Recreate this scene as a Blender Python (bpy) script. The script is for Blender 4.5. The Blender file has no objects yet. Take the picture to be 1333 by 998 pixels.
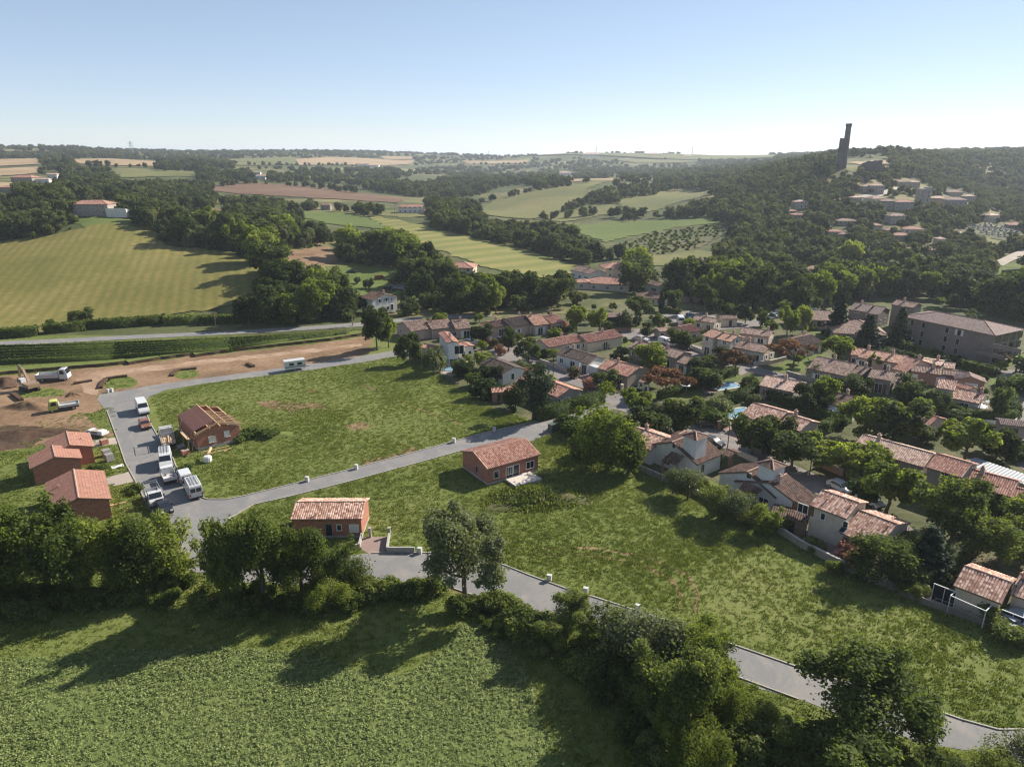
import bpy, bmesh, math, random
import numpy as np
from mathutils import Vector, Matrix
from mathutils.geometry import delaunay_2d_cdt

SC = bpy.context.scene
COL = SC.collection
rad = math.radians

# ------------------------------------------------------------------ camera
CAM_Z, PITCH, FPX, PW, PH = 50.0, rad(18.2), 924.0, 1333.0, 998.0
cam_d = bpy.data.cameras.new("camera")
cam_d.sensor_fit = 'HORIZONTAL'
cam_d.sensor_width = 36.0
cam_d.lens = 36.0 * FPX / PW
cam_d.clip_start = 1.0
cam_d.clip_end = 30000.0
cam = bpy.data.objects.new("camera", cam_d)
cam.location = (0, 0, CAM_Z)
cam.rotation_euler = (math.pi / 2 - PITCH, 0, 0)
COL.objects.link(cam)
SC.camera = cam

# ------------------------------------------------------------------ sky, sun, exposure
SUN_AZ, SUN_EL = rad(55.0), rad(34.0)          # azimuth clockwise from the view direction (+Y)
W = bpy.data.worlds.new("World")
SC.world = W
W.use_nodes = True
wn = W.node_tree
bg = wn.nodes["Background"]
sky = wn.nodes.new("ShaderNodeTexSky")
sky.sky_type = 'NISHITA'
sky.sun_disc = False
sky.sun_elevation = SUN_EL
sky.sun_rotation = SUN_AZ
sky.altitude = 200
sky.air_density = 0.7
sky.dust_density = 0.06
sky.ozone_density = 4.0
tint = wn.nodes.new("ShaderNodeMix")           # white balance of the picture
tint.data_type, tint.blend_type = 'RGBA', 'MULTIPLY'
tint.inputs[0].default_value = 1.0
tint.inputs[7].default_value = (1.035, 0.985, 0.99, 1)
wn.links.new(sky.outputs[0], tint.inputs[6])
hsv = wn.nodes.new("ShaderNodeHueSaturation")
hsv.inputs['Saturation'].default_value = 0.95
wn.links.new(tint.outputs[2], hsv.inputs['Color'])
gam = wn.nodes.new("ShaderNodeGamma")
gam.inputs['Gamma'].default_value = 0.63
wn.links.new(hsv.outputs[0], gam.inputs['Color'])
wn.links.new(gam.outputs[0], bg.inputs[0])
bg.inputs[1].default_value = 0.15
sun_d = bpy.data.lights.new("sun", 'SUN')
sun_d.energy = 5.0
sun_d.angle = rad(0.5)
sun_d.color = (1.0, 0.93, 0.82)
sun = bpy.data.objects.new("sun", sun_d)
sd = Vector((math.sin(SUN_AZ) * math.cos(SUN_EL), math.cos(SUN_AZ) * math.cos(SUN_EL), math.sin(SUN_EL)))
sun.rotation_euler = sd.to_track_quat('Z', 'Y').to_euler()
sun.location = (200, 200, 300)
COL.objects.link(sun)
SC.view_settings.view_transform = 'Standard'
SC.view_settings.look = 'None'
SC.view_settings.exposure = 0.88
SC.view_settings.gamma = 1.0
SC.cycles.use_denoising = True
SC.cycles.denoising_input_passes = 'RGB_ALBEDO_NORMAL'
SC.cycles.pixel_filter_type = 'BLACKMAN_HARRIS'
SC.cycles.filter_width = 1.2
SC.cycles.max_bounces = 5
SC.cycles.diffuse_bounces = 2
SC.cycles.glossy_bounces = 2
SC.cycles.transmission_bounces = 3
SC.cycles.volume_bounces = 1
SC.cycles.transparent_max_bounces = 6

# ------------------------------------------------------------------ survey: picture pixel <-> place
cp, sp_ = math.cos(PITCH), math.sin(PITCH)

def ray(px, py):
    u, v = (px - PW / 2) / FPX, (py - PH / 2) / FPX
    return u, cp - v * sp_, -(sp_ + v * cp)      # direction (x, forward, up)

def at_z(px, py, z):
    x, y, k = ray(px, py)
    t = (z - CAM_Z) / k
    return Vector((x * t, y * t, z))

def proj(x, y, z):
    """arrays of world points -> picture pixels"""
    dz = z - CAM_Z
    f = y * cp - dz * sp_
    d = -(y * sp_ + dz * cp)
    f = np.where(f < 1e-3, 1e-3, f)
    return PW / 2 + FPX * x / f, PH / 2 + FPX * d / f

def mpp(py):
    """pixels per metre across, on level ground at picture row py"""
    a = PITCH + math.atan((py - PH / 2) / FPX)
    return FPX * math.sin(a) / CAM_Z / math.cos(a - PITCH)

# ------------------------------------------------------------------ relief: (px, py, forward distance) survey points
SURVEY = [
    (0, 443, 200), (250, 432, 205), (470, 423, 208), (0, 400, 232), (0, 350, 280), (0, 312, 332), (150, 292, 345),
    (330, 360, 255), (200, 330, 300), (130, 278, 372), (60, 272, 390), (300, 300, 370), (220, 285, 400),
    (450, 300, 420), (420, 283, 520), (500, 286, 490), (620, 312, 400), (745, 350, 325), (690, 332, 360),
    (535, 274, 560), (560, 350, 300), (450, 350, 300), (480, 400, 240), (620, 400, 238), (740, 390, 250),
    (300, 250, 720), (400, 252, 740), (520, 262, 730), (600, 255, 850), (640, 270, 700), (700, 252, 760), (780, 236, 900),
    (850, 268, 620), (730, 282, 580), (900, 252, 740), (800, 305, 470), (930, 288, 500), (860, 335, 370), (930, 335, 375),
    (900, 375, 285), (1000, 378, 280), (1000, 340, 350), (1050, 290, 450), (1000, 262, 560), (1095, 219, 600), (1130, 224, 600),
    (1060, 235, 590), (1150, 265, 500), (1140, 250, 540), (1200, 300, 430), (1240, 275, 500), (1200, 345, 345), (1300, 340, 340), (1333, 325, 365),
    (1290, 305, 420), (1333, 300, 450), (1200, 388, 265), (1333, 395, 262), (1250, 250, 640), (1333, 265, 620), (1180, 240, 590), (1260, 238, 760),
    (1300, 215, 900), (1170, 201, 850), (1333, 206, 1000), (1200, 205, 950), (1333, 235, 800), (1100, 207, 1300), (1010, 207, 1500),
    (0, 242, 620), (60, 225, 860), (20, 216, 1020), (150, 212, 1080), (0, 200, 1500), (150, 198, 1800), (200, 225, 900), (350, 199, 2200), (440, 212, 1700),
    (60, 192, 1700), (110, 193, 2300), (250, 196, 2600), (420, 196.5, 2500), (520, 198.5, 2700), (600, 200, 2900), (750, 198, 2600), (900, 199.5, 2700), (1010, 200.5, 2500), (300, 212, 1400), (520, 208, 2300), (520, 235, 1150), (660, 201, 3500), (660, 232, 1300), (660, 218, 2000), (820, 201, 3200), (900, 218, 1800),
    (900, 238, 950), (800, 225, 1500), (960, 205, 2800), (980, 222, 1100), (0, 196, 3500), (400, 197, 4500), (666, 198, 6000), (900, 198, 6000),
    (1333, 197, 4000), (0, 195, 8000), (666, 196, 10000), (1333, 195.5, 9000),
]
_pts = []
for px_, py_, Y_ in SURVEY:
    x_, y_, k_ = ray(px_, py_ + (6.0 if Y_ > 3400 else 2.5 if Y_ > 1250 else 0.0))
    t_ = Y_ / y_
    _pts.append((x_ * t_, Y_, CAM_Z + k_ * t_))
for X_ in (-700, -400, -200, 0, 200, 400, 700):
    for Y_ in (-300, 0, 120, 200):
        _pts.append((X_, Y_, 0.0))
for X_, Y_, Z_ in ((-700, 350, 14), (-600, 600, 22), (600, 350, 0), (700, 600, 14), (1500, 1000, 35), (-1500, 900, 30), (-3500, 3000, 45), (3500, 3000, 42),
                   (-6000, 6000, 45), (6000, 6000, 45), (-6000, 200, 30), (6000, 200, 30), (-6000, 10500, 47), (6000, 10500, 47), (0, 10500, 46), (2500, 300, 12), (-2500, 300, 20)):
    _pts.append((X_, Y_, Z_))
_P = np.array(_pts)
_S = 400.0

def _warp(x, y):
    """compress distance so that near and far survey points weigh alike"""
    r = np.sqrt(x * x + y * y) + 1e-9
    q = np.log1p(r / _S) / r * 2.0
    return x * q, y * q

def _phi(d2):
    return d2 * np.log(d2 + 1e-12) * 0.5

_wx, _wy = _warp(_P[:, 0], _P[:, 1])
_n = len(_P)
_A = np.zeros((_n + 3, _n + 3))
_A[:_n, :_n] = _phi((_wx[:, None] - _wx[None]) ** 2 + (_wy[:, None] - _wy[None]) ** 2) + np.eye(_n) * 2e-4
_A[:_n, _n], _A[:_n, _n + 1], _A[:_n, _n + 2] = 1, _wx, _wy
_A[_n, :_n], _A[_n + 1, :_n], _A[_n + 2, :_n] = 1, _wx, _wy
_c = np.linalg.solve(_A, np.concatenate([_P[:, 2], np.zeros(3)]))

def HT(x, y):
    """ground height, arrays"""
    x = np.atleast_1d(np.asarray(x, float)); y = np.atleast_1d(np.asarray(y, float))
    out = np.empty_like(x)
    for i in range(0, len(x), 20000):
        a, b = _warp(x[i:i + 20000], y[i:i + 20000])
        out[i:i + 20000] = _phi((a[:, None] - _wx) ** 2 + (b[:, None] - _wy) ** 2) @ _c[:_n] + _c[_n] + _c[_n + 1] * a + _c[_n + 2] * b
    s = np.clip((y - 198.0) / 50.0, 0, 1)
    s = s * s * (3 - 2 * s)
    return np.clip(out, -9, 58) * s

def h1(x, y):
    return float(HT([x], [y])[0])

_T = 40.0 * 1.012 ** np.arange(480)

def G(px, py):
    """the ground point seen at a picture pixel"""
    x, y, k = ray(px, py)
    p = at_z(px, py, 0.0) if k < -1e-4 else None
    if p is not None and p.y < 200:
        return p
    ys = y * _T
    d = CAM_Z + k * _T - HT(x * _T, ys)
    idx = np.where(d < 0)[0]
    i = int(idx[0]) if len(idx) else len(_T) - 1
    lo, hi = _T[max(i - 1, 0)], _T[i]
    for _ in range(12):
        m = (lo + hi) / 2
        if CAM_Z + k * m - h1(x * m, y * m) < 0: hi = m
        else: lo = m
    return Vector((x * hi, y * hi, h1(x * hi, y * hi)))

def inpoly(px, py, poly):
    px = np.asarray(px, float); py = np.asarray(py, float)
    r = np.zeros(px.shape, bool)
    n = len(poly)
    for i in range(n):
        x1, y1 = poly[i]; x2, y2 = poly[(i + 1) % n]
        c = ((y1 > py) != (y2 > py))
        with np.errstate(divide='ignore', invalid='ignore'):
            xi = (x2 - x1) * (py - y1) / (y2 - y1 + 1e-12) + x1
        r ^= c & (px < xi)
    return r

# ------------------------------------------------------------------ objects and tags
def tag(o, label=None, cat=None, group=None, kind=None):
    if label: o['label'] = label
    if cat: o['category'] = cat
    if group: o['group'] = group
    if kind: o['kind'] = kind
    return o

def empty(name, loc, rz=0.0):
    o = bpy.data.objects.new(name, None)
    o.empty_display_size = 0.5
    o.location = loc
    o.rotation_euler = (0, 0, rz)
    COL.objects.link(o)
    return o

def link(name, me, parent=None, loc=None, rot=None, scale=None):
    o = bpy.data.objects.new(name, me)
    if loc is not None: o.location = loc
    if rot is not None: o.rotation_euler = rot
    if scale is not None: o.scale = scale
    o.parent = parent
    COL.objects.link(o)
    return o

class MB:
    """collects polygons, then becomes one mesh"""
    def __init__(s):
        s.v, s.f, s.m, s.uv = [], [], [], []
    def poly(s, pts, m=0, uv=None):
        b = len(s.v)
        s.v += [tuple(p) for p in pts]
        s.f.append(tuple(range(b, b + len(pts))))
        s.m.append(m)
        s.uv.append(uv)
    def box(s, x0, x1, y0, y1, z0, z1, m=0):
        b = len(s.v)
        s.v += [(x0, y0, z0), (x1, y0, z0), (x1, y1, z0), (x0, y1, z0), (x0, y0, z1), (x1, y0, z1), (x1, y1, z1), (x0, y1, z1)]
        for q in ((3, 2, 1, 0), (4, 5, 6, 7), (0, 1, 5, 4), (1, 2, 6, 5), (2, 3, 7, 6), (3, 0, 4, 7)):
            s.f.append(tuple(b + i for i in q)); s.m.append(m); s.uv.append(None)
    def bar(s, p, q, w, h=None, m=0):
        """square bar between two points"""
        p, q = Vector(p), Vector(q)
        h = h or w
        d = (q - p).normalized()
        a = d.cross(Vector((0, 0, 1)))
        if a.length < 1e-3: a = Vector((1, 0, 0))
        a.normalize()
        c = a.cross(d)
        a *= w / 2; c *= h / 2
        b = len(s.v)
        for e in (p, q):
            s.v += [tuple(e - a - c), tuple(e + a - c), tuple(e + a + c), tuple(e - a + c)]
        for t in ((0, 1, 2, 3), (7, 6, 5, 4), (0, 4, 5, 1), (1, 5, 6, 2), (2, 6, 7, 3), (3, 7, 4, 0)):
            s.f.append(tuple(b + i for i in t)); s.m.append(m); s.uv.append(None)
    def tube(s, pts, rads, n=6, m=0, cap=True):
        b = len(s.v)
        for i, p in enumerate(pts):
            p = Vector(p)
            d = (Vector(pts[min(i + 1, len(pts) - 1)]) - Vector(pts[max(i - 1, 0)])).normalized()
            a = d.cross(Vector((0.3, 0.9, 0.2))).normalized()
            c = d.cross(a)
            for k in range(n):
                t = 2 * math.pi * k / n
                s.v.append(tuple(p + (a * math.cos(t) + c * math.sin(t)) * rads[i]))
        for i in range(len(pts) - 1):
            for k in range(n):
                s.f.append((b + i * n + k, b + i * n + (k + 1) % n, b + (i + 1) * n + (k + 1) % n, b + (i + 1) * n + k)); s.m.append(m); s.uv.append(None)
        if cap:
            s.f.append(tuple(b + n - 1 - k for k in range(n))); s.m.append(m); s.uv.append(None)
            e = b + (len(pts) - 1) * n
            s.f.append(tuple(e + k for k in range(n))); s.m.append(m); s.uv.append(None)
    def mesh(s, name, mats, smooth=False):
        me = bpy.data.meshes.new(name)
        me.from_pydata(s.v, [], s.f)
        for m_ in (mats if isinstance(mats, (list, tuple)) else [mats]):
            me.materials.append(m_)
        me.polygons.foreach_set('material_index', s.m)
        if any(u is not None for u in s.uv):
            l = me.uv_layers.new(name='UVMap')
            fl = []
            for f, u in zip(s.f, s.uv):
                if u is None: fl += [0.0, 0.0] * len(f)
                else:
                    for a in u: fl += [a[0], a[1]]
            l.data.foreach_set('uv', fl)
        if smooth: me.polygons.foreach_set('use_smooth', [True] * len(s.f))
        me.update()
        return me
    def build(s, name, mats, parent=None, smooth=False):
        return link(name, s.mesh(name, mats, smooth), parent)

# ------------------------------------------------------------------ materials
def new_mat(name):
    m = bpy.data.materials.new(name)
    m.use_nodes = True
    nt = m.node_tree
    return m, nt, nt.nodes['Principled BSDF']

def nd(nt, t, **kw):
    n = nt.nodes.new(t)
    for k, v in kw.items(): setattr(n, k, v)
    return n

def ramp(nt, fac, stops):
    r = nd(nt, 'ShaderNodeValToRGB')
    e = r.color_ramp.elements
    while len(e) < len(stops): e.new(0.5)
    for i, (p, c) in enumerate(stops):
        e[i].position = p
        e[i].color = (*c, 1) if len(c) == 3 else c
    nt.links.new(fac, r.inputs[0])
    return r.outputs[0]

def noise(nt, vec, scale, detail=4, rough=0.6, dist=0.0):
    n = nd(nt, 'ShaderNodeTexNoise')
    n.inputs['Scale'].default_value = scale
    n.inputs['Detail'].default_value = detail
    n.inputs['Roughness'].default_value = rough
    n.inputs['Distortion'].default_value = dist
    if vec is not None: nt.links.new(vec, n.inputs['Vector'])
    return n.outputs[0]

def mix(nt, a, b, fac, mode='MIX'):
    n = nd(nt, 'ShaderNodeMix', data_type='RGBA', blend_type=mode)
    n.clamp_factor = True
    for i, v in ((0, fac), (6, a), (7, b)):
        if isinstance(v, (int, float)): n.inputs[i].default_value = v
        elif isinstance(v, tuple): n.inputs[i].default_value = (*v, 1)
        else: nt.links.new(v, n.inputs[i])
    return n.outputs[2]

def math_(nt, op, a, b=None, c=None):
    n = nd(nt, 'ShaderNodeMath', operation=op)
    for i, v in enumerate((a, b, c)):
        if v is None: continue
        if isinstance(v, (int, float)): n.inputs[i].default_value = v
        else: nt.links.new(v, n.inputs[i])
    return n.outputs[0]

def bump(nt, bs, h, strength=0.3, dist=0.1):
    b = nd(nt, 'ShaderNodeBump')
    b.inputs['Strength'].default_value = strength
    b.inputs['Distance'].default_value = dist
    nt.links.new(h, b.inputs['Height'])
    nt.links.new(b.outputs[0], bs.inputs['Normal'])

def world_pos(nt):
    return nd(nt, 'ShaderNodeNewGeometry').outputs['Position']

def mapping(nt, vec, scale=(1, 1, 1), rot=(0, 0, 0)):
    m = nd(nt, 'ShaderNodeMapping')
    m.inputs['Scale'].default_value = scale
    m.inputs['Rotation'].default_value = rot
    nt.links.new(vec, m.inputs['Vector'])
    return m.outputs[0]

def plain(name, col, rough=0.7, metal=0.0, spec=0.4, var=0.12, scale=1.5):
    """one paint or cloth colour with light wear"""
    m, nt, bs = new_mat(name)
    o = nd(nt, 'ShaderNodeTexCoord').outputs['Object']
    f = noise(nt, o, scale, 5, 0.65)
    c = ramp(nt, f, [(0.3, tuple(x * (1 - var) for x in col)), (0.7, tuple(min(1, x * (1 + var)) for x in col))])
    nt.links.new(c, bs.inputs['Base Color'])
    bs.inputs['Roughness'].default_value = rough
    bs.inputs['Metallic'].default_value = metal
    bs.inputs['Specular IOR Level'].default_value = spec
    return m

def soil(name, cols, s1=0.05, s2=0.8, b=0.4, fleck=None, stripes=None):
    """ground cover: broad patches + fine grain, cols = three tones (dark, mid, pale)"""
    m, nt, bs = new_mat(name)
    p = world_pos(nt)
    big = noise(nt, p, s1, 4, 0.6, 0.6)
    fine = noise(nt, p, s2, 6, 0.7)
    f = math_(nt, 'ADD', math_(nt, 'MULTIPLY', big, 0.55), math_(nt, 'MULTIPLY', fine, 0.45))
    c = ramp(nt, f, [(0.36, cols[0]), (0.5, cols[1]), (0.64, cols[2])])
    if stripes:
        ang, sc, col, amt = stripes
        q = mapping(nt, p, (1, 1, 1), (0, 0, ang))
        w = nd(nt, 'ShaderNodeTexWave', wave_type='BANDS', bands_direction='X')
        w.inputs['Scale'].default_value = sc
        w.inputs['Distortion'].default_value = 1.2
        w.inputs['Detail'].default_value = 3
        w.inputs['Detail Scale'].default_value = 1.5
        nt.links.new(q, w.inputs['Vector'])
        c = mix(nt, c, col, math_(nt, 'MULTIPLY', w.outputs[1], amt))
    if fleck:
        col, sc, lo, hi = fleck
        k = ramp(nt, noise(nt, p, sc, 5, 0.7, 0.8), [(lo, (0, 0, 0)), (hi, (1, 1, 1))])
        c = mix(nt, c, col, k)
    nt.links.new(c, bs.inputs['Base Color'])
    bs.inputs['Roughness'].default_value = 0.95
    bs.inputs['Specular IOR Level'].default_value = 0.15
    bump(nt, bs, fine, b, 0.25)
    return m
# ------------------------------------------------------------------ ground, fields, roads
M_WILD = soil('wild_ground', ((0.040, 0.054, 0.018), (0.068, 0.080, 0.028), (0.11, 0.11, 0.045)), 0.03, 0.6, fleck=((0.19, 0.165, 0.075), 0.0055, .50, .60))
M_MEADOW = soil('meadow_grass', ((0.082, 0.105, 0.024), (0.120, 0.144, 0.035), (0.165, 0.172, 0.054)), 0.045, 0.9, 0.6, fleck=((0.16, 0.135, 0.060), 0.16, 0.66, 0.80))
M_CROP = soil('crop_ground', ((0.084, 0.110, 0.030), (0.118, 0.148, 0.044), (0.150, 0.172, 0.058)), 0.05, 1.2, 0.6)
M_LAWN = soil('garden_lawn', ((0.060, 0.090, 0.020), (0.095, 0.125, 0.030), (0.14, 0.15, 0.045)), 0.09, 1.1, 0.4)
M_YARD = soil('garden_soil', ((0.050, 0.062, 0.024), (0.090, 0.095, 0.042), (0.16, 0.135, 0.085)), 0.12, 0.8, 0.4)
M_DIRT = soil('bare_earth', ((0.115, 0.073, 0.042), (0.205, 0.130, 0.076), (0.295, 0.20, 0.125)), 0.07, 0.9, 0.5)
M_TRACK = soil('pale_track', ((0.21, 0.135, 0.082), (0.30, 0.20, 0.13), (0.40, 0.295, 0.21)), 0.15, 1.2, 0.4)
M_DARKSOIL = soil('dark_soil', ((0.050, 0.032, 0.022), (0.085, 0.052, 0.034), (0.13, 0.085, 0.055)), 0.1, 1.0, 0.7)
M_HAYFIELD = soil('dry_field', ((0.113, 0.108, 0.028), (0.175, 0.150, 0.042), (0.255, 0.20, 0.078)), 0.02, 0.5, 0.4, stripes=(rad(-20), 0.085, (0.085, 0.10, 0.022), 0.42))
M_STRIPE = soil('striped_field', ((0.15, 0.145, 0.045), (0.20, 0.185, 0.06), (0.26, 0.22, 0.085)), 0.01, 0.3, 0.3, stripes=(rad(38), 0.022, (0.11, 0.135, 0.035), 0.7))
M_GREEN = soil('green_field', ((0.075, 0.105, 0.024), (0.098, 0.128, 0.031), (0.125, 0.15, 0.040)), 0.02, 0.4, 0.3)
M_PLOW = soil('ploughed_field', ((0.11, 0.066, 0.042), (0.145, 0.088, 0.058), (0.18, 0.115, 0.075)), 0.02, 0.3, 0.3)
M_PASTURE = soil('pasture', ((0.090, 0.100, 0.032), (0.130, 0.132, 0.047), (0.185, 0.165, 0.070)), 0.012, 0.25, 0.3)
M_STUBBLE = soil('stubble_field', ((0.23, 0.165, 0.09), (0.30, 0.215, 0.125), (0.38, 0.28, 0.17)), 0.01, 0.2, 0.2)
M_SCRUB = soil('scrub_slope', ((0.060, 0.075, 0.026), (0.092, 0.098, 0.040), (0.15, 0.115, 0.065)), 0.03, 0.4, 0.5)

def asphalt(name, c0, c1, pale):
    m, nt, bs = new_mat(name)
    p = world_pos(nt)
    f = noise(nt, p, 6.0, 6, 0.75)
    c = ramp(nt, f, [(0.3, c0), (0.7, c1)])
    k = ramp(nt, noise(nt, p, 0.22, 5, 0.7, 1.0), [(0.46, (0, 0, 0)), (0.72, (0.85, 0.85, 0.85))])
    c = mix(nt, c, pale, k)
    c = mix(nt, c, tuple(x * .55 for x in c0), ramp(nt, noise(nt, p, 0.6, 6, 0.8, 1.6), [(0.60, (0, 0, 0)), (0.68, (.55, .55, .55))]))
    nt.links.new(c, bs.inputs['Base Color'])
    bs.inputs['Roughness'].default_value = 0.88
    bs.inputs['Specular IOR Level'].default_value = 0.25
    bump(nt, bs, f, 0.25, 0.03)
    return m
M_ROAD = asphalt('asphalt', (0.15, 0.148, 0.145), (0.205, 0.20, 0.195), (0.26, 0.235, 0.205))
M_STREET = asphalt('estate_asphalt', (0.14, 0.125, 0.12), (0.20, 0.18, 0.17), (0.27, 0.23, 0.20))
M_PAVE = asphalt('pale_paving', (0.28, 0.24, 0.20), (0.38, 0.32, 0.27), (0.44, 0.36, 0.29))
M_PINKPAVE = asphalt('pink_paving', (0.21, 0.145, 0.125), (0.28, 0.20, 0.175), (0.33, 0.25, 0.21))
M_KERB = plain('kerb_concrete', (0.34, 0.31, 0.27), 0.9, var=0.2, scale=0.8)

# one terrain sheet
def grid_axis(step, n, grow):
    a = [0.0]
    s = step
    while len(a) < n:
        a.append(a[-1] + s)
        if a[-1] > 650: s *= grow
    return a
gx = grid_axis(9.0, 128, 1.085)
gx = np.array([-v for v in gx[:0:-1]] + gx)
gx = gx[(gx > -6100) & (gx < 6100)]
gy = np.array([-300, -200, -100, -40] + grid_axis(9.0, 128, 1.06))
gy = gy[gy < 10000]
XX, YY = np.meshgrid(gx, gy)
ZZ = HT(XX.ravel(), YY.ravel())
me = bpy.data.meshes.new('ground')
nx, ny = len(gx), len(gy)
idx = np.arange(nx * ny).reshape(ny, nx)
fq = np.stack([idx[:-1, :-1], idx[:-1, 1:], idx[1:, 1:], idx[1:, :-1]], -1).reshape(-1, 4)
me.from_pydata(np.stack([XX.ravel(), YY.ravel(), ZZ], -1).tolist(), [], fq.tolist())
me.materials.append(M_WILD)
me.polygons.foreach_set('use_smooth', [True] * len(fq))
ground = tag(link('ground', me), 'rolling green ground under the whole valley', kind='structure')

def gridz(x, y):
    """height of the terrain sheet itself (bilinear), so that draped sheets follow it"""
    x = np.asarray(x, float); y = np.asarray(y, float)
    i = np.clip(np.searchsorted(gx, x) - 1, 0, nx - 2); j = np.clip(np.searchsorted(gy, y) - 1, 0, ny - 2)
    u = (x - gx[i]) / (gx[i + 1] - gx[i]); v = (y - gy[j]) / (gy[j + 1] - gy[j])
    Z = ZZ.reshape(ny, nx)
    return (Z[j, i] * (1 - u) * (1 - v) + Z[j, i + 1] * u * (1 - v) + Z[j + 1, i] * (1 - u) * v + Z[j + 1, i + 1] * u * v)

def densify(poly, k):
    o = []
    for a, b in zip(poly, poly[1:] + poly[:1]):
        n = max(1, int(math.hypot(b[0] - a[0], b[1] - a[1]) / k))
        o += [(a[0] + (b[0] - a[0]) * i / n, a[1] + (b[1] - a[1]) * i / n) for i in range(n)]
    return o

def ragged(poly, amp, k):
    """an edge as grass and soil have it: finely cut and uneven"""
    q = densify(poly, k)
    o = []
    for i, (x, y) in enumerate(q):
        a, b = q[i - 1], q[(i + 1) % len(q)]
        tx, ty = b[0] - a[0], b[1] - a[1]
        l = math.hypot(tx, ty) + 1e-9
        n = amp * (math.sin(x * 1.3 + y * .7) * .5 + math.sin(x * 2.9 - y * 2.1 + 1.3) * .45 + math.sin(x * 6.1 + y * 5.3) * .35 + math.sin(x * .35 + y * .5) * .7)
        o.append((x - ty / l * n, y + tx / l * n))
    return o

def drape_world(name, poly, m, off, label, kind='structure', step=None, rough=0.0):
    poly = [(p[0], p[1]) for p in poly]
    if rough: poly = ragged(poly, rough, rough * 1.6)
    ys = [p[1] for p in poly]; xs = [p[0] for p in poly]
    flat = max(ys) < 197
    if not flat:
        step = step or max(6.0, (min(ys) + max(ys)) / 2 * 0.02)
        poly = densify(poly, step)
    pts = list(poly)
    if not flat:
        ax = np.arange(min(xs), max(xs), step); ay = np.arange(min(ys), max(ys), step)
        A, B = np.meshgrid(ax, ay)
        k = inpoly(A.ravel(), B.ravel(), poly)
        pts += list(zip(A.ravel()[k], B.ravel()[k]))
    v, e, f, *_ = delaunay_2d_cdt([Vector(p) for p in pts], [], [list(range(len(poly)))], 1, 1e-4)
    va = np.array([(p.x, p.y) for p in v])
    z = gridz(va[:, 0], va[:, 1]) + off
    me = bpy.data.meshes.new(name)
    me.from_pydata([(a[0], a[1], c) for a, c in zip(va, z)], [], f)
    bmm = bmesh.new(); bmm.from_mesh(me)
    for fc in bmm.faces:
        if fc.normal.z < 0: fc.normal_flip()
    bmm.to_mesh(me); bmm.free()
    me.materials.append(m)
    me.polygons.foreach_set('use_smooth', [True] * len(me.polygons))
    return tag(link(name, me), label, kind=kind)

def GW(poly):
    return [tuple(G(*p)[:2]) for p in poly]

SMOOTH = ('road', 'street', 'lane', 'driveway', 'paving', 'square')
def drape(name, poly, m, off, label):
    return drape_world(name, GW(poly), m, off, label, rough=0.0 if any(k in name for k in SMOOTH) else 0.55)

OPEN = []       # picture outlines of open land: no woodland tree may stand in or before them
def field(name, poly, m, label, off=None, dense=False):
    if dense: poly = densify(poly, 12)
    w = GW(poly)
    d = sum(p[1] for p in w) / len(w)
    OPEN.append(poly)
    return drape_world(name, w, m, off if off is not None else 0.25 + max(0, d - 300) * 0.0009, label, rough=min(4.0, d * .004) if d < 900 and 'road' not in name and 'lane' not in name else 0.0)

HAY = [(-30, 318), (60, 307), (110, 297), (140, 290), (200, 300), (215, 320), (300, 328), (348, 355), (335, 378), (290, 402), (200, 413), (100, 427), (60, 434), (-30, 440)]
field('dry_field', HAY, M_HAYFIELD, 'large dry mown field sloping below the hill house', dense=True)
field('striped_field', [(476, 281), (520, 287), (600, 306), (690, 327), (748, 345), (745, 356), (700, 362), (640, 350), (590, 334), (540, 312), (500, 297)], M_STRIPE, 'long striped yellow field in the valley')
field('green_field', [(375, 274), (450, 277), (490, 288), (505, 299), (440, 294), (395, 284)], M_GREEN, 'bright green field beside the striped one')
field('ploughed_field', [(255, 246), (290, 240), (330, 238), (400, 243), (525, 259), (520, 265), (440, 260), (380, 257), (300, 252)], M_PLOW, 'bare ploughed field across the valley')
field('pasture', [(618, 274), (640, 262), (700, 249), (760, 240), (800, 230), (806, 236), (760, 248), (772, 262), (735, 275), (690, 286), (640, 282)], M_PASTURE, 'pale pasture climbing the far side of the valley')
field('pasture', [(800, 262), (860, 250), (935, 248), (925, 254), (890, 262), (845, 277), (812, 272)], M_PASTURE, 'pale pasture between two tree lines beyond the barn')
field('pasture', [(700, 283), (745, 272), (800, 265), (812, 275), (780, 281), (730, 290)], M_PASTURE, 'small pasture patch above the line of dark trees')
field('pasture', [(718, 296), (800, 289), (930, 283), (945, 289), (880, 297), (820, 308), (790, 316), (760, 306)], M_GREEN, 'green pasture striped by long tree shadows')
field('scrub_slope', [(795, 322), (850, 302), (940, 291), (958, 296), (905, 325), (860, 333)], M_SCRUB, 'scrubby slope planted with rows of shrubs')
field('pasture', [(826, 338), (880, 322), (938, 330), (928, 343), (850, 346)], M_PASTURE, 'small pale field at the foot of the scrub slope')
field('stubble_field', [(-20, 208), (50, 207), (57, 214), (-20, 218)], M_STUBBLE, 'far stubble field high on the hill')
field('stubble_field', [(85, 208), (145, 207), (205, 211), (200, 217), (140, 216), (105, 214)], M_STUBBLE, 'long far stubble strip under the pylon')
field('stubble_field', [(-20, 221), (57, 217), (52, 226), (-20, 231)], M_STUBBLE, 'second far stubble field between dark copses')
field('stubble_field', [(-20, 238), (26, 238), (16, 249), (-20, 252)], M_STUBBLE, 'stubble field behind the knoll wood')
field('stubble_field', [(384, 208), (430, 205), (480, 207), (540, 209), (535, 214), (470, 216), (390, 216)], M_STUBBLE, 'broad far stubble field in front of the farm sheds')
field('pasture', [(295, 208), (384, 205), (386, 215), (310, 216)], M_PASTURE, 'far green pasture beside the broad stubble field')
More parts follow.
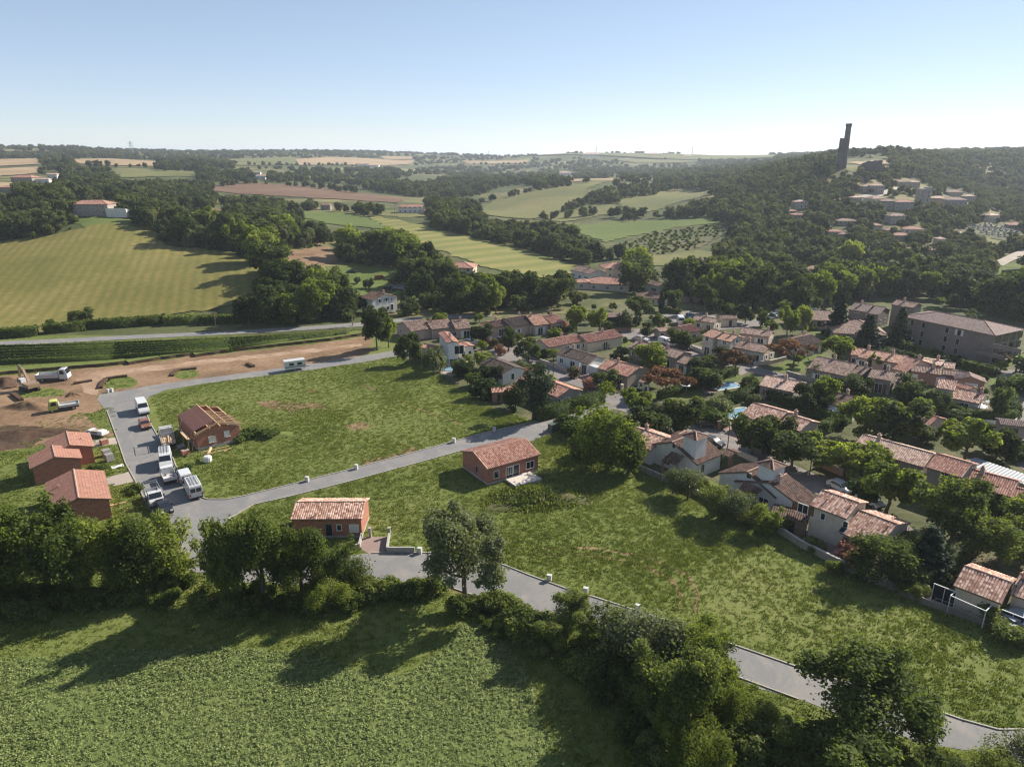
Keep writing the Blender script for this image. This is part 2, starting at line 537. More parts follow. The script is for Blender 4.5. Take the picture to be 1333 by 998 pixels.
field('pasture', [(140, 222), (255, 224), (262, 230), (160, 232)], M_PASTURE, 'thin pasture strip among the far copses')
field('stubble_field', [(495, 204), (540, 205), (538, 208), (500, 208)], M_STUBBLE, 'narrow pale field on the far ridge')
field('pasture', [(600, 210), (690, 209), (685, 213), (610, 214)], M_STUBBLE, 'pale strip on the hazy plateau')
field('pasture', [(800, 209), (900, 208), (915, 211), (830, 213)], M_PASTURE, 'pale meadow strip below the far ridge')
field('pasture', [(735, 234), (850, 232), (855, 235), (745, 238)], M_STUBBLE, 'pale glade in the woods behind the pastures')
field('pasture', [(700, 200.5), (1010, 203), (1010, 206), (700, 203.5)], M_PASTURE, 'light fields along the hazy horizon')
field('garden', [(425, 347), (470, 344), (520, 350), (534, 368), (528, 386), (470, 386), (445, 368)], M_LAWN, 'garden with parked cars behind the white gabled house', 0.15)
field('clearing', [(368, 328), (430, 320), (452, 338), (400, 348), (360, 345)], M_DIRT, 'brown clearing in the wood', 0.15)
field('hill_garden', [(92, 287), (165, 283), (178, 293), (112, 299)], M_LAWN, 'garden terrace of the hill house', 0.15)
field('farm_yard', [(478, 277), (500, 274), (562, 275), (564, 282), (520, 284)], M_PASTURE, 'yard of the white farmhouse', 0.3)
field('castle_mound', [(1078, 222), (1086, 217), (1120, 218), (1150, 214), (1150, 221), (1110, 223)], M_PASTURE, 'bald mound that carries the ruined castle', 0.3)
field('stubble_field', [(1100, 212), (1165, 209), (1170, 213), (1120, 215)], M_STUBBLE, 'pale field behind the castle')
field('village_bank', [(1255, 302), (1320, 318), (1300, 328), (1262, 312)], M_PASTURE, 'grassy bank below the cemetery', 0.3)
field('village_road', [(1345, 320), (1310, 334), (1286, 346), (1278, 353), (1292, 354), (1320, 339), (1345, 331)], M_PAVE, 'pale road climbing to the hill village', 0.3)
field('cemetery_ground', [(1250, 293), (1290, 290), (1335, 303), (1335, 318), (1300, 313), (1262, 303)], M_YARD, 'gravel ground of the cemetery', 0.3)
field('village_lane', [(1112, 256), (1140, 252), (1168, 244), (1172, 247), (1145, 257), (1118, 262)], M_PAVE, 'pale lane through the hill village', 0.3)
field('village_square', [(1226, 285), (1240, 283), (1256, 277), (1260, 279), (1240, 289)], M_PAVE, 'pale square below the village church', 0.3)
field('scrub_bank', [(1022, 348), (1075, 344), (1090, 348), (1060, 355), (1036, 356)], M_DIRT, 'brown scrub bank under the village', 0.3)
field('lower_garden', [(1290, 345), (1345, 340), (1345, 362), (1300, 364)], M_LAWN, 'lawn beside the climbing road', 0.3)

PLATEAU = [(-40, 436), (60, 434), (260, 428), (340, 424), (470, 420), (530, 412), (560, 409), (650, 410), (740, 406), (780, 398), (800, 392), (850, 380), (880, 392), (920, 398), (960, 404),
           (1050, 408), (1095, 396), (1150, 388), (1200, 388), (1280, 410), (1380, 432), (1380, 1100), (-40, 1100)]
OPEN.append(PLATEAU)

# near ground: flat level, thin sheets one above the other
P0 = [(-200, -20), (200, -20), (200, 214), (-200, 214)]
drape_world('meadow', [(-210, -30), (210, -30), (210, 190), (120, 196), (-210, 196)], M_MEADOW, 0.004, 'rough green meadow of the new building plots')
ESTATE = [(520, 440), (560, 415), (650, 411), (740, 407), (800, 396), (900, 402), (1050, 410), (1150, 400), (1290, 420), (1400, 440), (1400, 870), (1330, 838), (1288, 812), (1203, 783), (1153, 760), (1098, 737),
          (1040, 708), (1011, 690), (974, 671), (917, 647), (875, 628), (833, 608), (800, 580), (790, 540), (760, 530), (696, 546), (650, 535), (560, 482), (530, 470)]
drape_world('garden_ground', GW(ESTATE), M_YARD, 0.012, rough=0.6, label= 'garden soil and dry lawns of the housing estate')
for pl, lb in (
    ([(596, 425), (618, 424), (624, 436), (605, 440)], 'small lawn before the terrace with the white door'),
    ([(640, 470), (665, 476), (655, 500), (628, 482)], 'front garden of the white villa'),
    ([(800, 446), (822, 442), (826, 448), (806, 454)], 'small bright lawn at the end of the red roofed terrace'),
    ([(838, 516), (866, 505), (905, 508), (960, 488), (975, 488), (935, 506), (900, 520), (862, 520)], 'lawn under the pink silk trees'),
    ([(1000, 478), (1050, 464), (1062, 472), (1050, 484), (1015, 484)], 'lawn round the silk tree at the corner'),
    ([(1045, 448), (1072, 450), (1078, 462), (1055, 470), (1040, 462)], 'lawn beside the grey roofed house'),
    ([(1178, 520), (1203, 514), (1206, 524), (1190, 528)], 'small lawn by the long stone terrace'),
    ([(1125, 440), (1180, 455), (1235, 468), (1290, 478), (1345, 472), (1345, 452), (1300, 470), (1240, 462), (1160, 440)], 'park lawn of the three storey building'),
    ([(1040, 425), (1100, 432), (1130, 436), (1100, 446), (1060, 436)], 'lawn between the firs'),
    ([(838, 388), (866, 392), (866, 402), (846, 400)], 'lawn before the small hipped house'),
    ([(948, 500), (1000, 508), (990, 516), (950, 510)], 'lawn behind the trimmed hedge'),
    ([(940, 655), (965, 640), (950, 633), (912, 625), (905, 632)], 'lawn beside the turret house'),
    ([(1272, 675), (1310, 668), (1330, 690), (1290, 700), (1262, 690)], 'lawn before the red roofed terrace'),
    ([(1190, 700), (1225, 712), (1200, 760), (1160, 745)], 'shady lawn beside the white hedge'),
    ([(835, 545), (850, 535), (870, 545), (862, 552)], 'verge at the street bend'),
    ([(1290, 492), (1300, 492), (1305, 515), (1293, 510)], 'verge beside the brick garage'),
):
    drape('lawn', pl, M_LAWN, 0.020, lb)

CROPL = [(-60, 860), (60, 855), (150, 845), (260, 843), (330, 846), (420, 850), (450, 868), (520, 880), (575, 850), (600, 812), (640, 815), (690, 880), (700, 930), (720, 960), (760, 1100), (-60, 1100)]
drape('crop_field', CROPL, M_CROP, 0.010, 'leafy crop field below the tree line')

SITE_DIRT = [(-40, 492), (60, 486), (107, 480), (163, 475), (250, 464), (296, 460), (340, 455), (430, 445), (478, 437), (486, 444), (478, 462), (420, 473), (330, 486), (260, 495), (200, 503), (160, 511),
             (128, 514), (131, 528), (140, 540), (150, 566), (120, 572), (100, 560), (60, 580), (-40, 590)]
drape('bare_earth', SITE_DIRT, M_DIRT, 0.018, 'bare brown earth of the dug over building site')
drape('dark_earth', [(-40, 560), (20, 552), (55, 556), (62, 572), (40, 582), (-40, 590)], M_DARKSOIL, 0.026, 'dark freshly dug soil beside the brick houses')
drape('dirt_track', [(128, 515), (110, 510), (95, 494), (130, 484), (200, 476), (260, 469), (340, 461), (420, 453), (470, 447), (470, 450), (420, 457), (340, 466), (260, 475), (190, 484), (160, 488), (140, 495), (132, 510)], M_TRACK, 0.026, 'pale haul track across the building site')
drape('grass_patch', [(132, 500), (137, 493), (165, 489), (178, 497), (170, 504), (140, 509)], M_MEADOW, 0.026, 'grass patch left beside the haul track')
drape('grass_patch', [(224, 488), (232, 482), (256, 480), (262, 488), (240, 494)], M_MEADOW, 0.026, 'grass patch between two dug trenches')
drape('grass_patch', [(20, 508), (60, 505), (82, 508), (80, 515), (30, 518)], M_MEADOW, 0.026, 'grass strip behind the excavator')
drape('grass_patch', [(110, 538), (135, 535), (150, 560), (128, 562)], M_MEADOW, 0.026, 'weedy verge at the street corner')

ROAD_A = [(127, 519), (130, 512), (160, 509), (200, 501), (260, 493), (330, 484), (420, 471), (480, 462), (520, 455), (545, 452), (545, 458), (520, 463), (470, 472), (400, 482), (330, 491), (260, 500), (215, 508),
          (196, 515), (187, 525), (190, 537), (197, 553), (205, 567), (213, 580), (224, 593), (229, 606), (236, 618), (248, 634), (259, 646), (270, 650), (295, 650), (320, 645), (381, 630), (452, 612), (542, 588), (629, 564),
          (670, 555), (685, 553), (715, 544), (763, 534), (786, 526), (800, 532), (763, 542), (742, 552), (721, 563), (700, 571), (680, 578), (600, 587), (542, 603), (452, 627.5), (381, 645.5), (330, 657), (314, 665),
          (297, 676), (289, 690), (284, 712), (300, 732), (330, 736), (484, 720), (571, 719.5), (620, 724), (660, 737), (690, 749), (735, 765.5), (779, 779), (863, 806), (939, 834), (1003, 856), (1063, 877), (1196, 916.5),
          (1250, 936), (1299, 949.5), (1345, 949.5), (1400, 955), (1400, 1010), (1333, 992), (1300, 983), (1196, 966), (1039, 910), (990, 897), (949, 877), (773, 815), (660, 785), (611, 773), (573, 760), (476, 760),
          (400, 762), (296, 757), (245, 742), (232, 720), (210, 690), (189, 652), (184, 644), (179, 631), (163.5, 603), (153, 572), (139, 534), (131, 526)]
RA = ragged(GW(ROAD_A), .10, .8)
drape_world('access_road', RA, M_ROAD, 0.034, 'grey asphalt access road looping through the new plots')
drape('upper_road', [(-40, 446), (60, 442), (180, 436), (300, 431), (400, 425), (470, 420), (540, 413), (600, 409), (640, 408), (640, 412), (540, 417), (470, 425), (400, 430), (300, 435.5), (180, 441), (60, 447.5), (-40, 453)], M_ROAD, 0.034 + 0.05, 'grey country road behind the vineyard')
S1 = [(640, 452), (668, 447), (690, 440), (704, 444), (684, 455), (701, 470), (735, 484), (748, 484), (760, 480), (778, 490), (792, 500), (815, 520), (850, 533), (870, 546), (905, 553), (935, 556), (965, 570), (995, 588), (1040, 608), (1085, 628), (1120, 650),
      (1160, 672), (1210, 700), (1262, 718), (1258, 730), (1205, 712), (1150, 688), (1112, 668), (1060, 642), (985, 607), (950, 587), (920, 577), (890, 567), (860, 553), (830, 541), (787, 529), (762, 507), (720, 492), (685, 479), (652, 468), (638, 459)]
drape('estate_street', S1, M_STREET, 0.046, 'pinkish grey street through the housing estate')
drape('estate_street', [(806, 430), (842, 427), (864, 438), (900, 448), (922, 454), (960, 468), (985, 477), (1012, 485), (1062, 496), (1056, 504), (1005, 493), (975, 483), (965, 489), (938, 471), (890, 462), (850, 452), (812, 440)], M_STREET, 0.042, 'street between the grey roofed houses')
drape('parking_square', [(862, 410), (900, 404), (940, 412), (968, 419), (990, 414), (1010, 418), (985, 425), (940, 429), (880, 421)], M_STREET, 0.042, 'parking square among the far gardens')
drape('side_road', [(1294, 485), (1310, 481), (1345, 484), (1400, 500), (1400, 640), (1333, 612), (1318, 600), (1306, 572), (1318, 553), (1316, 536), (1305, 511)], M_STREET, 0.042, 'road curving round the corner hedge')
drape('lane', [(1200, 531), (1215, 526), (1250, 540), (1285, 551), (1318, 554), (1312, 562), (1280, 556), (1240, 547)], M_STREET, 0.044, 'lane behind the corner hedge')
drape('driveway', [(467.5, 699), (506, 698.5), (502, 720), (480, 720.5), (466, 713)], M_PINKPAVE, 0.042, 'paved driveway of the small brick house')
drape('driveway', [(137, 622), (170, 613), (177, 627), (150, 632), (138, 630)], M_PAVE, 0.030, 'stony pale access to the largest brick house')
drape('driveway', [(121, 573), (152, 569), (156, 577), (122, 582)], M_PAVE, 0.030, 'gravel access to the rear brick house')
drape('driveway', [(735, 485), (760, 480), (778, 491), (768, 500), (750, 494)], M_PINKPAVE, 0.050, 'paved forecourt beside the white van')
drape('driveway', [(934, 556), (950, 548), (975, 570), (968, 580), (945, 566)], M_PINKPAVE, 0.050, 'pink forecourt behind the brick gate piers')
drape('terrace_paving', [(912, 506), (950, 496), (962, 500), (948, 507), (918, 513)], M_PINKPAVE, 0.030, 'pool terrace of pale tiles')
drape('terrace_paving', [(940, 538), (968, 530), (976, 536), (948, 548)], M_PINKPAVE, 0.030, 'second pool terrace beside the grey bush')
drape('terrace_paving', [(568, 480), (585, 472), (608, 470), (612, 480), (590, 490), (575, 487)], M_PAVE, 0.030, 'pool terrace of the white villa')
drape('yard', [(1040, 700), (1065, 690), (1110, 715), (1100, 735), (1060, 716)], M_PINKPAVE, 0.030, 'paved garden walk along the boundary wall')
drape('yard', [(1203, 780), (1235, 762), (1300, 790), (1288, 808)], M_PINKPAVE, 0.030, 'paved terrace before the pergola house')

# kerbs: a real step along both edges of the access road
def kerb(pts, w=0.16, h=0.11, label='', name='kerb'):
    p = [Vector((a[0], a[1], 0)) for a in pts]
    mb = MB()
    for a, b in zip(p, p[1:]):
        n = max(1, int((b - a).length / 3.0))
        for i in range(n):
            s, e = a + (b - a) * (i / n), a + (b - a) * ((i + 1) / n - 0.02 / max((b - a).length, 0.1))
            mb.bar(s + Vector((0, 0, h / 2 + 0.035)), e + Vector((0, 0, h / 2 + 0.035)), w, h)
    return tag(mb.build(name, M_KERB), label, kind='structure')
kerb([G(*p) for p in [(187, 525), (190, 537), (197, 553), (205, 567), (213, 580), (224, 593), (229, 606), (236, 618), (248, 634), (259, 646), (270, 650), (295, 650), (320, 645), (381, 630), (452, 612), (542, 588), (629, 564), (670, 555), (715, 544), (763, 534)]], label='concrete kerb along the mown plot')
kerb([G(*p) for p in [(139, 534), (153, 572), (163.5, 603), (179, 631), (189, 652)]], label='concrete kerb before the brick houses')
kerb([G(*p) for p in [(600, 587), (542, 603), (452, 627.5), (381, 645.5), (330, 657), (297, 676)]], label='concrete kerb below the south road')
kerb([G(*p) for p in [(484, 720), (571, 719.5), (620, 724), (660, 737), (690, 749), (735, 765.5), (779, 779), (863, 806), (939, 834), (1003, 856), (1063, 877), (1196, 916.5), (1250, 936), (1299, 949.5), (1345, 949.5)]], label='concrete kerb along the wide meadow')
kerb([G(*p) for p in [(476, 760), (573, 760), (611, 773), (660, 785), (773, 815), (949, 877), (1039, 910)]], label='concrete kerb beside the hedge trees')
for i, pl in enumerate(([(362, 522), (382, 524), (410, 523), (430, 527), (418, 534), (398, 531), (380, 536), (366, 532), (340, 530), (336, 523)], [(448, 553), (478, 548), (482, 554), (460, 560)], [(398, 508), (412, 507), (410, 511)], [(480, 598), (540, 583), (542, 588), (470, 607)], [(575, 762), (640, 772), (690, 790), (660, 792), (612, 780)], [(482, 764), (560, 763), (566, 769), (490, 770)])):
    drape('bare_patch', pl, M_DIRT, 0.0075 + .0008 * i, 'bare brown patch in the mown grass')
def track(pts, w, label):
    p = [G(*a) for a in pts]; L_, R_ = [], []
    for i, q in enumerate(p):
        d = (p[min(i + 1, len(p) - 1)] - p[max(i - 1, 0)]).normalized(); n = Vector((-d.y, d.x, 0)) * w / 2
        L_.append(tuple((q + n)[:2])); R_.append(tuple((q - n)[:2]))
    drape_world('tyre_track', L_ + R_[::-1], M_DIRT, 0.0150, label, rough=.12)
track([(690, 722), (760, 721), (830, 733), (872, 752), (886, 772), (884, 796)], .45, 'inner tyre track curving through the wide meadow'); track([(700, 714), (770, 713), (845, 726), (895, 748), (908, 772), (904, 800)], .45, 'outer tyre track curving through the wide meadow')
track([(470, 500), (540, 530), (600, 552)], .5, 'faint track across the mown plot')
kerb([G(*p) for p in [(701, 470), (735, 484)]], label='kerb along the estate street', h=0.12, w=0.3)
# ------------------------------------------------------------------ foliage
def leaf_mat(name, dark, mid, pale, trans=0.32, rough=0.75):
    m, nt, bs = new_mat(name)
    a = nd(nt, 'ShaderNodeAttribute', attribute_name='tint').outputs['Fac']
    oi = nd(nt, 'ShaderNodeObjectInfo').outputs['Random']
    f = math_(nt, 'ADD', a, math_(nt, 'MULTIPLY', math_(nt, 'SUBTRACT', oi, 0.5), 0.75))
    c = ramp(nt, f, [(0.15, dark), (0.5, mid), (0.85, pale)])
    nt.links.new(c, bs.inputs['Base Color'])
    bs.inputs['Roughness'].default_value = rough
    bs.inputs['Specular IOR Level'].default_value = 0.12
    tr = nd(nt, 'ShaderNodeBsdfTranslucent')
    nt.links.new(mix(nt, c, (1.45, 1.55, 0.55), 1.0, 'MULTIPLY'), tr.inputs['Color'])
    ms = nd(nt, 'ShaderNodeMixShader')
    ms.inputs[0].default_value = trans
    nt.links.new(bs.outputs[0], ms.inputs[1])
    nt.links.new(tr.outputs[0], ms.inputs[2])
    nt.links.new(ms.outputs[0], nt.nodes['Material Output'].inputs['Surface'])
    return m

L_OAK = leaf_mat('oak_leaves', (0.066, 0.088, 0.024), (0.120, 0.148, 0.041), (0.180, 0.205, 0.068), .5)
L_OAKM = leaf_mat('deep_green_leaves', (0.031, 0.045, 0.014), (0.060, 0.079, 0.024), (0.106, 0.126, 0.041), .42)
L_BRIGHT = leaf_mat('bright_leaves', (0.090, 0.115, 0.022), (0.155, 0.187, 0.038), (0.22, 0.245, 0.065), 0.5)
L_GREY = leaf_mat('grey_leaves', (0.062, 0.076, 0.036), (0.112, 0.130, 0.064), (0.175, 0.19, 0.105), 0.38)
L_FIR = leaf_mat('fir_needles', (0.014, 0.026, 0.014), (0.028, 0.046, 0.022), (0.048, 0.070, 0.034), 0.12)
L_RED = leaf_mat('silk_tree_blossom', (0.075, 0.050, 0.028), (0.16, 0.075, 0.050), (0.25, 0.12, 0.085), 0.25)
L_HEDGE = leaf_mat('hedge_leaves', (0.030, 0.050, 0.012), (0.058, 0.085, 0.018), (0.095, 0.125, 0.028), 0.3)
L_PINK = leaf_mat('oleander_flowers', (0.09, 0.10, 0.04), (0.30, 0.13, 0.11), (0.45, 0.22, 0.19), 0.25)
L_CROP = leaf_mat('crop_leaves', (0.108, 0.142, 0.042), (0.17, 0.212, 0.070), (0.26, 0.29, 0.112), 0.2)
L_GRASS = leaf_mat('grass_blades', (0.102, 0.138, 0.029), (0.168, 0.202, 0.047), (0.265, 0.27, 0.088), 0.25)
L_VINE = leaf_mat('vine_leaves', (0.050, 0.074, 0.018), (0.085, 0.115, 0.028), (0.125, 0.155, 0.042), 0.4)
L_WOOD = leaf_mat('woodland_leaves', (0.034, 0.046, 0.017), (0.070, 0.084, 0.029), (0.125, 0.135, 0.050), 0.35)
M_BARK = plain('bark', (0.10, 0.080, 0.060), 0.95, var=0.3, scale=3)

def cards_mesh(name, P, N, S, tint, m, core=None, rng=None, aspect=0.75):
    """many small leaf sprays: a quad bent along its middle at each point"""
    n = len(P)
    A = rng.normal(size=(n, 3)); A -= (A * N).sum(1, keepdims=True) * N * 0.8
    A /= np.linalg.norm(A, axis=1, keepdims=True) + 1e-9
    B = np.cross(N, A); B /= np.linalg.norm(B, axis=1, keepdims=True) + 1e-9
    a = A * S[:, None]; b = B * (S * aspect)[:, None]
    sag = N * (S * 0.28)[:, None]
    V = np.stack([P - a - b * 0.5 - sag, P - a * 0.1 - b, P + a - sag * 0.6, P + a * 0.1 + b], 1).reshape(-1, 3)
    F = np.arange(n * 4).reshape(n, 4)
    tt = tint
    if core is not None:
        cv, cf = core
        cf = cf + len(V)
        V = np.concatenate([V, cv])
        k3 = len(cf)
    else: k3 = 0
    me = bpy.data.meshes.new(name)
    nl = n * 4 + k3 * 3
    me.vertices.add(len(V)); me.vertices.foreach_set('co', V.astype(np.float32).ravel())
    me.loops.add(nl)
    li = np.concatenate([F.ravel(), cf.ravel()]) if k3 else F.ravel()
    me.loops.foreach_set('vertex_index', li.astype(np.int32))
    me.polygons.add(n + k3)
    st = np.concatenate([np.arange(n) * 4, n * 4 + np.arange(k3) * 3])
    me.polygons.foreach_set('loop_start', st.astype(np.int32))
    at = me.attributes.new('tint', 'FLOAT', 'FACE')
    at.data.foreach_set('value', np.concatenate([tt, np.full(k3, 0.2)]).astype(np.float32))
    me.materials.append(m)
    me.update(calc_edges=True)
    return me

def ico(sub=1):
    b = bmesh.new(); bmesh.ops.create_icosphere(b, subdivisions=sub, radius=1)
    v = np.array([x.co[:] for x in b.verts]); f = np.array([[x.index for x in q.verts] for q in b.faces]); b.free()
    return v, f
ICO1, ICO2 = ico(1), ico(2)

def lobes_for(kind, h, w, rng):
    """foliage clumps: centre and radii"""
    L = []
    if kind == 'round':
        n = int(rng.integers(10, 15))
        c0, rx, rz = h * 0.57, w * 0.5, h * 0.40
        L.append((np.array([0, 0, c0]), np.array([rx * .55, rx * .55, rz * .62])))
        for i in range(n):
            t = rng.uniform(0, 2 * math.pi); z = rng.uniform(-0.8, 0.95); q = math.sqrt(max(0, 1 - z * z))
            k = rng.uniform(0.58, 0.95)
            r = w * rng.uniform(0.12, 0.25)
            L.append((np.array([math.cos(t) * q * rx * k, math.sin(t) * q * rx * k, c0 + z * rz * k * 1.05]), np.array([r, r, r * rng.uniform(.8, 1.1)])))
    elif kind == 'tall':
        for i in range(13):
            z = h * rng.uniform(0.24, 0.9); t = rng.uniform(0, 2 * math.pi)
            e = 1 - abs(z / h - 0.52) * 1.35
            k = w * 0.34 * e * rng.uniform(0.3, 1)
            r = w * rng.uniform(0.18, 0.27) * (0.5 + e * .6)
            L.append((np.array([math.cos(t) * k, math.sin(t) * k, z]), np.array([r, r, r * 1.35])))
    elif kind == 'bush':
        for i in range(9):
            t = rng.uniform(0, 2 * math.pi); k = w * 0.32 * math.sqrt(rng.uniform(0, 1)); r = w * rng.uniform(0.17, 0.28)
            L.append((np.array([math.cos(t) * k, math.sin(t) * k, h * rng.uniform(0.28, 0.68)]), np.array([r, r, h * rng.uniform(.24, .34)])))
    elif kind == 'umbrella':
        for i in range(13):
            t = rng.uniform(0, 2 * math.pi); k = w * 0.38 * math.sqrt(rng.uniform(0, 1)); r = w * rng.uniform(0.15, 0.22)
            L.append((np.array([math.cos(t) * k, math.sin(t) * k, h * (0.80 - 0.22 * (k / (w * .5)) ** 2 + rng.uniform(-.07, .03))]), np.array([r, r, r * .75])))
    elif kind == 'silk':
        for i in range(16):
            t = rng.uniform(0, 2 * math.pi); k = w * 0.44 * math.sqrt(rng.uniform(0, 1)); r = w * rng.uniform(0.10, 0.16)
            L.append((np.array([math.cos(t) * k, math.sin(t) * k, h * (0.86 - 0.25 * (k / (w * .5)) ** 2 + rng.uniform(-.12, .04))]), np.array([r, r, r * .5])))
    elif kind == 'fir':
        for i in range(30):
            z = h * (0.08 + 0.90 * (i / 30)); e = (1 - z / h)
            t = i * 2.4; k = w * 0.36 * e
            r = w * (0.10 + 0.22 * e)
            L.append((np.array([math.cos(t) * k, math.sin(t) * k, z]), np.array([r, r, h * 0.045 + r * .12])))
        L.append((np.array([0, 0, h * .4]), np.array([w * .2, w * .2, h * .33])))
        L.append((np.array([0, 0, h * .8]), np.array([w * .07, w * .07, h * .2])))
    elif kind == 'cypress':
        for i in range(10):
            z = h * (0.08 + 0.86 * i / 9); e = math.sin(math.pi * (0.12 + 0.8 * (i / 9))) ** .7
            L.append((np.array([rng.normal() * w * .04, rng.normal() * w * .04, z]), np.array([w * .46 * e, w * .46 * e, h * .09])))
    return L

def crown_mesh(name, kind, h, w, n, leaf, m, seed, core=0.55, ragged=0.22, fuzz=0.0):
    rng = np.random.default_rng(seed)
    L = lobes_for(kind, h, w, rng)
    if fuzz:                # near trees: many smaller sprays round each limb end
        L += [(c + rng.normal(size=3) * r * .75, r * rng.uniform(.35, .6)) for c, r in L[1:] for _ in range(2)]
    vol = np.array([l[1][0] * l[1][2] + l[1][0] ** 2 for l in L]); pr = vol / vol.sum()
    li = rng.choice(len(L), n, p=pr)
    C = np.array([l[0] for l in L])[li]; R = np.array([l[1] for l in L])[li]
    d = rng.normal(size=(n, 3)); d[:, 2] += 0.25
    d /= np.linalg.norm(d, axis=1, keepdims=True)
    k = 1 - np.abs(rng.normal(size=n)) * ragged
    k = np.clip(k, 0.25, 1.0) + rng.exponential(0.035, n)
    P = C + d * R * k[:, None]
    if fuzz:
        q = rng.uniform(size=n) < fuzz; nq = int(q.sum())
        e = rng.normal(size=(nq, 3)); e /= np.linalg.norm(e, axis=1, keepdims=True)
        P[q] = C[q] + e * R[q] * rng.uniform(.7, 1.35, (nq, 1))
    N = d + rng.normal(size=(n, 3)) * 0.65 + np.array([0, 0, 0.25]); N /= np.linalg.norm(N, axis=1, keepdims=True)
    S = leaf * rng.uniform(0.55, 1.25, n)
    lt = rng.uniform(0.25, 0.75, len(L))
    tint = np.clip(lt[li] + rng.normal(size=n) * 0.13, 0, 1)
    rr = np.quantile(np.hypot(P[:, 0], P[:, 1]), .97); zt = np.quantile(P[:, 2], .985)
    fit = np.array([w * .5 / rr, w * .5 / rr, h * .98 / zt])           # the crown fills the asked width and height
    P = P * fit; L = [(c * fit, r * fit) for c, r in L]
    cv = None
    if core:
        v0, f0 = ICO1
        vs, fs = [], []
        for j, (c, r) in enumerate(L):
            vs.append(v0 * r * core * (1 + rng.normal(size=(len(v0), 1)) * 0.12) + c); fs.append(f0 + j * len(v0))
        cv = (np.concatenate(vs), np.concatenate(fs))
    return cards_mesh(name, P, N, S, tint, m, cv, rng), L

def trunk_mesh(name, h, w, L, seed, limbs=6, r0=None, n=7):
    rng = random.Random(seed)
    r0 = r0 or h * 0.022 + 0.05
    mb = MB()
    top = h * 0.62
    bend = [(rng.uniform(-.03, .03) * h, rng.uniform(-.03, .03) * h) for _ in range(3)]
    pts = [(0, 0, -0.3), (0, 0, h * .08), (bend[0][0], bend[0][1], h * .25), (bend[1][0], bend[1][1], h * .42), (bend[2][0], bend[2][1], top)]
    mb.tube(pts, [r0 * 1.35, r0, r0 * .85, r0 * .6, r0 * .25], n)
    order = sorted(range(len(L)), key=lambda i: -L[i][1][0])[:limbs]
    for i in order:
        c = L[i][0]
        s = Vector(pts[2]).lerp(Vector(pts[3]), rng.random())
        e = Vector(c)
        mid = s.lerp(e, 0.5) + Vector((0, 0, -0.03 * h))
        mb.tube([s, mid, e], [r0 * .45, r0 * .3, r0 * .1], 5)
    return mb.mesh(name, M_BARK, True)

PROTO = {}
def proto(key, kind, h, w, n, leaf, m, seed, core=0.55, ragged=0.22, trunk=True, fuzz=0.0):
    cm, L = crown_mesh(key + '_crown', kind, h, w, n, leaf, m, seed, core, ragged, fuzz)
    PROTO[key] = (cm, trunk_mesh(key + '_trunk', h, w, L, seed) if trunk else None, h, w)
for i in range(4):
    proto('oak_near%d' % i, 'round', 12, 10, 7600, 0.24, L_OAK, 10 + i, 0.38, 0.38, fuzz=.22)
    proto('oak_mid%d' % i, 'round', 10, 9, 2600, 0.40, L_OAKM, 30 + i, 0.6, 0.26)
    proto('oak_far%d' % i, 'round', 9, 9, 800, 0.62, L_WOOD, 50 + i, 0.7, 0.22)
for i in range(2):
    proto('bright_near%d' % i, 'round', 11, 9, 7000, 0.22, L_BRIGHT, 80 + i, 0.36, 0.40, fuzz=.22)
    proto('bright_mid%d' % i, 'round', 9, 9, 2600, 0.38, L_BRIGHT, 90 + i, 0.6, 0.25)
    proto('tall_near%d' % i, 'tall', 12, 8, 7000, 0.21, L_OAK, 100 + i, 0.34, 0.42, fuzz=.2)
    proto('tall_mid%d' % i, 'tall', 10, 7, 2400, 0.36, L_OAKM, 110 + i, 0.55, 0.28)
    proto('grey_near%d' % i, 'tall', 9, 8, 7000, 0.17, L_GREY, 120 + i, 0.3, 0.42)
    proto('grey_mid%d' % i, 'bush', 5.5, 6, 1700, 0.28, L_GREY, 130 + i, 0.6, 0.25)
    proto('bush_near%d' % i, 'bush', 4, 5, 3600, 0.18, L_OAK, 140 + i, 0.6, 0.3)
    proto('bush_mid%d' % i, 'bush', 4, 5, 1100, 0.30, L_HEDGE, 150 + i, 0.65, 0.25)
    proto('silk_mid%d' % i, 'silk', 6.5, 10, 2300, 0.34, L_RED, 160 + i, 0.5, 0.3)
    proto('fir_mid%d' % i, 'fir', 11, 6, 3000, 0.34, L_FIR, 170 + i, 0.7, 0.3)
for i in range(2):
    proto('oak_close%d' % i, 'round', 12, 10, 19000, 0.15, L_OAK, 210 + i, 0.55, 0.30, fuzz=.08)
    proto('bright_close%d' % i, 'round', 11, 9, 14000, 0.14, L_BRIGHT, 220 + i, 0.34, 0.42, fuzz=.22)
    proto('tall_close%d' % i, 'tall', 12, 8, 13000, 0.14, L_OAK, 230 + i, 0.32, 0.44, fuzz=.2)
proto('willow', 'round', 13, 11, 19000, 0.17, L_GREY, 186, 0.62, 0.28, fuzz=.06)
proto('poplar', 'tall', 13, 11.5, 11000, 0.21, L_BRIGHT, 182, 0.42, 0.36, fuzz=.15)
proto('umbrella_mid', 'umbrella', 9, 9, 2600, 0.34, L_OAKM, 190, 0.7, 0.22)
proto('cypress_mid', 'cypress', 8, 2.2, 1100, 0.24, L_FIR, 195, 0.8, 0.2)
proto('pine_near', 'round', 11, 8, 5200, 0.22, L_FIR, 197, 0.45, 0.35)
proto('pink_mid', 'bush', 3, 3.5, 700, 0.26, L_PINK, 199, 0.6, 0.25)

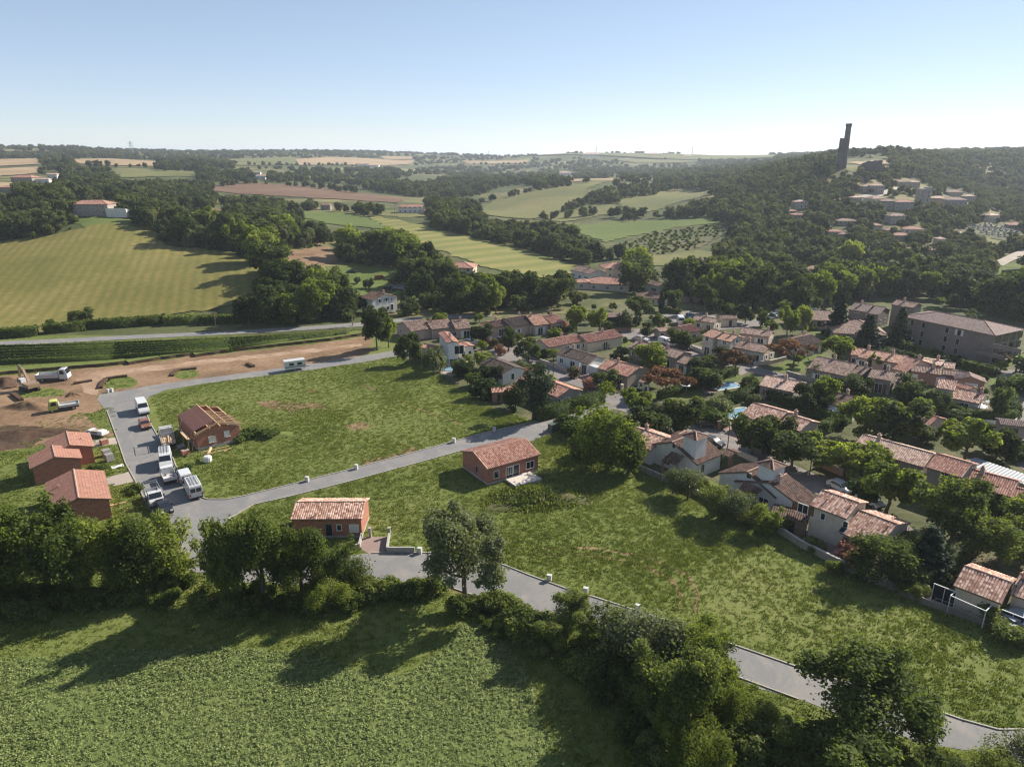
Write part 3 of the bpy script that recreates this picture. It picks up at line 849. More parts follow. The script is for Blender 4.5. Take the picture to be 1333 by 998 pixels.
_rt = random.Random(5)
KINDNAME = {'oak': 'broadleaf_tree', 'bright': 'broadleaf_tree', 'tall': 'broadleaf_tree', 'poplar': 'broadleaf_tree', 'willow': 'broadleaf_tree', 'grey': 'grey_leaved_tree', 'bush': 'shrub',
            'silk': 'silk_tree', 'fir': 'fir_tree', 'umbrella': 'umbrella_pine', 'cypress': 'cypress_tree', 'pine': 'pine_tree', 'pink': 'flowering_shrub'}
CATNAME = {'shrub': 'shrub', 'flowering_shrub': 'shrub'}
GROUPNAME = {'broadleaf_tree': 'broadleaf trees of the valley', 'grey_leaved_tree': 'grey leaved trees', 'shrub': 'shrubs and bushes', 'silk_tree': 'pink silk trees', 'fir_tree': 'dark firs', 'umbrella_pine': 'umbrella pines',
             'cypress_tree': 'cypresses', 'pine_tree': 'pines', 'flowering_shrub': 'pink flowering shrubs'}
def tree_at(p, kind, h, w, label, group=None, key=None):
    dist = math.hypot(p[0], p[1])
    if key is None:
        lod = '_near' if dist < 105 else '_mid'
        if dist < 76 and kind in ('oak', 'bright', 'tall'): lod = '_close'
        if kind in ('silk', 'fir', 'umbrella', 'cypress', 'pink'): lod = '_mid'
        if kind == 'pine': lod = '_near'
        if kind == 'oak' and dist > 275: lod = '_far'
        cand = sorted(k for k in PROTO if k.startswith(kind + lod)) or [kind]
        key = _rt.choice(cand)
    cm, tm, ph, pw = PROTO[key]
    name = KINDNAME[kind]
    root = empty(name, (p[0], p[1], p[2] - 0.05), _rt.uniform(0, 6.28))
    root.scale = (w / pw, w / pw, h / ph)
    tag(root, label, CATNAME.get(name, 'tree'), group or GROUPNAME[name])
    link('trunk', tm, root)
    link('crown', cm, root)
    return root
def tree(px, py, kind, h, w, label, group=None, key=None):
    if py > 560:           # the surveyed height counts picture rows: undo the foreshortening
        al = PITCH + math.atan((py - PH / 2) / FPX); top = py - h * mpp(py) * math.cos(al)
        g_, k_ = G(px, py), ray(px, top); hn = CAM_Z + g_.y / k_[1] * k_[2]
        w, h = w * (hn / h) ** .5, hn
    return tree_at(G(px, py), kind, h, w, label, group, key)

# ---- trees placed one by one: base pixel, kind, height, width (metres), label
for t in [
    # row between the bottom road and the crop field
    (-18, 792, 'bright', 11, 9, 'pale green tree at the near end of the field row, cut by the picture edge'),
    (14, 778, 'bright', 12, 9, 'light green tree first in the row above the crop field'),
    (62, 772, 'tall', 11, 8, 'slim mid green tree second in the row above the crop field'),
    (106, 776, 'oak', 12.5, 9, 'dense dark tree third in the row below the brick houses'),
    (150, 772, 'bright', 11, 8, 'yellowish tree fourth in the row below the brick houses'),
    (188, 772, 'tall', 10.5, 7.5, 'tree with bare limbs before the parked dropside truck'),
    (224, 762, 'bright', 10, 7.5, 'light loose tree at the road junction'),
    (312, 780, 'oak', 12.5, 7.6, 'dark full tree at the bend of the bottom road'),
    (345, 786, 'oak', 13.5, 10.5, 'tallest dark tree before the tiled brick house'),
    (395, 782, 'oak', 10.6, 8.5, 'dark tree hiding the end of the tiled brick house'),
    (448, 778, 'tall', 7.8, 6.5, 'dark tree beside the paved driveway'),
    (428, 796, 'bright', 5.5, 6, 'small light green tree under the dark group'),
    (606, 787, 'willow', 13.5, 11.5, 'tall airy grey green tree standing alone by the bottom road'),
    # hedge line beside the bottom road
    (736, 842, 'oak', 6.8, 7, 'rounded tree in the hedge below the two white meter boxes'),
    (795, 858, 'tall', 7.4, 6.5, 'upright tree in the hedge at the hidden stretch of road'),
    (828, 880, 'grey', 8.2, 8, 'thin grey tree with visible stems in the roadside hedge'),
    (868, 892, 'grey', 9, 8.5, 'second thin grey tree beside the tall bright one'),
    (906, 908, 'bright', 9.8, 8.5, 'tall yellow green tree in the roadside hedge'),
    (922, 932, 'tall', 9, 6, 'slender tree where the road reappears behind the hedge'),
    (880, 962, 'oak', 12, 9.5, 'dark tree with pale tips at the thick of the hedge'),
    (964, 955, 'bright', 6, 6, 'light tree beside the straight piece of bottom road'),
    (998, 970, 'tall', 5.2, 5, 'small tree leaning to the road before the walnut'),
    (1108, 1000, 'oak', 12.4, 15, 'big spreading walnut tree over the bottom road'),
    (903, 1012, 'bright', 7, 7, 'light tree cut off by the bottom edge of the picture'),
    (1158, 1028, 'bright', 4.6, 7, 'light bushy tree at the bottom edge beyond the walnut'),
    (1218, 1026, 'oak', 4.4, 6, 'low dark tree at the bottom edge by the road'),
    (1265, 1030, 'bright', 4.4, 6, 'low light tree at the bottom edge by the road end'),
    (1325, 1026, 'grey', 5.5, 6, 'thin tree at the bottom corner beside the road'),
    (1035, 1018, 'oak', 6, 6.5, 'dark low tree under the walnut'),
    # edge of the plots and the first gardens
    (790, 612, 'poplar', 13.5, 12.5, 'huge light green tree beside the first villa wall'),
    (818, 616, 'tall', 7.9, 5.0, 'slim tree pressed against the huge light green one'),
    (694, 547, 'pine', 11, 8, 'dark pine at the end of the long trimmed hedge'),
    (671, 531, 'grey', 5.3, 5.4, 'olive tree beside the red roofed shed'),
    (534, 474, 'oak', 7.5, 6.6, 'round tree at the corner of the mown plot'),
    (491, 456, 'oak', 11.4, 7.5, 'large dark tree at the end of the haul track'),
    (506, 452, 'bright', 7.9, 5.8, 'lighter tree behind the large dark one at the track end'),
    (564, 485, 'grey', 6.2, 5.8, 'grey olive in front of the white two storey villa'),
    (626, 482, 'bright', 4.4, 7.5, 'broad light tree beside the pool villa'),
    (640, 500, 'oak', 4.4, 5.4, 'dark garden tree above the red roofed shed'),
    (606, 492, 'oak', 4.0, 5.0, 'dark garden tree next to the swimming pool'),
    (627, 444, 'oak', 4.8, 6.3, 'round dark tree between the two far terraces'),
    (662, 456, 'tall', 6.2, 4.1, 'small street tree with a bare trunk at the crossing'),
    (688, 470, 'oak', 5.7, 6.6, 'dense dark tree on the bank of the estate street'),
    (751, 432, 'bright', 7.5, 6.3, 'first of the two light trees behind the red terrace'),
    (780, 432, 'bright', 7.0, 6.3, 'second of the two light trees behind the red terrace'),
    (627, 460, 'bright', 3.5, 2.9, 'little light tree in the front garden by the street'),
    (788, 504, 'oak', 4.0, 5.8, 'dark round garden tree beside the white van'),
    (845, 489, 'bright', 7.5, 8.3, 'wide light tree before the grey roofed terrace'),
    (806, 472, 'oak', 4.0, 5.4, 'low round tree behind the red roofed house'),
    (883, 454, 'oak', 5.3, 7.1, 'dark ball shaped tree in the courtyard of parked cars'),
    (857, 430, 'oak', 4.8, 4.6, 'round tree at the far parking square'),
    (842, 439, 'tall', 4.4, 3.7, 'small tree at the street mouth by the parking square'),
    (812, 430, 'grey', 5.7, 5.0, 'grey tree beside the dark carport'),
    (867.5, 518, 'silk', 6.5, 11, 'pink silk tree on the lawn before the porch house'),
    (957, 490, 'silk', 6.5, 8.5, 'reddish silk tree at the bend of the garden wall'),
    (1032.5, 478, 'silk', 6.5, 11.5, 'reddish silk tree on the corner lawn by the bow wall'),
    (918, 506, 'oak', 4.4, 8.3, 'dark flat tree between two silk trees'),
    (916, 487, 'oak', 4.4, 7.5, 'rounded dark tree before the grey gable'),
    (946, 474, 'oak', 4.2, 7.5, 'wide low tree before the orange two storey house'),
    (888, 560, 'oak', 6.6, 7.9, 'dark street tree at the bend of the estate street'),
    (825, 542, 'bright', 5.7, 6.6, 'light tree over the street behind the huge one'),
    (846, 568, 'oak', 5.3, 8.3, 'broad dark tree behind the roof of the first turret house'),
    (872, 565, 'oak', 4.0, 4.1, 'small dark tree behind the chimney of the turret house'),
    (940, 542, 'grey', 3.7, 5.0, 'clipped grey olive at the hedge by the pool'),
    (970, 421, 'oak', 5.7, 5.4, 'tree beside the parking square wall'),
    (990, 425, 'oak', 5.3, 4.6, 'dark conical round tree at the parked cars'),
    (1024, 438, 'bright', 8.4, 6.6, 'large light tree behind the stone houses'),
    (1044, 434, 'bright', 7.9, 5.0, 'yellow green tree next to the large light one'),
    (950, 414, 'oak', 4.8, 5.0, 'tree behind the terrace at the square'),
    (928, 408, 'oak', 5.7, 5.8, 'bushy tree at the far end of the parking square'),
    (1023, 457, 'grey', 3.7, 4.6, 'grey olive behind the corner silk tree'),
    (1062, 494, 'grey', 3.9, 5.4, 'round grey olive at the end of the stone terrace'),
    (1090, 470, 'bright', 6.2, 7.5, 'light tree between the fir and the stone terrace'),
    (1137, 481, 'bright', 3.7, 5.0, 'bright small tree before the orange terrace'),
    (1112, 520, 'oak', 5.3, 8.3, 'dark tree covering the middle of the stone terrace'),
    (1176, 526, 'oak', 5.7, 7.9, 'dark tree at the gable end of the stone terrace'),
    (1072, 532, 'bright', 6.6, 6.3, 'light tree behind the long trimmed hedge'),
    (1050, 536, 'oak', 5.7, 6.3, 'dark tree at the end of the pale red roof'),
    (1080, 540, 'oak', 4.4, 5.4, 'dark tree before the small brown roof'),
    (1127, 572, 'bright', 7.9, 9.5, 'big bright yellow green round tree'),
    (1164, 578, 'oak', 9.2, 10.8, 'big dark green tree touching the bright round one'),
    (1216, 538, 'grey', 4.8, 5.4, 'pale loose tree before the white two storey house'),
    (1300, 545, 'oak', 6.6, 4.1, 'dark upright tree inside the corner hedge'),
    (1255, 600, 'bright', 7.5, 9.1, 'big drooping light tree behind the red terrace'),
    (1294, 602, 'oak', 6.6, 6.3, 'tree beside the grey shed roof at the road corner'),
    (1206, 578, 'oak', 3.3, 5.0, 'low dark tree behind the long terrace roof'),
    (978, 594, 'oak', 7.5, 7.9, 'dark round tree over the street lamp'),
    (1010, 582, 'oak', 6.2, 7.1, 'dark tree covering the double roofed house'),
    (1030, 612, 'oak', 6.6, 8.3, 'dense tree on the street by the second turret'),
    (1062, 610, 'bright', 6.2, 7.5, 'lighter broad tree beside the dense street tree'),
    (1098, 622, 'bright', 5.7, 6.3, 'light tree behind the brick garden wall'),
    (1124, 620, 'bright', 5.7, 7.5, 'light tree hiding the corner of the long terrace'),
    (1153, 668, 'bright', 7.9, 9.9, 'big olive green tree before the red terrace'),
    (1240, 702, 'oak', 9.7, 10.3, 'huge dark tree with pale leaves in the middle gardens'),
    (1331, 692, 'bright', 5.3, 6.3, 'light tree at the picture edge below the terrace'),
    (1146, 754, 'oak', 6.3, 8.7, 'round dark tree beside the tiled gable house'),
    (1178, 722, 'oak', 3.5, 5.0, 'small dark tree behind the tiled gable'),
    (1205, 750, 'fir', 7, 6.5, 'loose feathery conifer by the boundary wall'),
    (1300, 738, 'oak', 6.6, 8.3, 'shady tree behind the pergola house'),
    (1262, 712, 'tall', 4.4, 5.0, 'dark upright tree at the end of the white hedge'),
    (1336, 728, 'oak', 6.6, 6.6, 'shady tree at the picture edge behind the pergola house'),
    (895, 650, 'grey', 4.8, 5.4, 'grey leaved tree on the wall of the first turret house'),
    (876, 642, 'grey', 4.0, 3.7, 'small grey leaved tree before the arched porch'),
    (930, 672, 'oak', 5.3, 5.4, 'dense dark tree on the boundary between the turret houses'),
    (957, 684, 'grey', 5.3, 5.4, 'grey green tree before the second turret house'),
    (994, 693, 'bright', 4.2, 5.4, 'light tree by the small tiled shed'),
    (1089, 437, 'fir', 11.5, 7, 'tallest fir beside the hipped pavilion'),
    (1127, 458, 'fir', 9.5, 8, 'broad fir in the park lawn'),
    (1168, 452, 'fir', 10.5, 6.5, 'fir against the long three storey wall'),
    (828, 425, 'umbrella', 9, 9.5, 'umbrella pine beside the dark carport'),
    (916, 410, 'umbrella', 10, 8, 'umbrella pine over the parking square'),
    (860, 406, 'cypress', 7, 2.3, 'dark pointed cypress by the hipped house'),
    (876, 405, 'oak', 7, 7.5, 'dark ball shaped tree beside the cypress'),
    (526, 404, 'cypress', 7, 2.4, 'dark cypress at the corner of the white gabled house'),
    (108, 425, 'oak', 5.5, 7, 'single round bush tree at the foot of the dry field'),
    (66, 424, 'bush', 2, 2.5, 'tiny bush near the single round tree on the field'),
    (480, 376, 'oak', 4.0, 4, 'young tree on the lawn behind the gabled house'),
    (466, 370, 'oak', 2.8, 3, 'tiny young tree in the garden of parked cars'),
    (516, 372, 'oak', 4.5, 6.5, 'round shrubby tree beside the parked trailers'),
    (543, 374, 'oak', 4, 6, 'dark shrubby tree at the edge of the garden with cars'),
]:
    px, py, kind, h, w, lb = t
    tree(px, py, kind, h, w, lb, key=kind if kind in ('willow', 'poplar') else None)

for t in [
    (680, 824, 'bush', 3.2, 6, 'dark shrub in the hedge nearest the airy tree'), (706, 836, 'bush', 3.2, 6, 'dark shrub second in the roadside hedge'), (764, 862, 'bush', 3, 5.5, 'shrub between two hedge trees'),
    (640, 792, 'bush', 2.2, 4, 'low shrub beside the trunk of the airy tree'), (1018, 972, 'bush', 3.6, 5, 'shrub below the straight stretch of road'), (850, 1002, 'bush', 3.5, 5, 'shrub at the bottom edge under the hedge'),
    (945, 985, 'bush', 4, 6, 'dark shrub in the shadow of the hedge'), (985, 1000, 'bush', 4.5, 6.5, 'shrub at the bottom edge before the walnut'), (845, 925, 'bush', 4, 6, 'shrub in the deep shade of the hedge'),
    (750, 568, 'bush', 3.2, 6, 'dark shrub by the green cabinet'), (738, 560, 'bush', 2.8, 5, 'round shrub next to the green cabinet'), (765, 596, 'bush', 3.5, 6, 'shrub at the foot of the huge light tree'),
    (600, 488, 'bush', 3.2, 6, 'shrub at the pool edge'), (630, 518, 'bush', 4, 6, 'shrub above the red shed on the plot edge'), (618, 504, 'bush', 3.5, 5, 'shrub on the plot edge behind the pool'),
    (648, 520, 'bush', 3, 4.5, 'shrub touching the red shed'), (695, 490, 'bush', 3, 5.5, 'round light bush at the street corner'), (672, 434, 'bush', 3, 4, 'bush before the dark roofed terrace'),
    (920, 550, 'bush', 3, 5.5, 'bush behind the dark parked car'), (936, 553, 'bush', 3, 5.5, 'bush beside the dark parked car'), (902, 546, 'bush', 3, 5, 'bush at the pool side of the street tree'),
    (1060, 716, 'bush', 1.6, 3, 'small yellowish shrub in the walled garden'), (1122, 652, 'bush', 3.2, 5, 'light shrub at the carport'), (1290, 670, 'bush', 3, 4.5, 'round shrub before the red terrace'),
    (1012, 690, 'bush', 2, 3.5, 'shrub at the small tiled shed'), (975, 680, 'bush', 2.2, 4, 'shrub along the boundary wall'), (1228, 760, 'bush', 1.8, 2.5, 'young light shrub beside the pergola terrace'),
    (1300, 815, 'bush', 2.4, 5, 'shrub below the pergola'), (1320, 832, 'bush', 2.2, 5, 'light shrub at the end of the boundary wall'), (1190, 764, 'bush', 2.6, 4, 'dark shrub at the end of the white hedge'),
    (985, 514, 'bush', 3, 4.5, 'light shrub behind the trimmed hedge'), (1003, 516, 'bush', 2.8, 5, 'shrub before the pale red roof'), (1018, 518, 'bush', 3.6, 4, 'pointed shrub before the pale red roof'),
    (975, 508, 'bush', 3, 4.5, 'greyish shrub by the tiled pool terrace'), (1182, 458, 'bush', 3, 5, 'dark round bush on the park lawn'), (1200, 470, 'bush', 1.6, 3.5, 'small bush on the park lawn'),
    (1160, 464, 'bush', 2, 6, 'low bush row in the park'), (1178, 466, 'bush', 2, 5, 'low bush beside the dark round one'), (1240, 474, 'bush', 2, 6, 'low bush behind the brick terrace'),
    (1260, 478, 'bush', 2, 5, 'low bush at the brick terrace gable'), (1285, 486, 'bush', 2.4, 5, 'bush at the end of the dark hedge'), (1306, 474, 'bush', 1.8, 3, 'bush on the lawn below the long building'),
    (1219, 462, 'bush', 1.6, 3.5, 'small bush in the shade of the long building'), (1140, 464, 'bush', 2, 5, 'low bush under the firs'), (1333, 486, 'bush', 4, 6, 'shrub at the picture edge by the road'),
    (1327, 510, 'bush', 4.5, 8, 'dark shrub mass across the road'), (846, 406, 'bush', 1.6, 3, 'low round bush at the parking square'), (866, 407, 'bush', 1.8, 4, 'clipped bush at the parking square'), (880, 408, 'bush', 1.8, 4, 'clipped bush in front of the ball tree'),
    (1325, 595, 'bush', 2.4, 6, 'yellow green bush at the road corner'), (1298, 612, 'bush', 2, 4, 'bush beside the grey shed roof'), (1085, 744, 'bush', 1.8, 2.6, 'small shrub on the garden walk'),
    (1250, 545, 'bush', 2, 5, 'shrub along the lane hedge'), (1010, 508, 'bush', 2, 3, 'tiny shrub before the pale red roof'), (1185, 712, 'bush', 2, 4, 'shrub in the shade behind the gable'),
    (240, 614, 'bush', 1.4, 3, 'weedy bush behind the parked vans'), (318, 572, 'bush', 1.6, 4, 'weedy bush behind the unfinished house'), (338, 565, 'bush', 1.6, 5, 'wide weedy bush on the mown plot'), (352, 568, 'bush', 1.2, 4, 'low weedy bush on the mown plot'),
    (175, 640, 'bush', 1.2, 3, 'weed clump before the largest brick house'), (128, 610, 'bush', 1.0, 3, 'weed clump by the stacked blocks'),
]:
    tree(*t)
for t in [(686, 494, 'oleander at the garden corner with pink flowers'), (642, 452, 'pink flowering shrub at the crossing'), (768, 508, 'pink shrub at the hedge end'), (483, 402, 'pale pink tree before the white gabled house'),
          (745, 492, 'pink shrub on the forecourt'), (652, 462, 'pink shrub in the corner garden'), (735, 428, 'pink shrub at the terrace end'), (1096, 726, 'red shrub on the garden walk'), (1106, 738, 'red flowering shrub by the garden wall'),
          (158, 276, 'big pink oleander beside the hill house'), (170, 278, 'second pink oleander beside the hill house'), (1305, 472, 'small pink shrub on the park lawn'), (930, 506, 'pink flowering shrub by the pool terrace'), (1172, 486, 'reddish shrub between the terraces')]:
    tree(t[0], t[1], 'pink', 2.6 if t[1] > 300 else 4, 3.2 if t[1] > 300 else 5, t[2])

# ------------------------------------------------------------------ clipped hedges
def hedge(pts, h, w, label, m=None, card=0.2, dens=16):
    m = m or L_HEDGE
    rng = np.random.default_rng(int(abs(pts[0][0]) * 7 + pts[0][1]))
    g = [G(*p) for p in pts]
    o = g[0].copy()
    P, N = [], []
    cvs, cfs, nb = [], [], 0
    for a, b in zip(g, g[1:]):
        d = (b - a); L = d.length; d.normalize(); s = Vector((-d.y, d.x, 0))
        n = int((2 * h + w) * L * dens)
        u = rng.uniform(-0.02, 1.02, n)
        k = rng.uniform(0, 2 * h + w, n)
        y = np.where(k < h, -w / 2, np.where(k < h + w, k - h - w / 2, w / 2))
        z = np.where(k < h, k, np.where(k < h + w, h, k - h - w))
        nn = np.where((k < h)[:, None], -np.array(s), np.where((k < h + w)[:, None], np.array([0, 0, 1.0]), np.array(s)))
        base = np.array(a - o) + np.outer(u * L, np.array(d)) + np.outer(y, np.array(s))
        base[:, 2] += z + rng.normal(size=n) * 0.06
        base += rng.normal(size=(n, 3)) * 0.09
        P.append(base); N.append(nn + rng.normal(size=(n, 3)) * 0.5)
        q = [a - o + s * (e * w * .42) + Vector((0, 0, zz)) for zz in (0, h * .93) for e in (-1, 1)] + [b - o + s * (e * w * .42) + Vector((0, 0, zz)) for zz in (0, h * .93) for e in (-1, 1)]
        cvs.append(np.array([tuple(x) for x in q]))
        cfs.append(np.array([(0, 2, 6), (0, 6, 4), (2, 3, 7), (2, 7, 6), (1, 5, 7), (1, 7, 3), (0, 1, 3), (0, 3, 2), (4, 6, 7), (4, 7, 5)]) + nb)
        nb += 8
    P = np.concatenate(P); N = np.concatenate(N); N /= np.linalg.norm(N, axis=1, keepdims=True)
    me = cards_mesh('hedge', P, N, card * rng.uniform(.6, 1.2, len(P)), np.clip(0.5 + rng.normal(size=len(P)) * .16, 0, 1), m, (np.concatenate(cvs), np.concatenate(cfs)), rng)
    return tag(link('hedge', me, None, o), label, 'hedge', 'clipped garden hedges')
hedge([(698, 548), (740, 537), (784, 524)], 2.5, 2.0, 'long trimmed hedge along the side road by the pine', card=.16, dens=26)
hedge([(912, 548 - 8), (948, 527), (985, 514), (1040, 534), (1082, 552), (1096, 556)], 2.3, 1.5, 'dark trimmed hedge wrapping the double roofed house')
hedge([(1062, 566), (1080, 560), (1104, 549)], 2.2, 1.6, 'bright trimmed hedge by the blue pool')
hedge([(857, 520), (905, 505), (958, 486)], 1.8, 1.4, 'straight trimmed hedge behind the silk tree lawn')
hedge([(1218, 532), (1240, 538), (1270, 547), (1310, 549), (1321, 545)], 1.9, 1.6, 'corner hedge before the white house', card=.18, dens=22)
hedge([(1320, 543), (1313, 520), (1303, 500)], 2.0, 2.2, 'hedge along the side road')
hedge([(1175, 524), (1205, 536), (1250, 552)], 1.5, 1.4, 'loose hedge along the lane')
hedge([(1255, 480), (1275, 486), (1293, 490)], 2.2, 1.6, 'dark hedge behind the brick terrace')
hedge([(705, 465), (724, 461)], 1.8, 2.0, 'short trimmed hedge before the black roofed house')
hedge([(765, 457), (790, 453)], 1.4, 2.0, 'bright low hedge beside the black roofed house')
hedge([(724, 434), (748, 431)], 1.4, 1.5, 'low hedge before the far terrace')
hedge([(672, 436), (682, 434)], 2.6, 1.8, 'tall block of hedge at the garage')
hedge([(1186, 766), (1215, 748), (1245, 728), (1266, 712)], 2.4, 2.4, 'unclipped pale flowering hedge between two gardens', L_GREY, .2, 16)
hedge([(775, 500), (800, 508)], 1.3, 1.2, 'low hedge behind the estate gate')
hedge([(866, 472), (895, 480)], 1.2, 1.2, 'low hedge before the grey gable')
hedge([(900, 446), (918, 441)], 1.2, 1.6, 'low hedge beside the orange house')
hedge([(1305, 358), (1345, 356)], 2.0, 2.5, 'hedge on the lower lawn of the climbing road')
hedge([(1175, 313), (1212, 315)], 3.0, 3.0, 'dark hedge line under the village houses')
for a in ([(0, 440), (50, 436)], [(58, 434), (112, 429)], [(112, 428), (180, 424), (215, 421)], [(215, 423), (262, 420)], [(262, 422), (330, 419), (345, 420)]):
    hedge(a, 2.6, 3.0, 'wild hedge stretch beside the upper road ' + {0: 'at its open end', 58: 'before the single round bush tree', 112: 'after the single round bush tree', 215: 'at the roadside pole', 262: 'nearest the thick tree belt'}[a[0][0]], L_OAK, .38, 6)['group'] = 'wild hedge beside the upper road'

# vineyard rows between the upper road and the building site
for i in range(6):
    y0 = 455 + i * 3.9
    o = hedge([(-30, y0 + 1), (150, y0 - 4 - i * .55), (300, y0 - 10 - i * 1.3), (452 - i * 14, y0 - 18.5 - i * 2.3)], 1.3, 0.7, ('row of vines closest to the upper road', 'second row of vines from the upper road', 'third row of vines from the upper road', 'third row of vines from the building site', 'second row of vines from the building site', 'row of vines closest to the building site')[i], L_VINE, .22, 7)
    o.name = 'vine_row'; o['group'] = 'vineyard rows'; o['category'] = 'vines'

# ------------------------------------------------------------------ woodland beyond the plateau
rng = np.random.default_rng(11)
cand = []
y = 208.0
while y < 3600:
    st = 6.4 if y < 420 else min(26.0, 6.4 + (y - 420) * 0.0085)
    half = y * 0.80 + 60
    xs = np.arange(-half, half, st)
    cand.append(np.stack([xs + rng.uniform(-.45, .45, len(xs)) * st, y + rng.uniform(-.45, .45, len(xs)) * st], -1))
    y += st
cand = np.concatenate(cand)
# copses and gaps
def vnoise(x, y, s, seed):
    r = np.random.default_rng(seed).uniform(0, 1, (64, 64))
    a, b = x / s, y / s
    i, j = np.floor(a).astype(int), np.floor(b).astype(int)
    u, v = a - i, b - j
    u, v = u * u * (3 - 2 * u), v * v * (3 - 2 * v)
    q = lambda p, t: r[p % 64, t % 64]
    return (q(i, j) * (1 - u) + q(i + 1, j) * u) * (1 - v) + (q(i, j + 1) * (1 - u) + q(i + 1, j + 1) * u) * v
z = gridz(cand[:, 0], cand[:, 1])
hgt = rng.uniform(5.0, 11.5, len(cand)) * (0.8 + 0.35 * vnoise(cand[:, 0], cand[:, 1], 60, 3))
bx, by = proj(cand[:, 0], cand[:, 1], z)
tx, ty = proj(cand[:, 0], cand[:, 1], z + hgt * .95)
VILLAGE = [(1060, 238), (1140, 222), (1200, 235), (1345, 250), (1345, 330), (1270, 345), (1190, 338), (1075, 312)]
CASTLE = [(1086, 219), (1090, 205), (1150, 205), (1152, 219)]
ok = np.ones(len(cand), bool)
for pl in OPEN + [CASTLE]:
    for k in (0.0, 0.5, 1.0):
        ok &= ~inpoly(bx + (tx - bx) * k, by + (ty - by) * k, pl)
invil = inpoly(bx, by, VILLAGE)
hgt = np.where(invil, hgt * 0.66, hgt)
dens = vnoise(cand[:, 0], cand[:, 1], 75, 7)
far = cand[:, 1] > 520
ok &= ~(invil & (rng.uniform(size=len(cand)) < 0.22))
ok &= ~(far & (dens < np.where(cand[:, 1] > 700, .40, .30)) & ~((bx > 1150) & (cand[:, 1] < 900)))
ok &= ~((cand[:, 1] > 420) & (rng.uniform(size=len(cand)) < .12))
ok &= ~((cand[:, 1] > 1500) & (rng.uniform(size=len(cand)) < 0.25))
infr = (bx > -60) & (bx < PW + 60)
KEEPCLEAR = []          # house footprints in the picture, filled by the village builder
# small trees packed between the village houses
vx = GW(VILLAGE); vq = np.stack([rng.uniform(min(p[0] for p in vx), max(p[0] for p in vx), 4200), rng.uniform(min(p[1] for p in vx), max(p[1] for p in vx), 4200)], -1)
vz = gridz(vq[:, 0], vq[:, 1]); vbx, vby = proj(vq[:, 0], vq[:, 1], vz); vh = rng.uniform(3.2, 6.5, len(vq)); vtx, vty = proj(vq[:, 0], vq[:, 1], vz + vh)
vok = inpoly(vbx, vby, VILLAGE)
for pl in OPEN[-8:]:
    if pl is not PLATEAU: vok &= ~inpoly(vbx, vby, pl)
VIL = (vq[vok], vz[vok], vh[vok], vbx[vok], vby[vok], vty[vok])
_wood = (cand, z, hgt, bx, by, tx, ty, ok, infr)
# ------------------------------------------------------------------ building materials
def roof_mat(name, tones, lichen=None, cell=(0.30, 0.40)):
    """canal tiles: uv in metres (along the ridge, down the slope); every tile has its own tone"""
    m, nt, bs = new_mat(name)
    uv = nd(nt, 'ShaderNodeTexCoord').outputs['UV']
    sx = nd(nt, 'ShaderNodeSeparateXYZ'); nt.links.new(uv, sx.inputs[0])
    u = math_(nt, 'DIVIDE', sx.outputs[0], cell[0]); v = math_(nt, 'DIVIDE', sx.outputs[1], cell[1])
    cb = nd(nt, 'ShaderNodeCombineXYZ')
    nt.links.new(math_(nt, 'FLOOR', u), cb.inputs[0]); nt.links.new(math_(nt, 'FLOOR', v), cb.inputs[1])
    oi = nd(nt, 'ShaderNodeObjectInfo').outputs['Random']
    nt.links.new(oi, cb.inputs[2])
    wnz = nd(nt, 'ShaderNodeTexWhiteNoise', noise_dimensions='3D'); nt.links.new(cb.outputs[0], wnz.inputs['Vector'])
    n = len(tones)
    c = ramp(nt, wnz.outputs['Value'], [(i / max(1, n - 1) * .9 + .05, t) for i, t in enumerate(tones)])
    fv = math_(nt, 'FRACT', v); fu = math_(nt, 'FRACT', u)
    # dark gap between the columns of cover tiles and at the lap of each row
    c = mix(nt, c, (0.05, 0.03, 0.022), math_(nt, 'MULTIPLY', math_(nt, 'LESS_THAN', fu, 0.16), 0.55))
    c = mix(nt, c, (0.05, 0.03, 0.022), math_(nt, 'MULTIPLY', math_(nt, 'GREATER_THAN', fv, 0.90), 0.5))
    o = nd(nt, 'ShaderNodeTexCoord').outputs['Object']
    c = mix(nt, c, (0.09, 0.075, 0.065), ramp(nt, noise(nt, o, 0.5, 5, .7, .6), [(.48, (0, 0, 0)), (.75, (.34, .34, .34))]))
    if lichen: c = mix(nt, c, lichen[0], ramp(nt, noise(nt, o, 1.3, 6, .75, .8), [(lichen[1], (0, 0, 0)), (lichen[1] + .14, (.8, .8, .8))]))
    nt.links.new(c, bs.inputs['Base Color'])
    bs.inputs['Roughness'].default_value = 0.85
    bs.inputs['Specular IOR Level'].default_value = 0.25
    bump(nt, bs, math_(nt, 'SUBTRACT', 1.0, fv), 0.35, 0.04)
    return m
R_RED = roof_mat('red_tiles', ((0.268, 0.120, 0.088), (0.380, 0.181, 0.133), (0.445, 0.231, 0.172), (0.526, 0.319, 0.243)))
R_MIX = roof_mat('mottled_tiles', ((0.248, 0.129, 0.097), (0.396, 0.222, 0.163), (0.529, 0.330, 0.249), (0.668, 0.480, 0.381)))
R_ORANGE = roof_mat('orange_tiles', ((0.366, 0.179, 0.120), (0.468, 0.244, 0.165), (0.548, 0.319, 0.224), (0.632, 0.417, 0.301)))
R_OLD = roof_mat('weathered_tiles', ((0.164, 0.100, 0.078), (0.239, 0.146, 0.114), (0.317, 0.210, 0.166), (0.386, 0.285, 0.230)), ((0.291, 0.254, 0.209), .55))
R_BROWN = roof_mat('brown_tiles', ((0.075, 0.045, 0.036), (0.115, 0.066, 0.050), (0.16, 0.092, 0.068), (0.21, 0.13, 0.095)), ((0.17, 0.16, 0.12), .62))
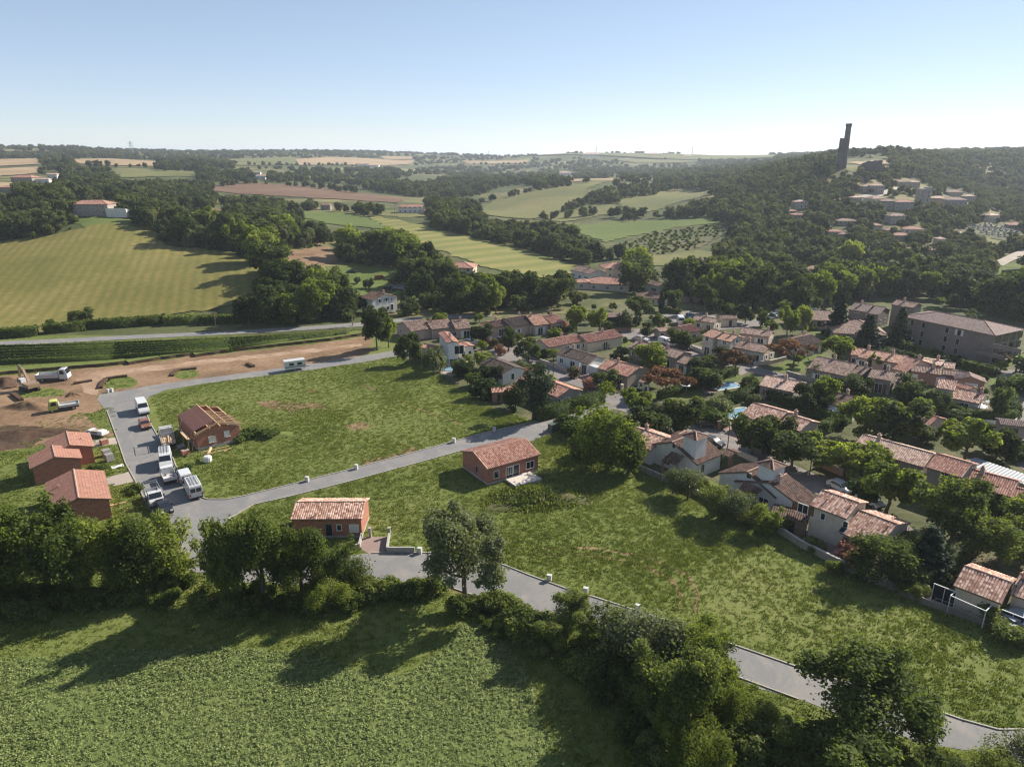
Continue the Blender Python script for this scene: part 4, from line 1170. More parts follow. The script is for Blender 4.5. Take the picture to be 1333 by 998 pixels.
R_BLACK = roof_mat('dark_tiles', ((0.048, 0.036, 0.032), (0.070, 0.050, 0.043), (0.095, 0.066, 0.055), (0.13, 0.095, 0.078)))
R_PALE = roof_mat('pale_tiles', ((0.375, 0.225, 0.166), (0.505, 0.328, 0.247), (0.601, 0.428, 0.336), (0.689, 0.528, 0.427)))
R_GREY = roof_mat('greyish_tiles', ((0.15, 0.10, 0.088), (0.19, 0.13, 0.115), (0.22, 0.155, 0.135), (0.26, 0.19, 0.17)))
R_PINK = roof_mat('flat_pink_tiles', ((0.33, 0.16, 0.115), (0.36, 0.18, 0.13), (0.385, 0.195, 0.14), (0.41, 0.215, 0.155)))

def wall_mat(name, c0, c1, stain=(0.3, 0.26, 0.22), amt=.35):
    m, nt, bs = new_mat(name)
    o = nd(nt, 'ShaderNodeTexCoord').outputs['Object']
    c = ramp(nt, noise(nt, o, 0.7, 6, .65), [(.3, c0), (.7, c1)])
    st = nd(nt, 'ShaderNodeMapping'); st.inputs['Scale'].default_value = (1.2, 1.2, .18); nt.links.new(o, st.inputs[0])
    c = mix(nt, c, stain, math_(nt, 'MULTIPLY', ramp(nt, noise(nt, st.outputs[0], 1.6, 5, .7), [(.5, (0, 0, 0)), (.78, (1, 1, 1))]), amt))
    nt.links.new(c, bs.inputs['Base Color'])
    bs.inputs['Roughness'].default_value = .92
    bs.inputs['Specular IOR Level'].default_value = .2
    bump(nt, bs, noise(nt, o, 9, 4, .7), .2, .03)
    return m
W_WHITE = wall_mat('white_render', (0.60, 0.57, 0.52), (0.72, 0.69, 0.64))
W_CREAM = wall_mat('cream_render', (0.48, 0.40, 0.31), (0.60, 0.51, 0.41))
W_PINK = wall_mat('pink_render', (0.40, 0.29, 0.24), (0.50, 0.38, 0.31))
W_STONE = wall_mat('grey_stone', (0.24, 0.21, 0.18), (0.36, 0.31, 0.26), amt=.5)
W_DARK = wall_mat('brown_stone', (0.17, 0.14, 0.12), (0.25, 0.205, 0.175), (0.12, 0.11, 0.10), .5)

def brick_mat(name, a, b, mortar, w=.5, h=.2):
    m, nt, bs = new_mat(name)
    o = nd(nt, 'ShaderNodeTexCoord').outputs['Object']
    s = nd(nt, 'ShaderNodeSeparateXYZ'); nt.links.new(o, s.inputs[0])
    c = nd(nt, 'ShaderNodeCombineXYZ')
    nt.links.new(math_(nt, 'ADD', s.outputs[0], s.outputs[1]), c.inputs[0]); nt.links.new(s.outputs[2], c.inputs[1])
    t = nd(nt, 'ShaderNodeTexBrick')
    nt.links.new(c.outputs[0], t.inputs['Vector'])
    t.inputs['Color1'].default_value = (*a, 1); t.inputs['Color2'].default_value = (*b, 1); t.inputs['Mortar'].default_value = (*mortar, 1)
    t.inputs['Scale'].default_value = 1; t.inputs['Brick Width'].default_value = w; t.inputs['Row Height'].default_value = h
    t.inputs['Mortar Size'].default_value = .012; t.inputs['Bias'].default_value = -.1
    col = mix(nt, t.outputs['Color'], (0.30, 0.22, 0.18), ramp(nt, noise(nt, o, .9, 6, .7), [(.5, (0, 0, 0)), (.8, (.5, .5, .5))]))
    nt.links.new(col, bs.inputs['Base Color'])
    bs.inputs['Roughness'].default_value = .9
    bs.inputs['Specular IOR Level'].default_value = .2
    bump(nt, bs, t.outputs['Fac'], -.4, .03)
    return m
W_BRICK = brick_mat('hollow_brick', (0.30, 0.105, 0.065), (0.40, 0.165, 0.10), (0.36, 0.27, 0.22))
W_BRICKO = brick_mat('old_brick', (0.25, 0.10, 0.066), (0.34, 0.15, 0.10), (0.36, 0.29, 0.24), .24, .075)
M_CONC = wall_mat('raw_concrete', (0.30, 0.285, 0.26), (0.40, 0.38, 0.35))
M_FRAME = plain('white_frame', (0.72, 0.71, 0.68), .5, var=.06)
M_SHUTW = plain('white_shutter', (0.62, 0.61, 0.58), .6, var=.08)
M_SHUTB = plain('brown_shutter', (0.16, 0.075, 0.04), .6)
M_SHUTG = plain('grey_shutter', (0.22, 0.25, 0.27), .6)
M_WOODN = plain('fresh_timber', (0.50, 0.33, 0.19), .8, var=.2, scale=2)
M_WOODO = plain('old_timber', (0.20, 0.14, 0.095), .85, var=.25, scale=2)
M_RIDGE = plain('mortared_ridge_tiles', (0.40, 0.25, 0.18), .9, var=.3, scale=2.5)
M_ZINC = plain('zinc', (0.28, 0.30, 0.32), .45, .6)
M_DARKM = plain('dark_metal', (0.035, 0.036, 0.038), .5, .3)
M_WHITEP = plain('white_paint', (0.60, 0.60, 0.59), .45, var=.05)
M_PLASTIC = plain('white_plastic', (0.70, 0.68, 0.64), .5, var=.08)
M_TARP = plain('grey_tarp', (0.24, 0.255, 0.27), .6, var=.1)
M_WATER_P, _nt, _bs = new_mat('pool_water')
_bs.inputs['Base Color'].default_value = (0.19, 0.33, 0.43, 1); _bs.inputs['Roughness'].default_value = .08
bump(_nt, _bs, noise(_nt, world_pos(_nt), 3.0, 3), .08, .05)
M_GLASS, _nt, _bs = new_mat('window_glass')
_bs.inputs['Base Color'].default_value = (0.018, 0.022, 0.028, 1); _bs.inputs['Roughness'].default_value = .08; _bs.inputs['Specular IOR Level'].default_value = .6

# ------------------------------------------------------------------ openings: shared meshes, wall plane y = 0, outside is -y
_OM = {}
def opening_mesh(kind, w, h, fm):
    k = (kind, round(w, 2), round(h, 2), fm.name)
    if k in _OM: return _OM[k]
    f = MB(); t = .08
    f.box(-w / 2, -w / 2 + t, -.07, .02, 0, h); f.box(w / 2 - t, w / 2, -.07, .02, 0, h)
    f.box(-w / 2 + t, w / 2 - t, -.07, .02, h - t, h)
    if kind != 'garage': f.box(-w / 2 - .06, w / 2 + .06, -.12, .02, -.06, 0)
    if w > 1.0 and kind != 'garage': f.box(-.035, .035, -.065, .02, 0, h - t)
    p = MB()
    if kind == 'garage':
        n = max(3, int(h / .5))
        for i in range(n): p.box(-w / 2 + t, w / 2 - t, -.045, .01, h * i / n * .96 + .012, h * (i + 1) / n * .96 - .012)
    else: p.box(-w / 2 + t, w / 2 - t, -.03, .01, 0, h - t)
    _OM[k] = (f.mesh(kind + '_frame', fm), p.mesh(kind + '_leaf', M_GLASS if kind != 'garage' else M_SHUTW))
    return _OM[k]
def shutter_mesh(w, h, m):
    k = ('sh', round(w, 2), round(h, 2), m.name)
    if k not in _OM:
        b = MB(); b.box(-w / 2, w / 2, -.05, 0, 0, h)
        for i in range(int(h / .3)): b.box(-w / 2 + .05, w / 2 - .05, -.065, -.05, i * .3 + .06, i * .3 + .24)
        _OM[k] = b.mesh('shutter', m)
    return _OM[k]
def put_opening(root, kind, pos, ang, w, h, shut=None, fm=None):
    """pos = local point on the wall (sill), ang = turn of the outward normal from -y"""
    fm = fm or M_FRAME
    f, p = opening_mesh(kind, w, h, fm)
    nm = {'window': 'window', 'door': 'door', 'garage': 'garage_door'}[kind]
    o = link(nm, f, root, pos, (0, 0, ang))
    link('pane' if kind != 'garage' else 'panel', p, o)
    if shut:
        sw = w / 2 if w < 1.6 else w * .42
        sm = shutter_mesh(sw, h, shut)
        for s in (-1, 1): link('shutter', sm, o, (s * (w / 2 + sw / 2 + .02), 0, 0))
    return o

# ------------------------------------------------------------------ gabled house
FOOT = []
FOOTLAB = []
def slope(mb, x0, x1, yr, zr, ye, ze, fine, u0=0.0):
    """one roof slope: rows of half round tiles running from ridge (yr, zr) to eave (ye, ze)"""
    ln = math.hypot(ye - yr, ze - zr)
    s = 1 if ye > yr else -1
    nz = abs(ye - yr) / ln; ny = s * (zr - ze) / ln
    pit = 0.30
    if fine:
        n = max(2, int(round((x1 - x0) / pit))); seg = 3 if fine > 1 else 2
        prof = [(0, 0.0), (.5, .085), (1, 0.0)] if seg == 2 else [(0, 0.0), (.25, .07), (.75, .07), (1, 0.0)]
        for i in range(n):
            for (a, ha), (b, hb) in zip(prof, prof[1:]):
                xa = x0 + (x1 - x0) * (i + a) / n; xb = x0 + (x1 - x0) * (i + b) / n
                q = [(xa, yr + ny * ha, zr + nz * ha), (xb, yr + ny * hb, zr + nz * hb), (xb, ye + ny * hb, ze + nz * hb), (xa, ye + ny * ha, ze + nz * ha)]
                uv = [((i + a) * pit, 0), ((i + b) * pit, 0), ((i + b) * pit, ln), ((i + a) * pit, ln)]
                if s > 0: q.reverse(); uv.reverse()
                q = q[::-1]; uv = uv[::-1]
                mb.poly(q, 0, uv)
    else:
        q = [(x0, yr, zr), (x1, yr, zr), (x1, ye, ze), (x0, ye, ze)]
        uv = [(0, 0), (x1 - x0, 0), (x1 - x0, ln), (0, ln)]
        if s < 0: q.reverse(); uv.reverse()
        mb.poly(q[::-1], 0, uv[::-1])
    t = .16           # deck under the tiles
    e = .012
    a = [(x0, yr - ny * e, zr - nz * e), (x1, yr - ny * e, zr - nz * e), (x1, ye - ny * e, ze - nz * e), (x0, ye - ny * e, ze - nz * e)]
    b = [(p[0], p[1] - ny * t, p[2] - nz * t) for p in a]
    mb.poly([a[3], a[2], b[2], b[3]], 1); mb.poly([a[0], a[3], b[3], b[0]], 1); mb.poly([a[2], a[1], b[1], b[2]], 1); mb.poly(b, 1)

class House:
    """a building seen from its roof: ridge ends and one eave pixel fix its place, length and width"""
    def __init__(s, name, label, group=None, cat='house', wall=W_CREAM, roof=R_MIX, fine=1):
        s.name, s.label, s.group, s.cat, s.wall, s.roof, s.fine = name, label, group, cat, wall, roof, fine
        s.root = None
        s.rng = random.Random(label)
    def block(s, r1, r2, ep, eave, pitch=.32, z0=None, wall=None, roof=None, over=.35, chimney=True, front=None, gable=None, back=True, storeys=None, walls=True, shut=None, door=True, hw_max=None, ridge=True, hwf=None):
        zz = z0 if z0 is not None else 0.0
        hw = 4.0
        for _ in range(14):
            zr = eave + hw * pitch
            a = at_z(*r1, zz + zr); b = at_z(*r2, zz + zr); e = at_z(*ep, zz + eave)
            d = (b - a); d.z = 0; L = d.length; d.normalize()
            n = Vector((-d.y, d.x, 0))
            w = abs((e - a).dot(n))
            hw = hw * .5 + min(max(w, 1.5), hw_max or 12.0) * .5
            if hwf: hw = hwf
            if z0 is None:
                c = (a + b) / 2
                zz = zz * .5 + h1(c.x, c.y) * .5
        if L > 60: L = 60
        zr = eave + hw * pitch
        c = (a + b) / 2
        # local x along the ridge, local -y towards the camera
        if n.dot(Vector((c.x, c.y, 0))) < 0: d, n = -d, -n
        ang = math.atan2(d.y, d.x)
        if s.root is None:
            s.root = empty(s.name, (c.x, c.y, zz - .05), ang)
            tag(s.root, s.label, s.cat, s.group)
            s.R0 = Matrix.Rotation(-ang, 3, 'Z'); s.o = Vector((c.x, c.y, zz)); s.ang = ang
        lc = s.R0 @ (c - s.o); la = ang - s.ang
        lc.z = zz - s.o.z + .05
        holder = dict(loc=(lc.x, lc.y, lc.z), rot=(0, 0, la))
        wall, roof = wall or s.wall, roof or s.roof
        xw, yw = L / 2 - .22, hw - over
        we = zr - (yw) * pitch - .17
        wr = zr - .17
        FOOT.append([tuple((c + d * (sx * (L / 2)) + n * (sy * hw))[:2]) for sx, sy in ((-1, -1), (1, -1), (1, 1), (-1, 1))])
        FOOTLAB.append((c.x, c.y, s.label))
        ppx = [proj(np.array([p[0]]), np.array([p[1]]), np.array([zz]))for p in FOOT[-1]]
        top = [proj(np.array([p[0]]), np.array([p[1]]), np.array([zz + eave])) for p in FOOT[-1]]
        if c.y > 200:
            xs = [float(q[0][0]) for q in ppx + top]; ys = [float(q[1][0]) for q in ppx + top]
            m_ = 1.0
            KEEPCLEAR.append([(min(xs) - m_, min(ys) - 3), (max(xs) + m_, min(ys) - 3), (max(xs) + m_, max(ys) - (max(ys) - min(ys)) * .25), (min(xs) - m_, max(ys) - (max(ys) - min(ys)) * .25)])
        if walls:
            mb = MB()
            mb.poly([(-xw, -yw, -.6), (xw, -yw, -.6), (xw, -yw, we), (-xw, -yw, we)]); mb.poly([(xw, yw, -.6), (-xw, yw, -.6), (-xw, yw, we), (xw, yw, we)])
            mb.poly([(xw, -yw, -.6), (xw, yw, -.6), (xw, yw, we), (xw, 0, wr), (xw, -yw, we)]); mb.poly([(-xw, yw, -.6), (-xw, -yw, -.6), (-xw, -yw, we), (-xw, 0, wr), (-xw, yw, we)])
            link('wall', mb.mesh('wall', wall), s.root, **holder)
        rb = MB()
        slope(rb, -L / 2, L / 2, 0, zr, -hw, eave, s.fine)
        slope(rb, -L / 2, L / 2, 0, zr, hw, eave, s.fine)
        rf = link('roof', rb.mesh('roof', [roof, M_WOODO]), s.root, **holder)
        if s.fine and ridge:
            cb = MB()
            k = int(L / .42)
            for i in range(k):
                x = -L / 2 + L * i / k; x2 = x + L / k * .96
                cb.tube([(x, 0, zr + .02), (x2, 0, zr + .03)], [.12, .135], 6)
            link('ridge_tiles', cb.mesh('ridge_tiles', M_RIDGE), rf)
        s.last = dict(root=s.root, holder=holder, xw=xw, yw=yw, we=we, wr=wr, L=L, hw=hw, zr=zr, pitch=pitch, c=c, d=d, n=n, zz=zz, ang=ang)
        if chimney:
            s.chim(s.rng.uniform(-.35, .35) * L, s.rng.choice((-.12, .12)) * hw)
        # openings on the sides that the camera can see
        shut = shut if shut is not None else s.rng.choice((M_SHUTW, M_SHUTW, M_SHUTB, None))
        if walls and front is None:
            st = storeys or (2 if eave > 4.2 else 1)
            for k in range(st):
                zf = 2.75 * k
                n_ = max(1, int(2 * xw / 3.3))
                for i in range(n_):
                    x = -xw + 2 * xw * (i + .5) / n_ + s.rng.uniform(-.3, .3)
                    if door and k == 0 and (i == n_ // 2): s.open('door', x, 0, .05, 1.3 + .5 * s.rng.random(), 2.1, shut if s.rng.random() < .5 else None)
                    elif s.rng.random() < .88: s.open('window', x, 0, zf + .95, 1.1, 1.15, shut)
        elif front:
            for f in front: s.open(*f)
        vis = 1 if d.dot(-c) > 0 else -1
        if walls and gable is None:
            st = storeys or (2 if eave > 4.2 else 1)
            for k in range(st):
                for t in ((-.45, .4) if yw > 3 else (0,)):
                    if s.rng.random() < .75: s.gopen('window', vis, t * yw, 2.75 * k + 1.0, .9, 1.1, shut)
        elif gable:
            for f in gable: s.gopen(f[0], vis, *f[1:])
        return s
    def loc(s, p, dz=0):
        h = s.last['holder']
        q = Matrix.Rotation(h['rot'][2], 3, 'Z') @ Vector(p) + Vector(h['loc'])
        return q
    def open(s, kind, x, side, z, w, h, shut=None, fm=None):
        """side 0 = long wall towards the camera, 1 = the far one"""
        l = s.last
        if z + h > l['we'] - .05: h = max(.5, l['we'] - .1 - z)
        p = s.loc((x, -l['yw'] if side == 0 else l['yw'], z))
        return put_opening(s.root, kind, p, l['holder']['rot'][2] + (0 if side == 0 else math.pi), w, h, shut, fm)
    def gopen(s, kind, vis, y, z, w, h, shut=None, fm=None):
        l = s.last
        p = s.loc((vis * l['xw'], y, z))
        return put_opening(s.root, kind, p, l['holder']['rot'][2] + (math.pi / 2 if vis > 0 else -math.pi / 2), w, h, shut, fm)
    def chim(s, x, y, w=.55, h=1.0, m=None):
        l = s.last
        zt = l['zr'] - abs(y) * l['pitch']
        b = MB(); b.box(-w / 2, w / 2, -w * .4, w * .4, -.6, h)
        o = link('chimney', b.mesh('chimney', m or W_PINK), s.root, s.loc((x, y, zt)), (0, 0, l['holder']['rot'][2]))
        k = MB(); k.box(-w / 2 - .06, w / 2 + .06, -w * .4 - .06, w * .4 + .06, h, h + .1); k.box(-w * .25, w * .25, -w * .2, w * .2, h + .1, h + .35)
        link('chimney_cap', k.mesh('chimney_cap', M_RIDGE), o)
        return s
    def skylight(s, x, y, m=None):
        l = s.last
        b = MB(); b.box(-.4, .4, -.55, .55, 0, .14); 
        o = link('skylight', b.mesh('skylight', M_ZINC), s.root, s.loc((x, y, l['zr'] - abs(y) * l['pitch'] + .05)), (math.atan(l['pitch']) * (1 if y < 0 else -1), 0, l['holder']['rot'][2]))
        g = MB(); g.box(-.32, .32, -.47, .47, .14, .15); link('pane', g.mesh('pane', M_GLASS), o)
        return s
    def vent(s, x, y):
        l = s.last
        b = MB(); b.tube([(0, 0, -.2), (0, 0, .35)], [.09, .09], 8); b.tube([(0, 0, .35), (0, 0, .45)], [.15, .13], 8)
        link('roof_vent', b.mesh('roof_vent', M_RIDGE), s.root, s.loc((x, y, l['zr'] - abs(y) * l['pitch'])))
        return s
# ------------------------------------------------------------------ houses of the plots
NEW = 'new brick houses'
h = House('brick_house', 'largest new brick house with a flat pink roof, nearest the trees', NEW, wall=W_BRICK, roof=R_PINK, fine=2)
h.block((95.8, 610.7), (102.2, 648), (145.6, 650), 3.0, front=[], gable=[], chimney=False).vent(1.5, 2.2)
h.open('door', 1.0, 1, 0, 1.8, 2.1); h.open('window', -2.5, 1, 1, 1.2, 1.1)
h = House('brick_house', 'middle one of three new brick houses, with a short ridge', NEW, wall=W_BRICK, roof=R_PINK, fine=2)
h.block((67.7, 579.5), (71.6, 594.5), (107.3, 596.6), 3.0, front=[], gable=[], chimney=False)
h = House('brick_house', 'rear new brick house beside the dark soil', NEW, wall=W_BRICK, roof=R_PINK, fine=2)
h.block((86.3, 561.4), (91, 579), (122.6, 579.8), 3.0, front=[], gable=[], chimney=False).vent(0.5, 1.8)

h = House('brick_house', 'new brick house with a mottled tile roof beside the paved driveway', NEW, wall=W_BRICK, roof=R_MIX, fine=2)
h.block((384.5, 653.5), (476, 653.0), (380, 675.9), 2.95, front=[], gable=[], chimney=False).vent(-1.5, -2.4)
h.open('door', .2, 0, .05, 1.0, 2.1, None, M_SHUTG); h.open('window', 1.6, 0, 1.1, .7, .9)
h.open('garage', 3.6, 0, .7, 1.3, 1.3)
l = h.last
b = MB(); b.box(-l['xw'] - .02, l['xw'] + .02, -l['yw'] - .03, l['yw'] + .03, -.3, .28)
link('plinth', b.mesh('plinth', M_CONC), h.root, **l['holder'])
b = MB(); b.box(-l['L'] / 2, -l['L'] / 2 + .1, 0, .04, 0, .1)

h = House('brick_house', 'new brick house with a red roof and white windows in the meadow', NEW, wall=W_BRICK, roof=R_RED, fine=2)
h.block((616.3, 588.3), (684.2, 570.6), (635.4, 610.6), 2.95, front=[], gable=[], chimney=False)
L_ = h.last
X = L_['xw']
for x, w, hh, z in ((-X + 1.6, 1.0, 1.25, .9), (-X + 4.3, 1.1, 1.25, .9), (X - 1.6, 1.6, 1.25, .9)): h.open('window', x, 0, z, w, hh)
h.open('door', X - 5.0, 0, .1, 2.6, 2.15)
h.gopen('window', -1, -.6, 1.0, .7, 1.1, None, M_SHUTG)
b = MB(); b.box(-X - .03, X + .03, -L_['yw'] - .04, L_['yw'] + .04, -.3, .35)
link('plinth', b.mesh('plinth', M_CONC), h.root, **L_['holder'])
b = MB(); b.box(X - 6.6, X - 1.7, -L_['yw'] - 3.4, -L_['yw'] - .06, -.2, .42)
tr = link('terrace', b.mesh('terrace', plain('pale_slab', (.52, .46, .40), .85)), h.root, **L_['holder'])
b = MB()
for s_ in (-1, 1): b.bar((s_ * L_['L'] / 2, 0, L_['zr'] + .06), (s_ * L_['L'] / 2, -L_['hw'], 3.0), .14, .10)
link('verge', b.mesh('verge', M_RIDGE), h.root, **L_['holder'])

# ------------------------------------------------------------------ the unfinished house with open roof timbers
uh = House('unfinished_house', 'unfinished brick house with open roof timbers beside the parked trucks', None, wall=W_BRICK, fine=0)
pA = at_z(258.5, 587, 0); pB = at_z(313.7, 573.7, 0); pC = at_z(237.0, 560.5, 0)
du = (pB - pA); Lu = du.length; du.normalize(); nu = Vector((-du.y, du.x, 0))
Du = max(8.6, abs((pC - pA).dot(nu)))
root = empty('unfinished_house', (pA.x, pA.y, 0), math.atan2(du.y, du.x))
tag(root, uh.label, 'house')
FOOT.append([tuple((pA + du * a + nu * b_)[:2]) for a, b_ in ((0, 0), (Lu, 0), (Lu, Du), (0, Du))])
H_, RZ, T_ = 3.1, 1.2, .22
def gable_wall(mb, y0, y1):
    prof = [(0, -.3), (Lu, -.3), (Lu, H_), (Lu / 2, H_ + RZ), (0, H_)]
    mb.poly([(x, y0, z) for x, z in prof]); mb.poly([(x, y1, z) for x, z in prof[::-1]])
    for (xa, za), (xb, zb) in zip(prof[1:] , prof[2:] + prof[:1]):
        mb.poly([(xa, y0, za), (xa, y1, za), (xb, y1, zb), (xb, y0, zb)])
mb = MB(); gable_wall(mb, 0, T_); link('wall', mb.mesh('wall', W_BRICK), root)
mb = MB(); gable_wall(mb, Du - T_, Du); link('wall', mb.mesh('wall', W_BRICK), root)
for x in (0, Lu - T_):
    mb = MB(); mb.box(x, x + T_, T_ + .002, Du - T_ - .002, -.3, H_); link('wall', mb.mesh('wall', W_BRICK), root)
mb = MB(); mb.box(Lu * .45, Lu * .45 + .15, T_ + .002, Du - T_ - .002, -.3, H_ * .9); link('inner_wall', mb.mesh('inner_wall', W_BRICK), root)
mb = MB(); mb.box(T_, Lu - T_, T_, Du - T_, .05, .12); link('floor_slab', mb.mesh('floor_slab', M_CONC), root)
mb = MB(); mb.box(-.03, Lu + .03, -.035, Du + .03, -.3, .55); link('plinth', mb.mesh('plinth', M_CONC), root)
for x0, x1, z0 in ((1.9, 3.1, 1.05), (4.6, 5.6, 1.45)):
    o = link('window', opening_mesh('window', x1 - x0, 1.15, plain('window_surround', (.58, .55, .50), .8))[0], root, ((x0 + x1) / 2, -.01, z0))
    g = MB(); g.box(-(x1 - x0) / 2 + .1, (x1 - x0) / 2 - .1, -.02, .0, .02, 1.05); link('boarding', g.mesh('boarding', M_PLASTIC), o)
# wall plates, purlins, rafters, trusses
for x in (.11, Lu - .11):
    mb = MB(); mb.bar((x, -.3, H_ + .06), (x, Du + .3, H_ + .06), .2, .12); link('wall_plate', mb.mesh('wall_plate', M_WOODN), root)
for t in (.3, .5, .72):
    x = Lu * t; z = H_ + RZ * (1 - abs(t - .5) * 2) + .05
    mb = MB(); mb.bar((x, -.6 if t != .5 else -1.9, z), (x, Du + .5, z), .16, .24); link('purlin', mb.mesh('purlin', M_WOODN), root)
for y in (Du * .36, Du * .66):
    mb = MB(); mb.bar((.2, y, H_ + .1), (Lu / 2, y, H_ + RZ), .12, .2); mb.bar((Lu - .2, y, H_ + .1), (Lu / 2, y, H_ + RZ), .12, .2); mb.bar((.2, y, H_ - .1), (Lu - .2, y, H_ - .1), .12, .2)
    mb.bar((Lu / 2, y, H_ - .1), (Lu / 2, y, H_ + RZ), .14); mb.bar((Lu / 2, y, H_ + .1), (Lu * .27, y, H_ + RZ * .5), .1); mb.bar((Lu / 2, y, H_ + .1), (Lu * .73, y, H_ + RZ * .5), .1)
    link('truss', mb.mesh('truss', M_WOODN), root)
for s_ in (0, Lu):
    mb = MB(); mb.bar((s_, -.02, H_ + .04), (Lu / 2, -.02, H_ + RZ + .06), .30, .07); link('verge_board', mb.mesh('verge_board', M_PLASTIC), root)
for i in range(6):
    y = .6 + i * 1.05
    if y > Du - .5: break
    mb = MB(); mb.bar((Lu / 2, y, H_ + RZ + .2), (Lu + .5, y, H_ + .02), .08, .16); link('rafter', mb.mesh('rafter', M_WOODN), root)
mb = MB(); mb.poly([(.05, Du * .12, H_ + .2), (Lu * .48, Du * .12, H_ + RZ + .15), (Lu * .48, Du - .1, H_ + RZ + .15), (.05, Du - .1, H_ + .2)][::-1])
link('roof_boarding', mb.mesh('roof_boarding', plain('red_brown_boards', (.15, .065, .05), .85)), root)
mb = MB(); mb.bar((-.4, -.4, H_ + .2), (Lu / 2, -.4, H_ + RZ + .25), .05, .3); mb.bar((Lu + .4, -.4, H_ + .2), (Lu / 2, -.4, H_ + RZ + .25), .05, .3); link('bargeboard', mb.mesh('bargeboard', M_WOODN), root)
mb = MB()
for p_, q_ in (((-1.2, 2.5, -.05), (-.05, 2.2, H_)), ((-1.6, Du * .7, -.05), (-.1, Du * .7, H_ + .4)), ((-.9, .6, 0), (-.02, 1.2, 2.4)), ((Lu + 1.3, 1.2, 0), (Lu + .1, 1.6, H_ + .3)), ((-1.4, 4.4, H_ - .7), (-1.2, .2, H_ - .7)), ((-1.3, .6, 0), (-1.3, .6, H_)), ((-1.3, 4.2, 0), (-1.3, 4.2, H_)), ((-1.3, .6, H_ - .7), (0, .6, H_ - .7))): mb.bar(p_, q_, .09)
mb.box(-1.55, -1.0, .3, 4.6, H_ - .66, H_ - .60)
tag(mb.build('scaffold', M_WOODN, None), 'timber scaffold and props against the unfinished house', 'scaffold')
sc_ = bpy.data.objects['scaffold']; sc_.location = root.location; sc_.rotation_euler = root.rotation_euler

# ------------------------------------------------------------------ estate houses: (ridge, ridge, eave) in survey pixels
EST = 'houses of the estate'
def house(label, blocks, wall=W_CREAM, roof=R_MIX, group=EST, name='house', cat='house', fine=1):
    h = House(name, label, group, cat, wall, roof, fine)
    for b_ in blocks:
        kw = b_[4] if len(b_) > 4 else {}
        h.block(b_[0], b_[1], b_[2], b_[3], **kw)
    return h
h = house('white gabled chalet with a dark roof among the trees', [((485.3, 378.2), (500.8, 382.5), (522.8, 391), 4.2, dict(z0=0.3, hwf=4.9, front=[], gable=[('window', -1.9, 3.1, 1.0, 1.2, M_SHUTG), ('window', .6, 3.2, 1.0, 1.2, M_SHUTG), ('window', 2.6, 3.3, .7, .8, None), ('window', 1.0, .4, .9, 1.2, None), ('door', 2.6, .1, 1.0, 2.0, None)]))], W_WHITE, R_BROWN)
h = house('long terrace with lichen spotted roofs and white garage doors', [((524.2, 419.5), (553.3, 415.4), (536, 431.4), 2.8, dict(chimney=False, door=False, front=[('garage', 4.4, 0, 0, 2.6, 2.2), ('window', -2, 0, .9, 1.1, 1.1)])), ((554.7, 418.5), (583.7, 415.4), (562, 429), 2.8, {}), ((587, 417), (607.4, 415.4), (597, 428.3), 2.8, dict(front=[('door', 1.0, 0, 0, 1.8, 2.1, M_SHUTW), ('window', -2.4, 0, .9, 1.1, 1.1)]))], W_PINK, R_OLD)
h = house('white two storey villa with a red roof and balcony beside the pool', [((577.4, 431.0), (589.7, 444.3), (582.4, 446.4), 6.0, dict(pitch=.18, front=[], gable=[('door', 1.5, 3.0, 2.4, 2.1, None), ('window', 0, .6, 2.0, 1.3, M_SHUTG)], z0=0)),
    ((602, 444.8), (611, 449.6), (596.6, 447), 3.6, dict(pitch=.14, z0=0, front=[], chimney=False, gable=[('window', -1.6, 1.0, 1.0, 1.4, None), ('window', .2, 1.0, 1.0, 1.4, None), ('window', 1.8, 1.0, 1.0, 1.4, None)])),
    ((552, 447.5), (571, 450.5), (548, 452.5), 3.2, dict(z0=0, chimney=False))], W_WHITE, R_RED)
l = h.last
b = MB(); 
for i in range(9): b.box(-2 + i * .5, -1.95 + i * .5, -.03, .03, 0, 1)
b.box(-2.1, 2.1, -.04, .04, 1.0, 1.06); b.box(-2.1, 2.1, -.03, 1.2, -.14, 0)
pb = at_z(589.6, 455.5, 3.0)
rl = h.R0 @ (pb - h.o)
link('balcony', b.mesh('balcony', M_WHITEP), h.root, (rl.x, rl.y, 3.0), (0, 0, math.pi * .5))
house('dark roofed terrace joined to a bright orange one', [((633.5, 418.7), (655.8, 415), (645, 426.5), 2.8, dict(roof=R_BROWN)), ((657.2, 414.3), (683.6, 410), (668, 425.6), 3.0, dict(roof=R_BLACK, front=[('garage', 3.4, 0, 0, 2.6, 2.2), ('window', -2, 0, .9, 1.1, 1.1, M_SHUTW)])),
    ((684.2, 411), (703.9, 408.9), (694.4, 424), 2.9, dict(roof=R_ORANGE)), ((706.6, 411), (724.1, 408.7), (714.7, 422), 2.9, dict(roof=R_RED))], W_PINK, R_RED)
house('long red roofed terrace behind the black roofed house', [((703.9, 443.2), (751.2, 434.6), (715.3, 452.3), 2.8), ((754.3, 436.2), (800.3, 428.7), (765.8, 446), 2.8)], W_CREAM, R_RED)
house('white house with a black tiled roof on the street bend', [((735, 451.5), (766, 459.7), (722, 460), 2.9), ((766.8, 461), (777.5, 463.6), (757, 471.5), 2.7, dict(chimney=False))], W_WHITE, R_BLACK)
house('white gable house with a black roof beside the pool villa', [((638.3, 464.4), (669.4, 477.2), (655.2, 487), 2.9, dict(gable=[('window', -.3, 1.0, .9, 1.4, None)]))], W_WHITE, R_BLACK)
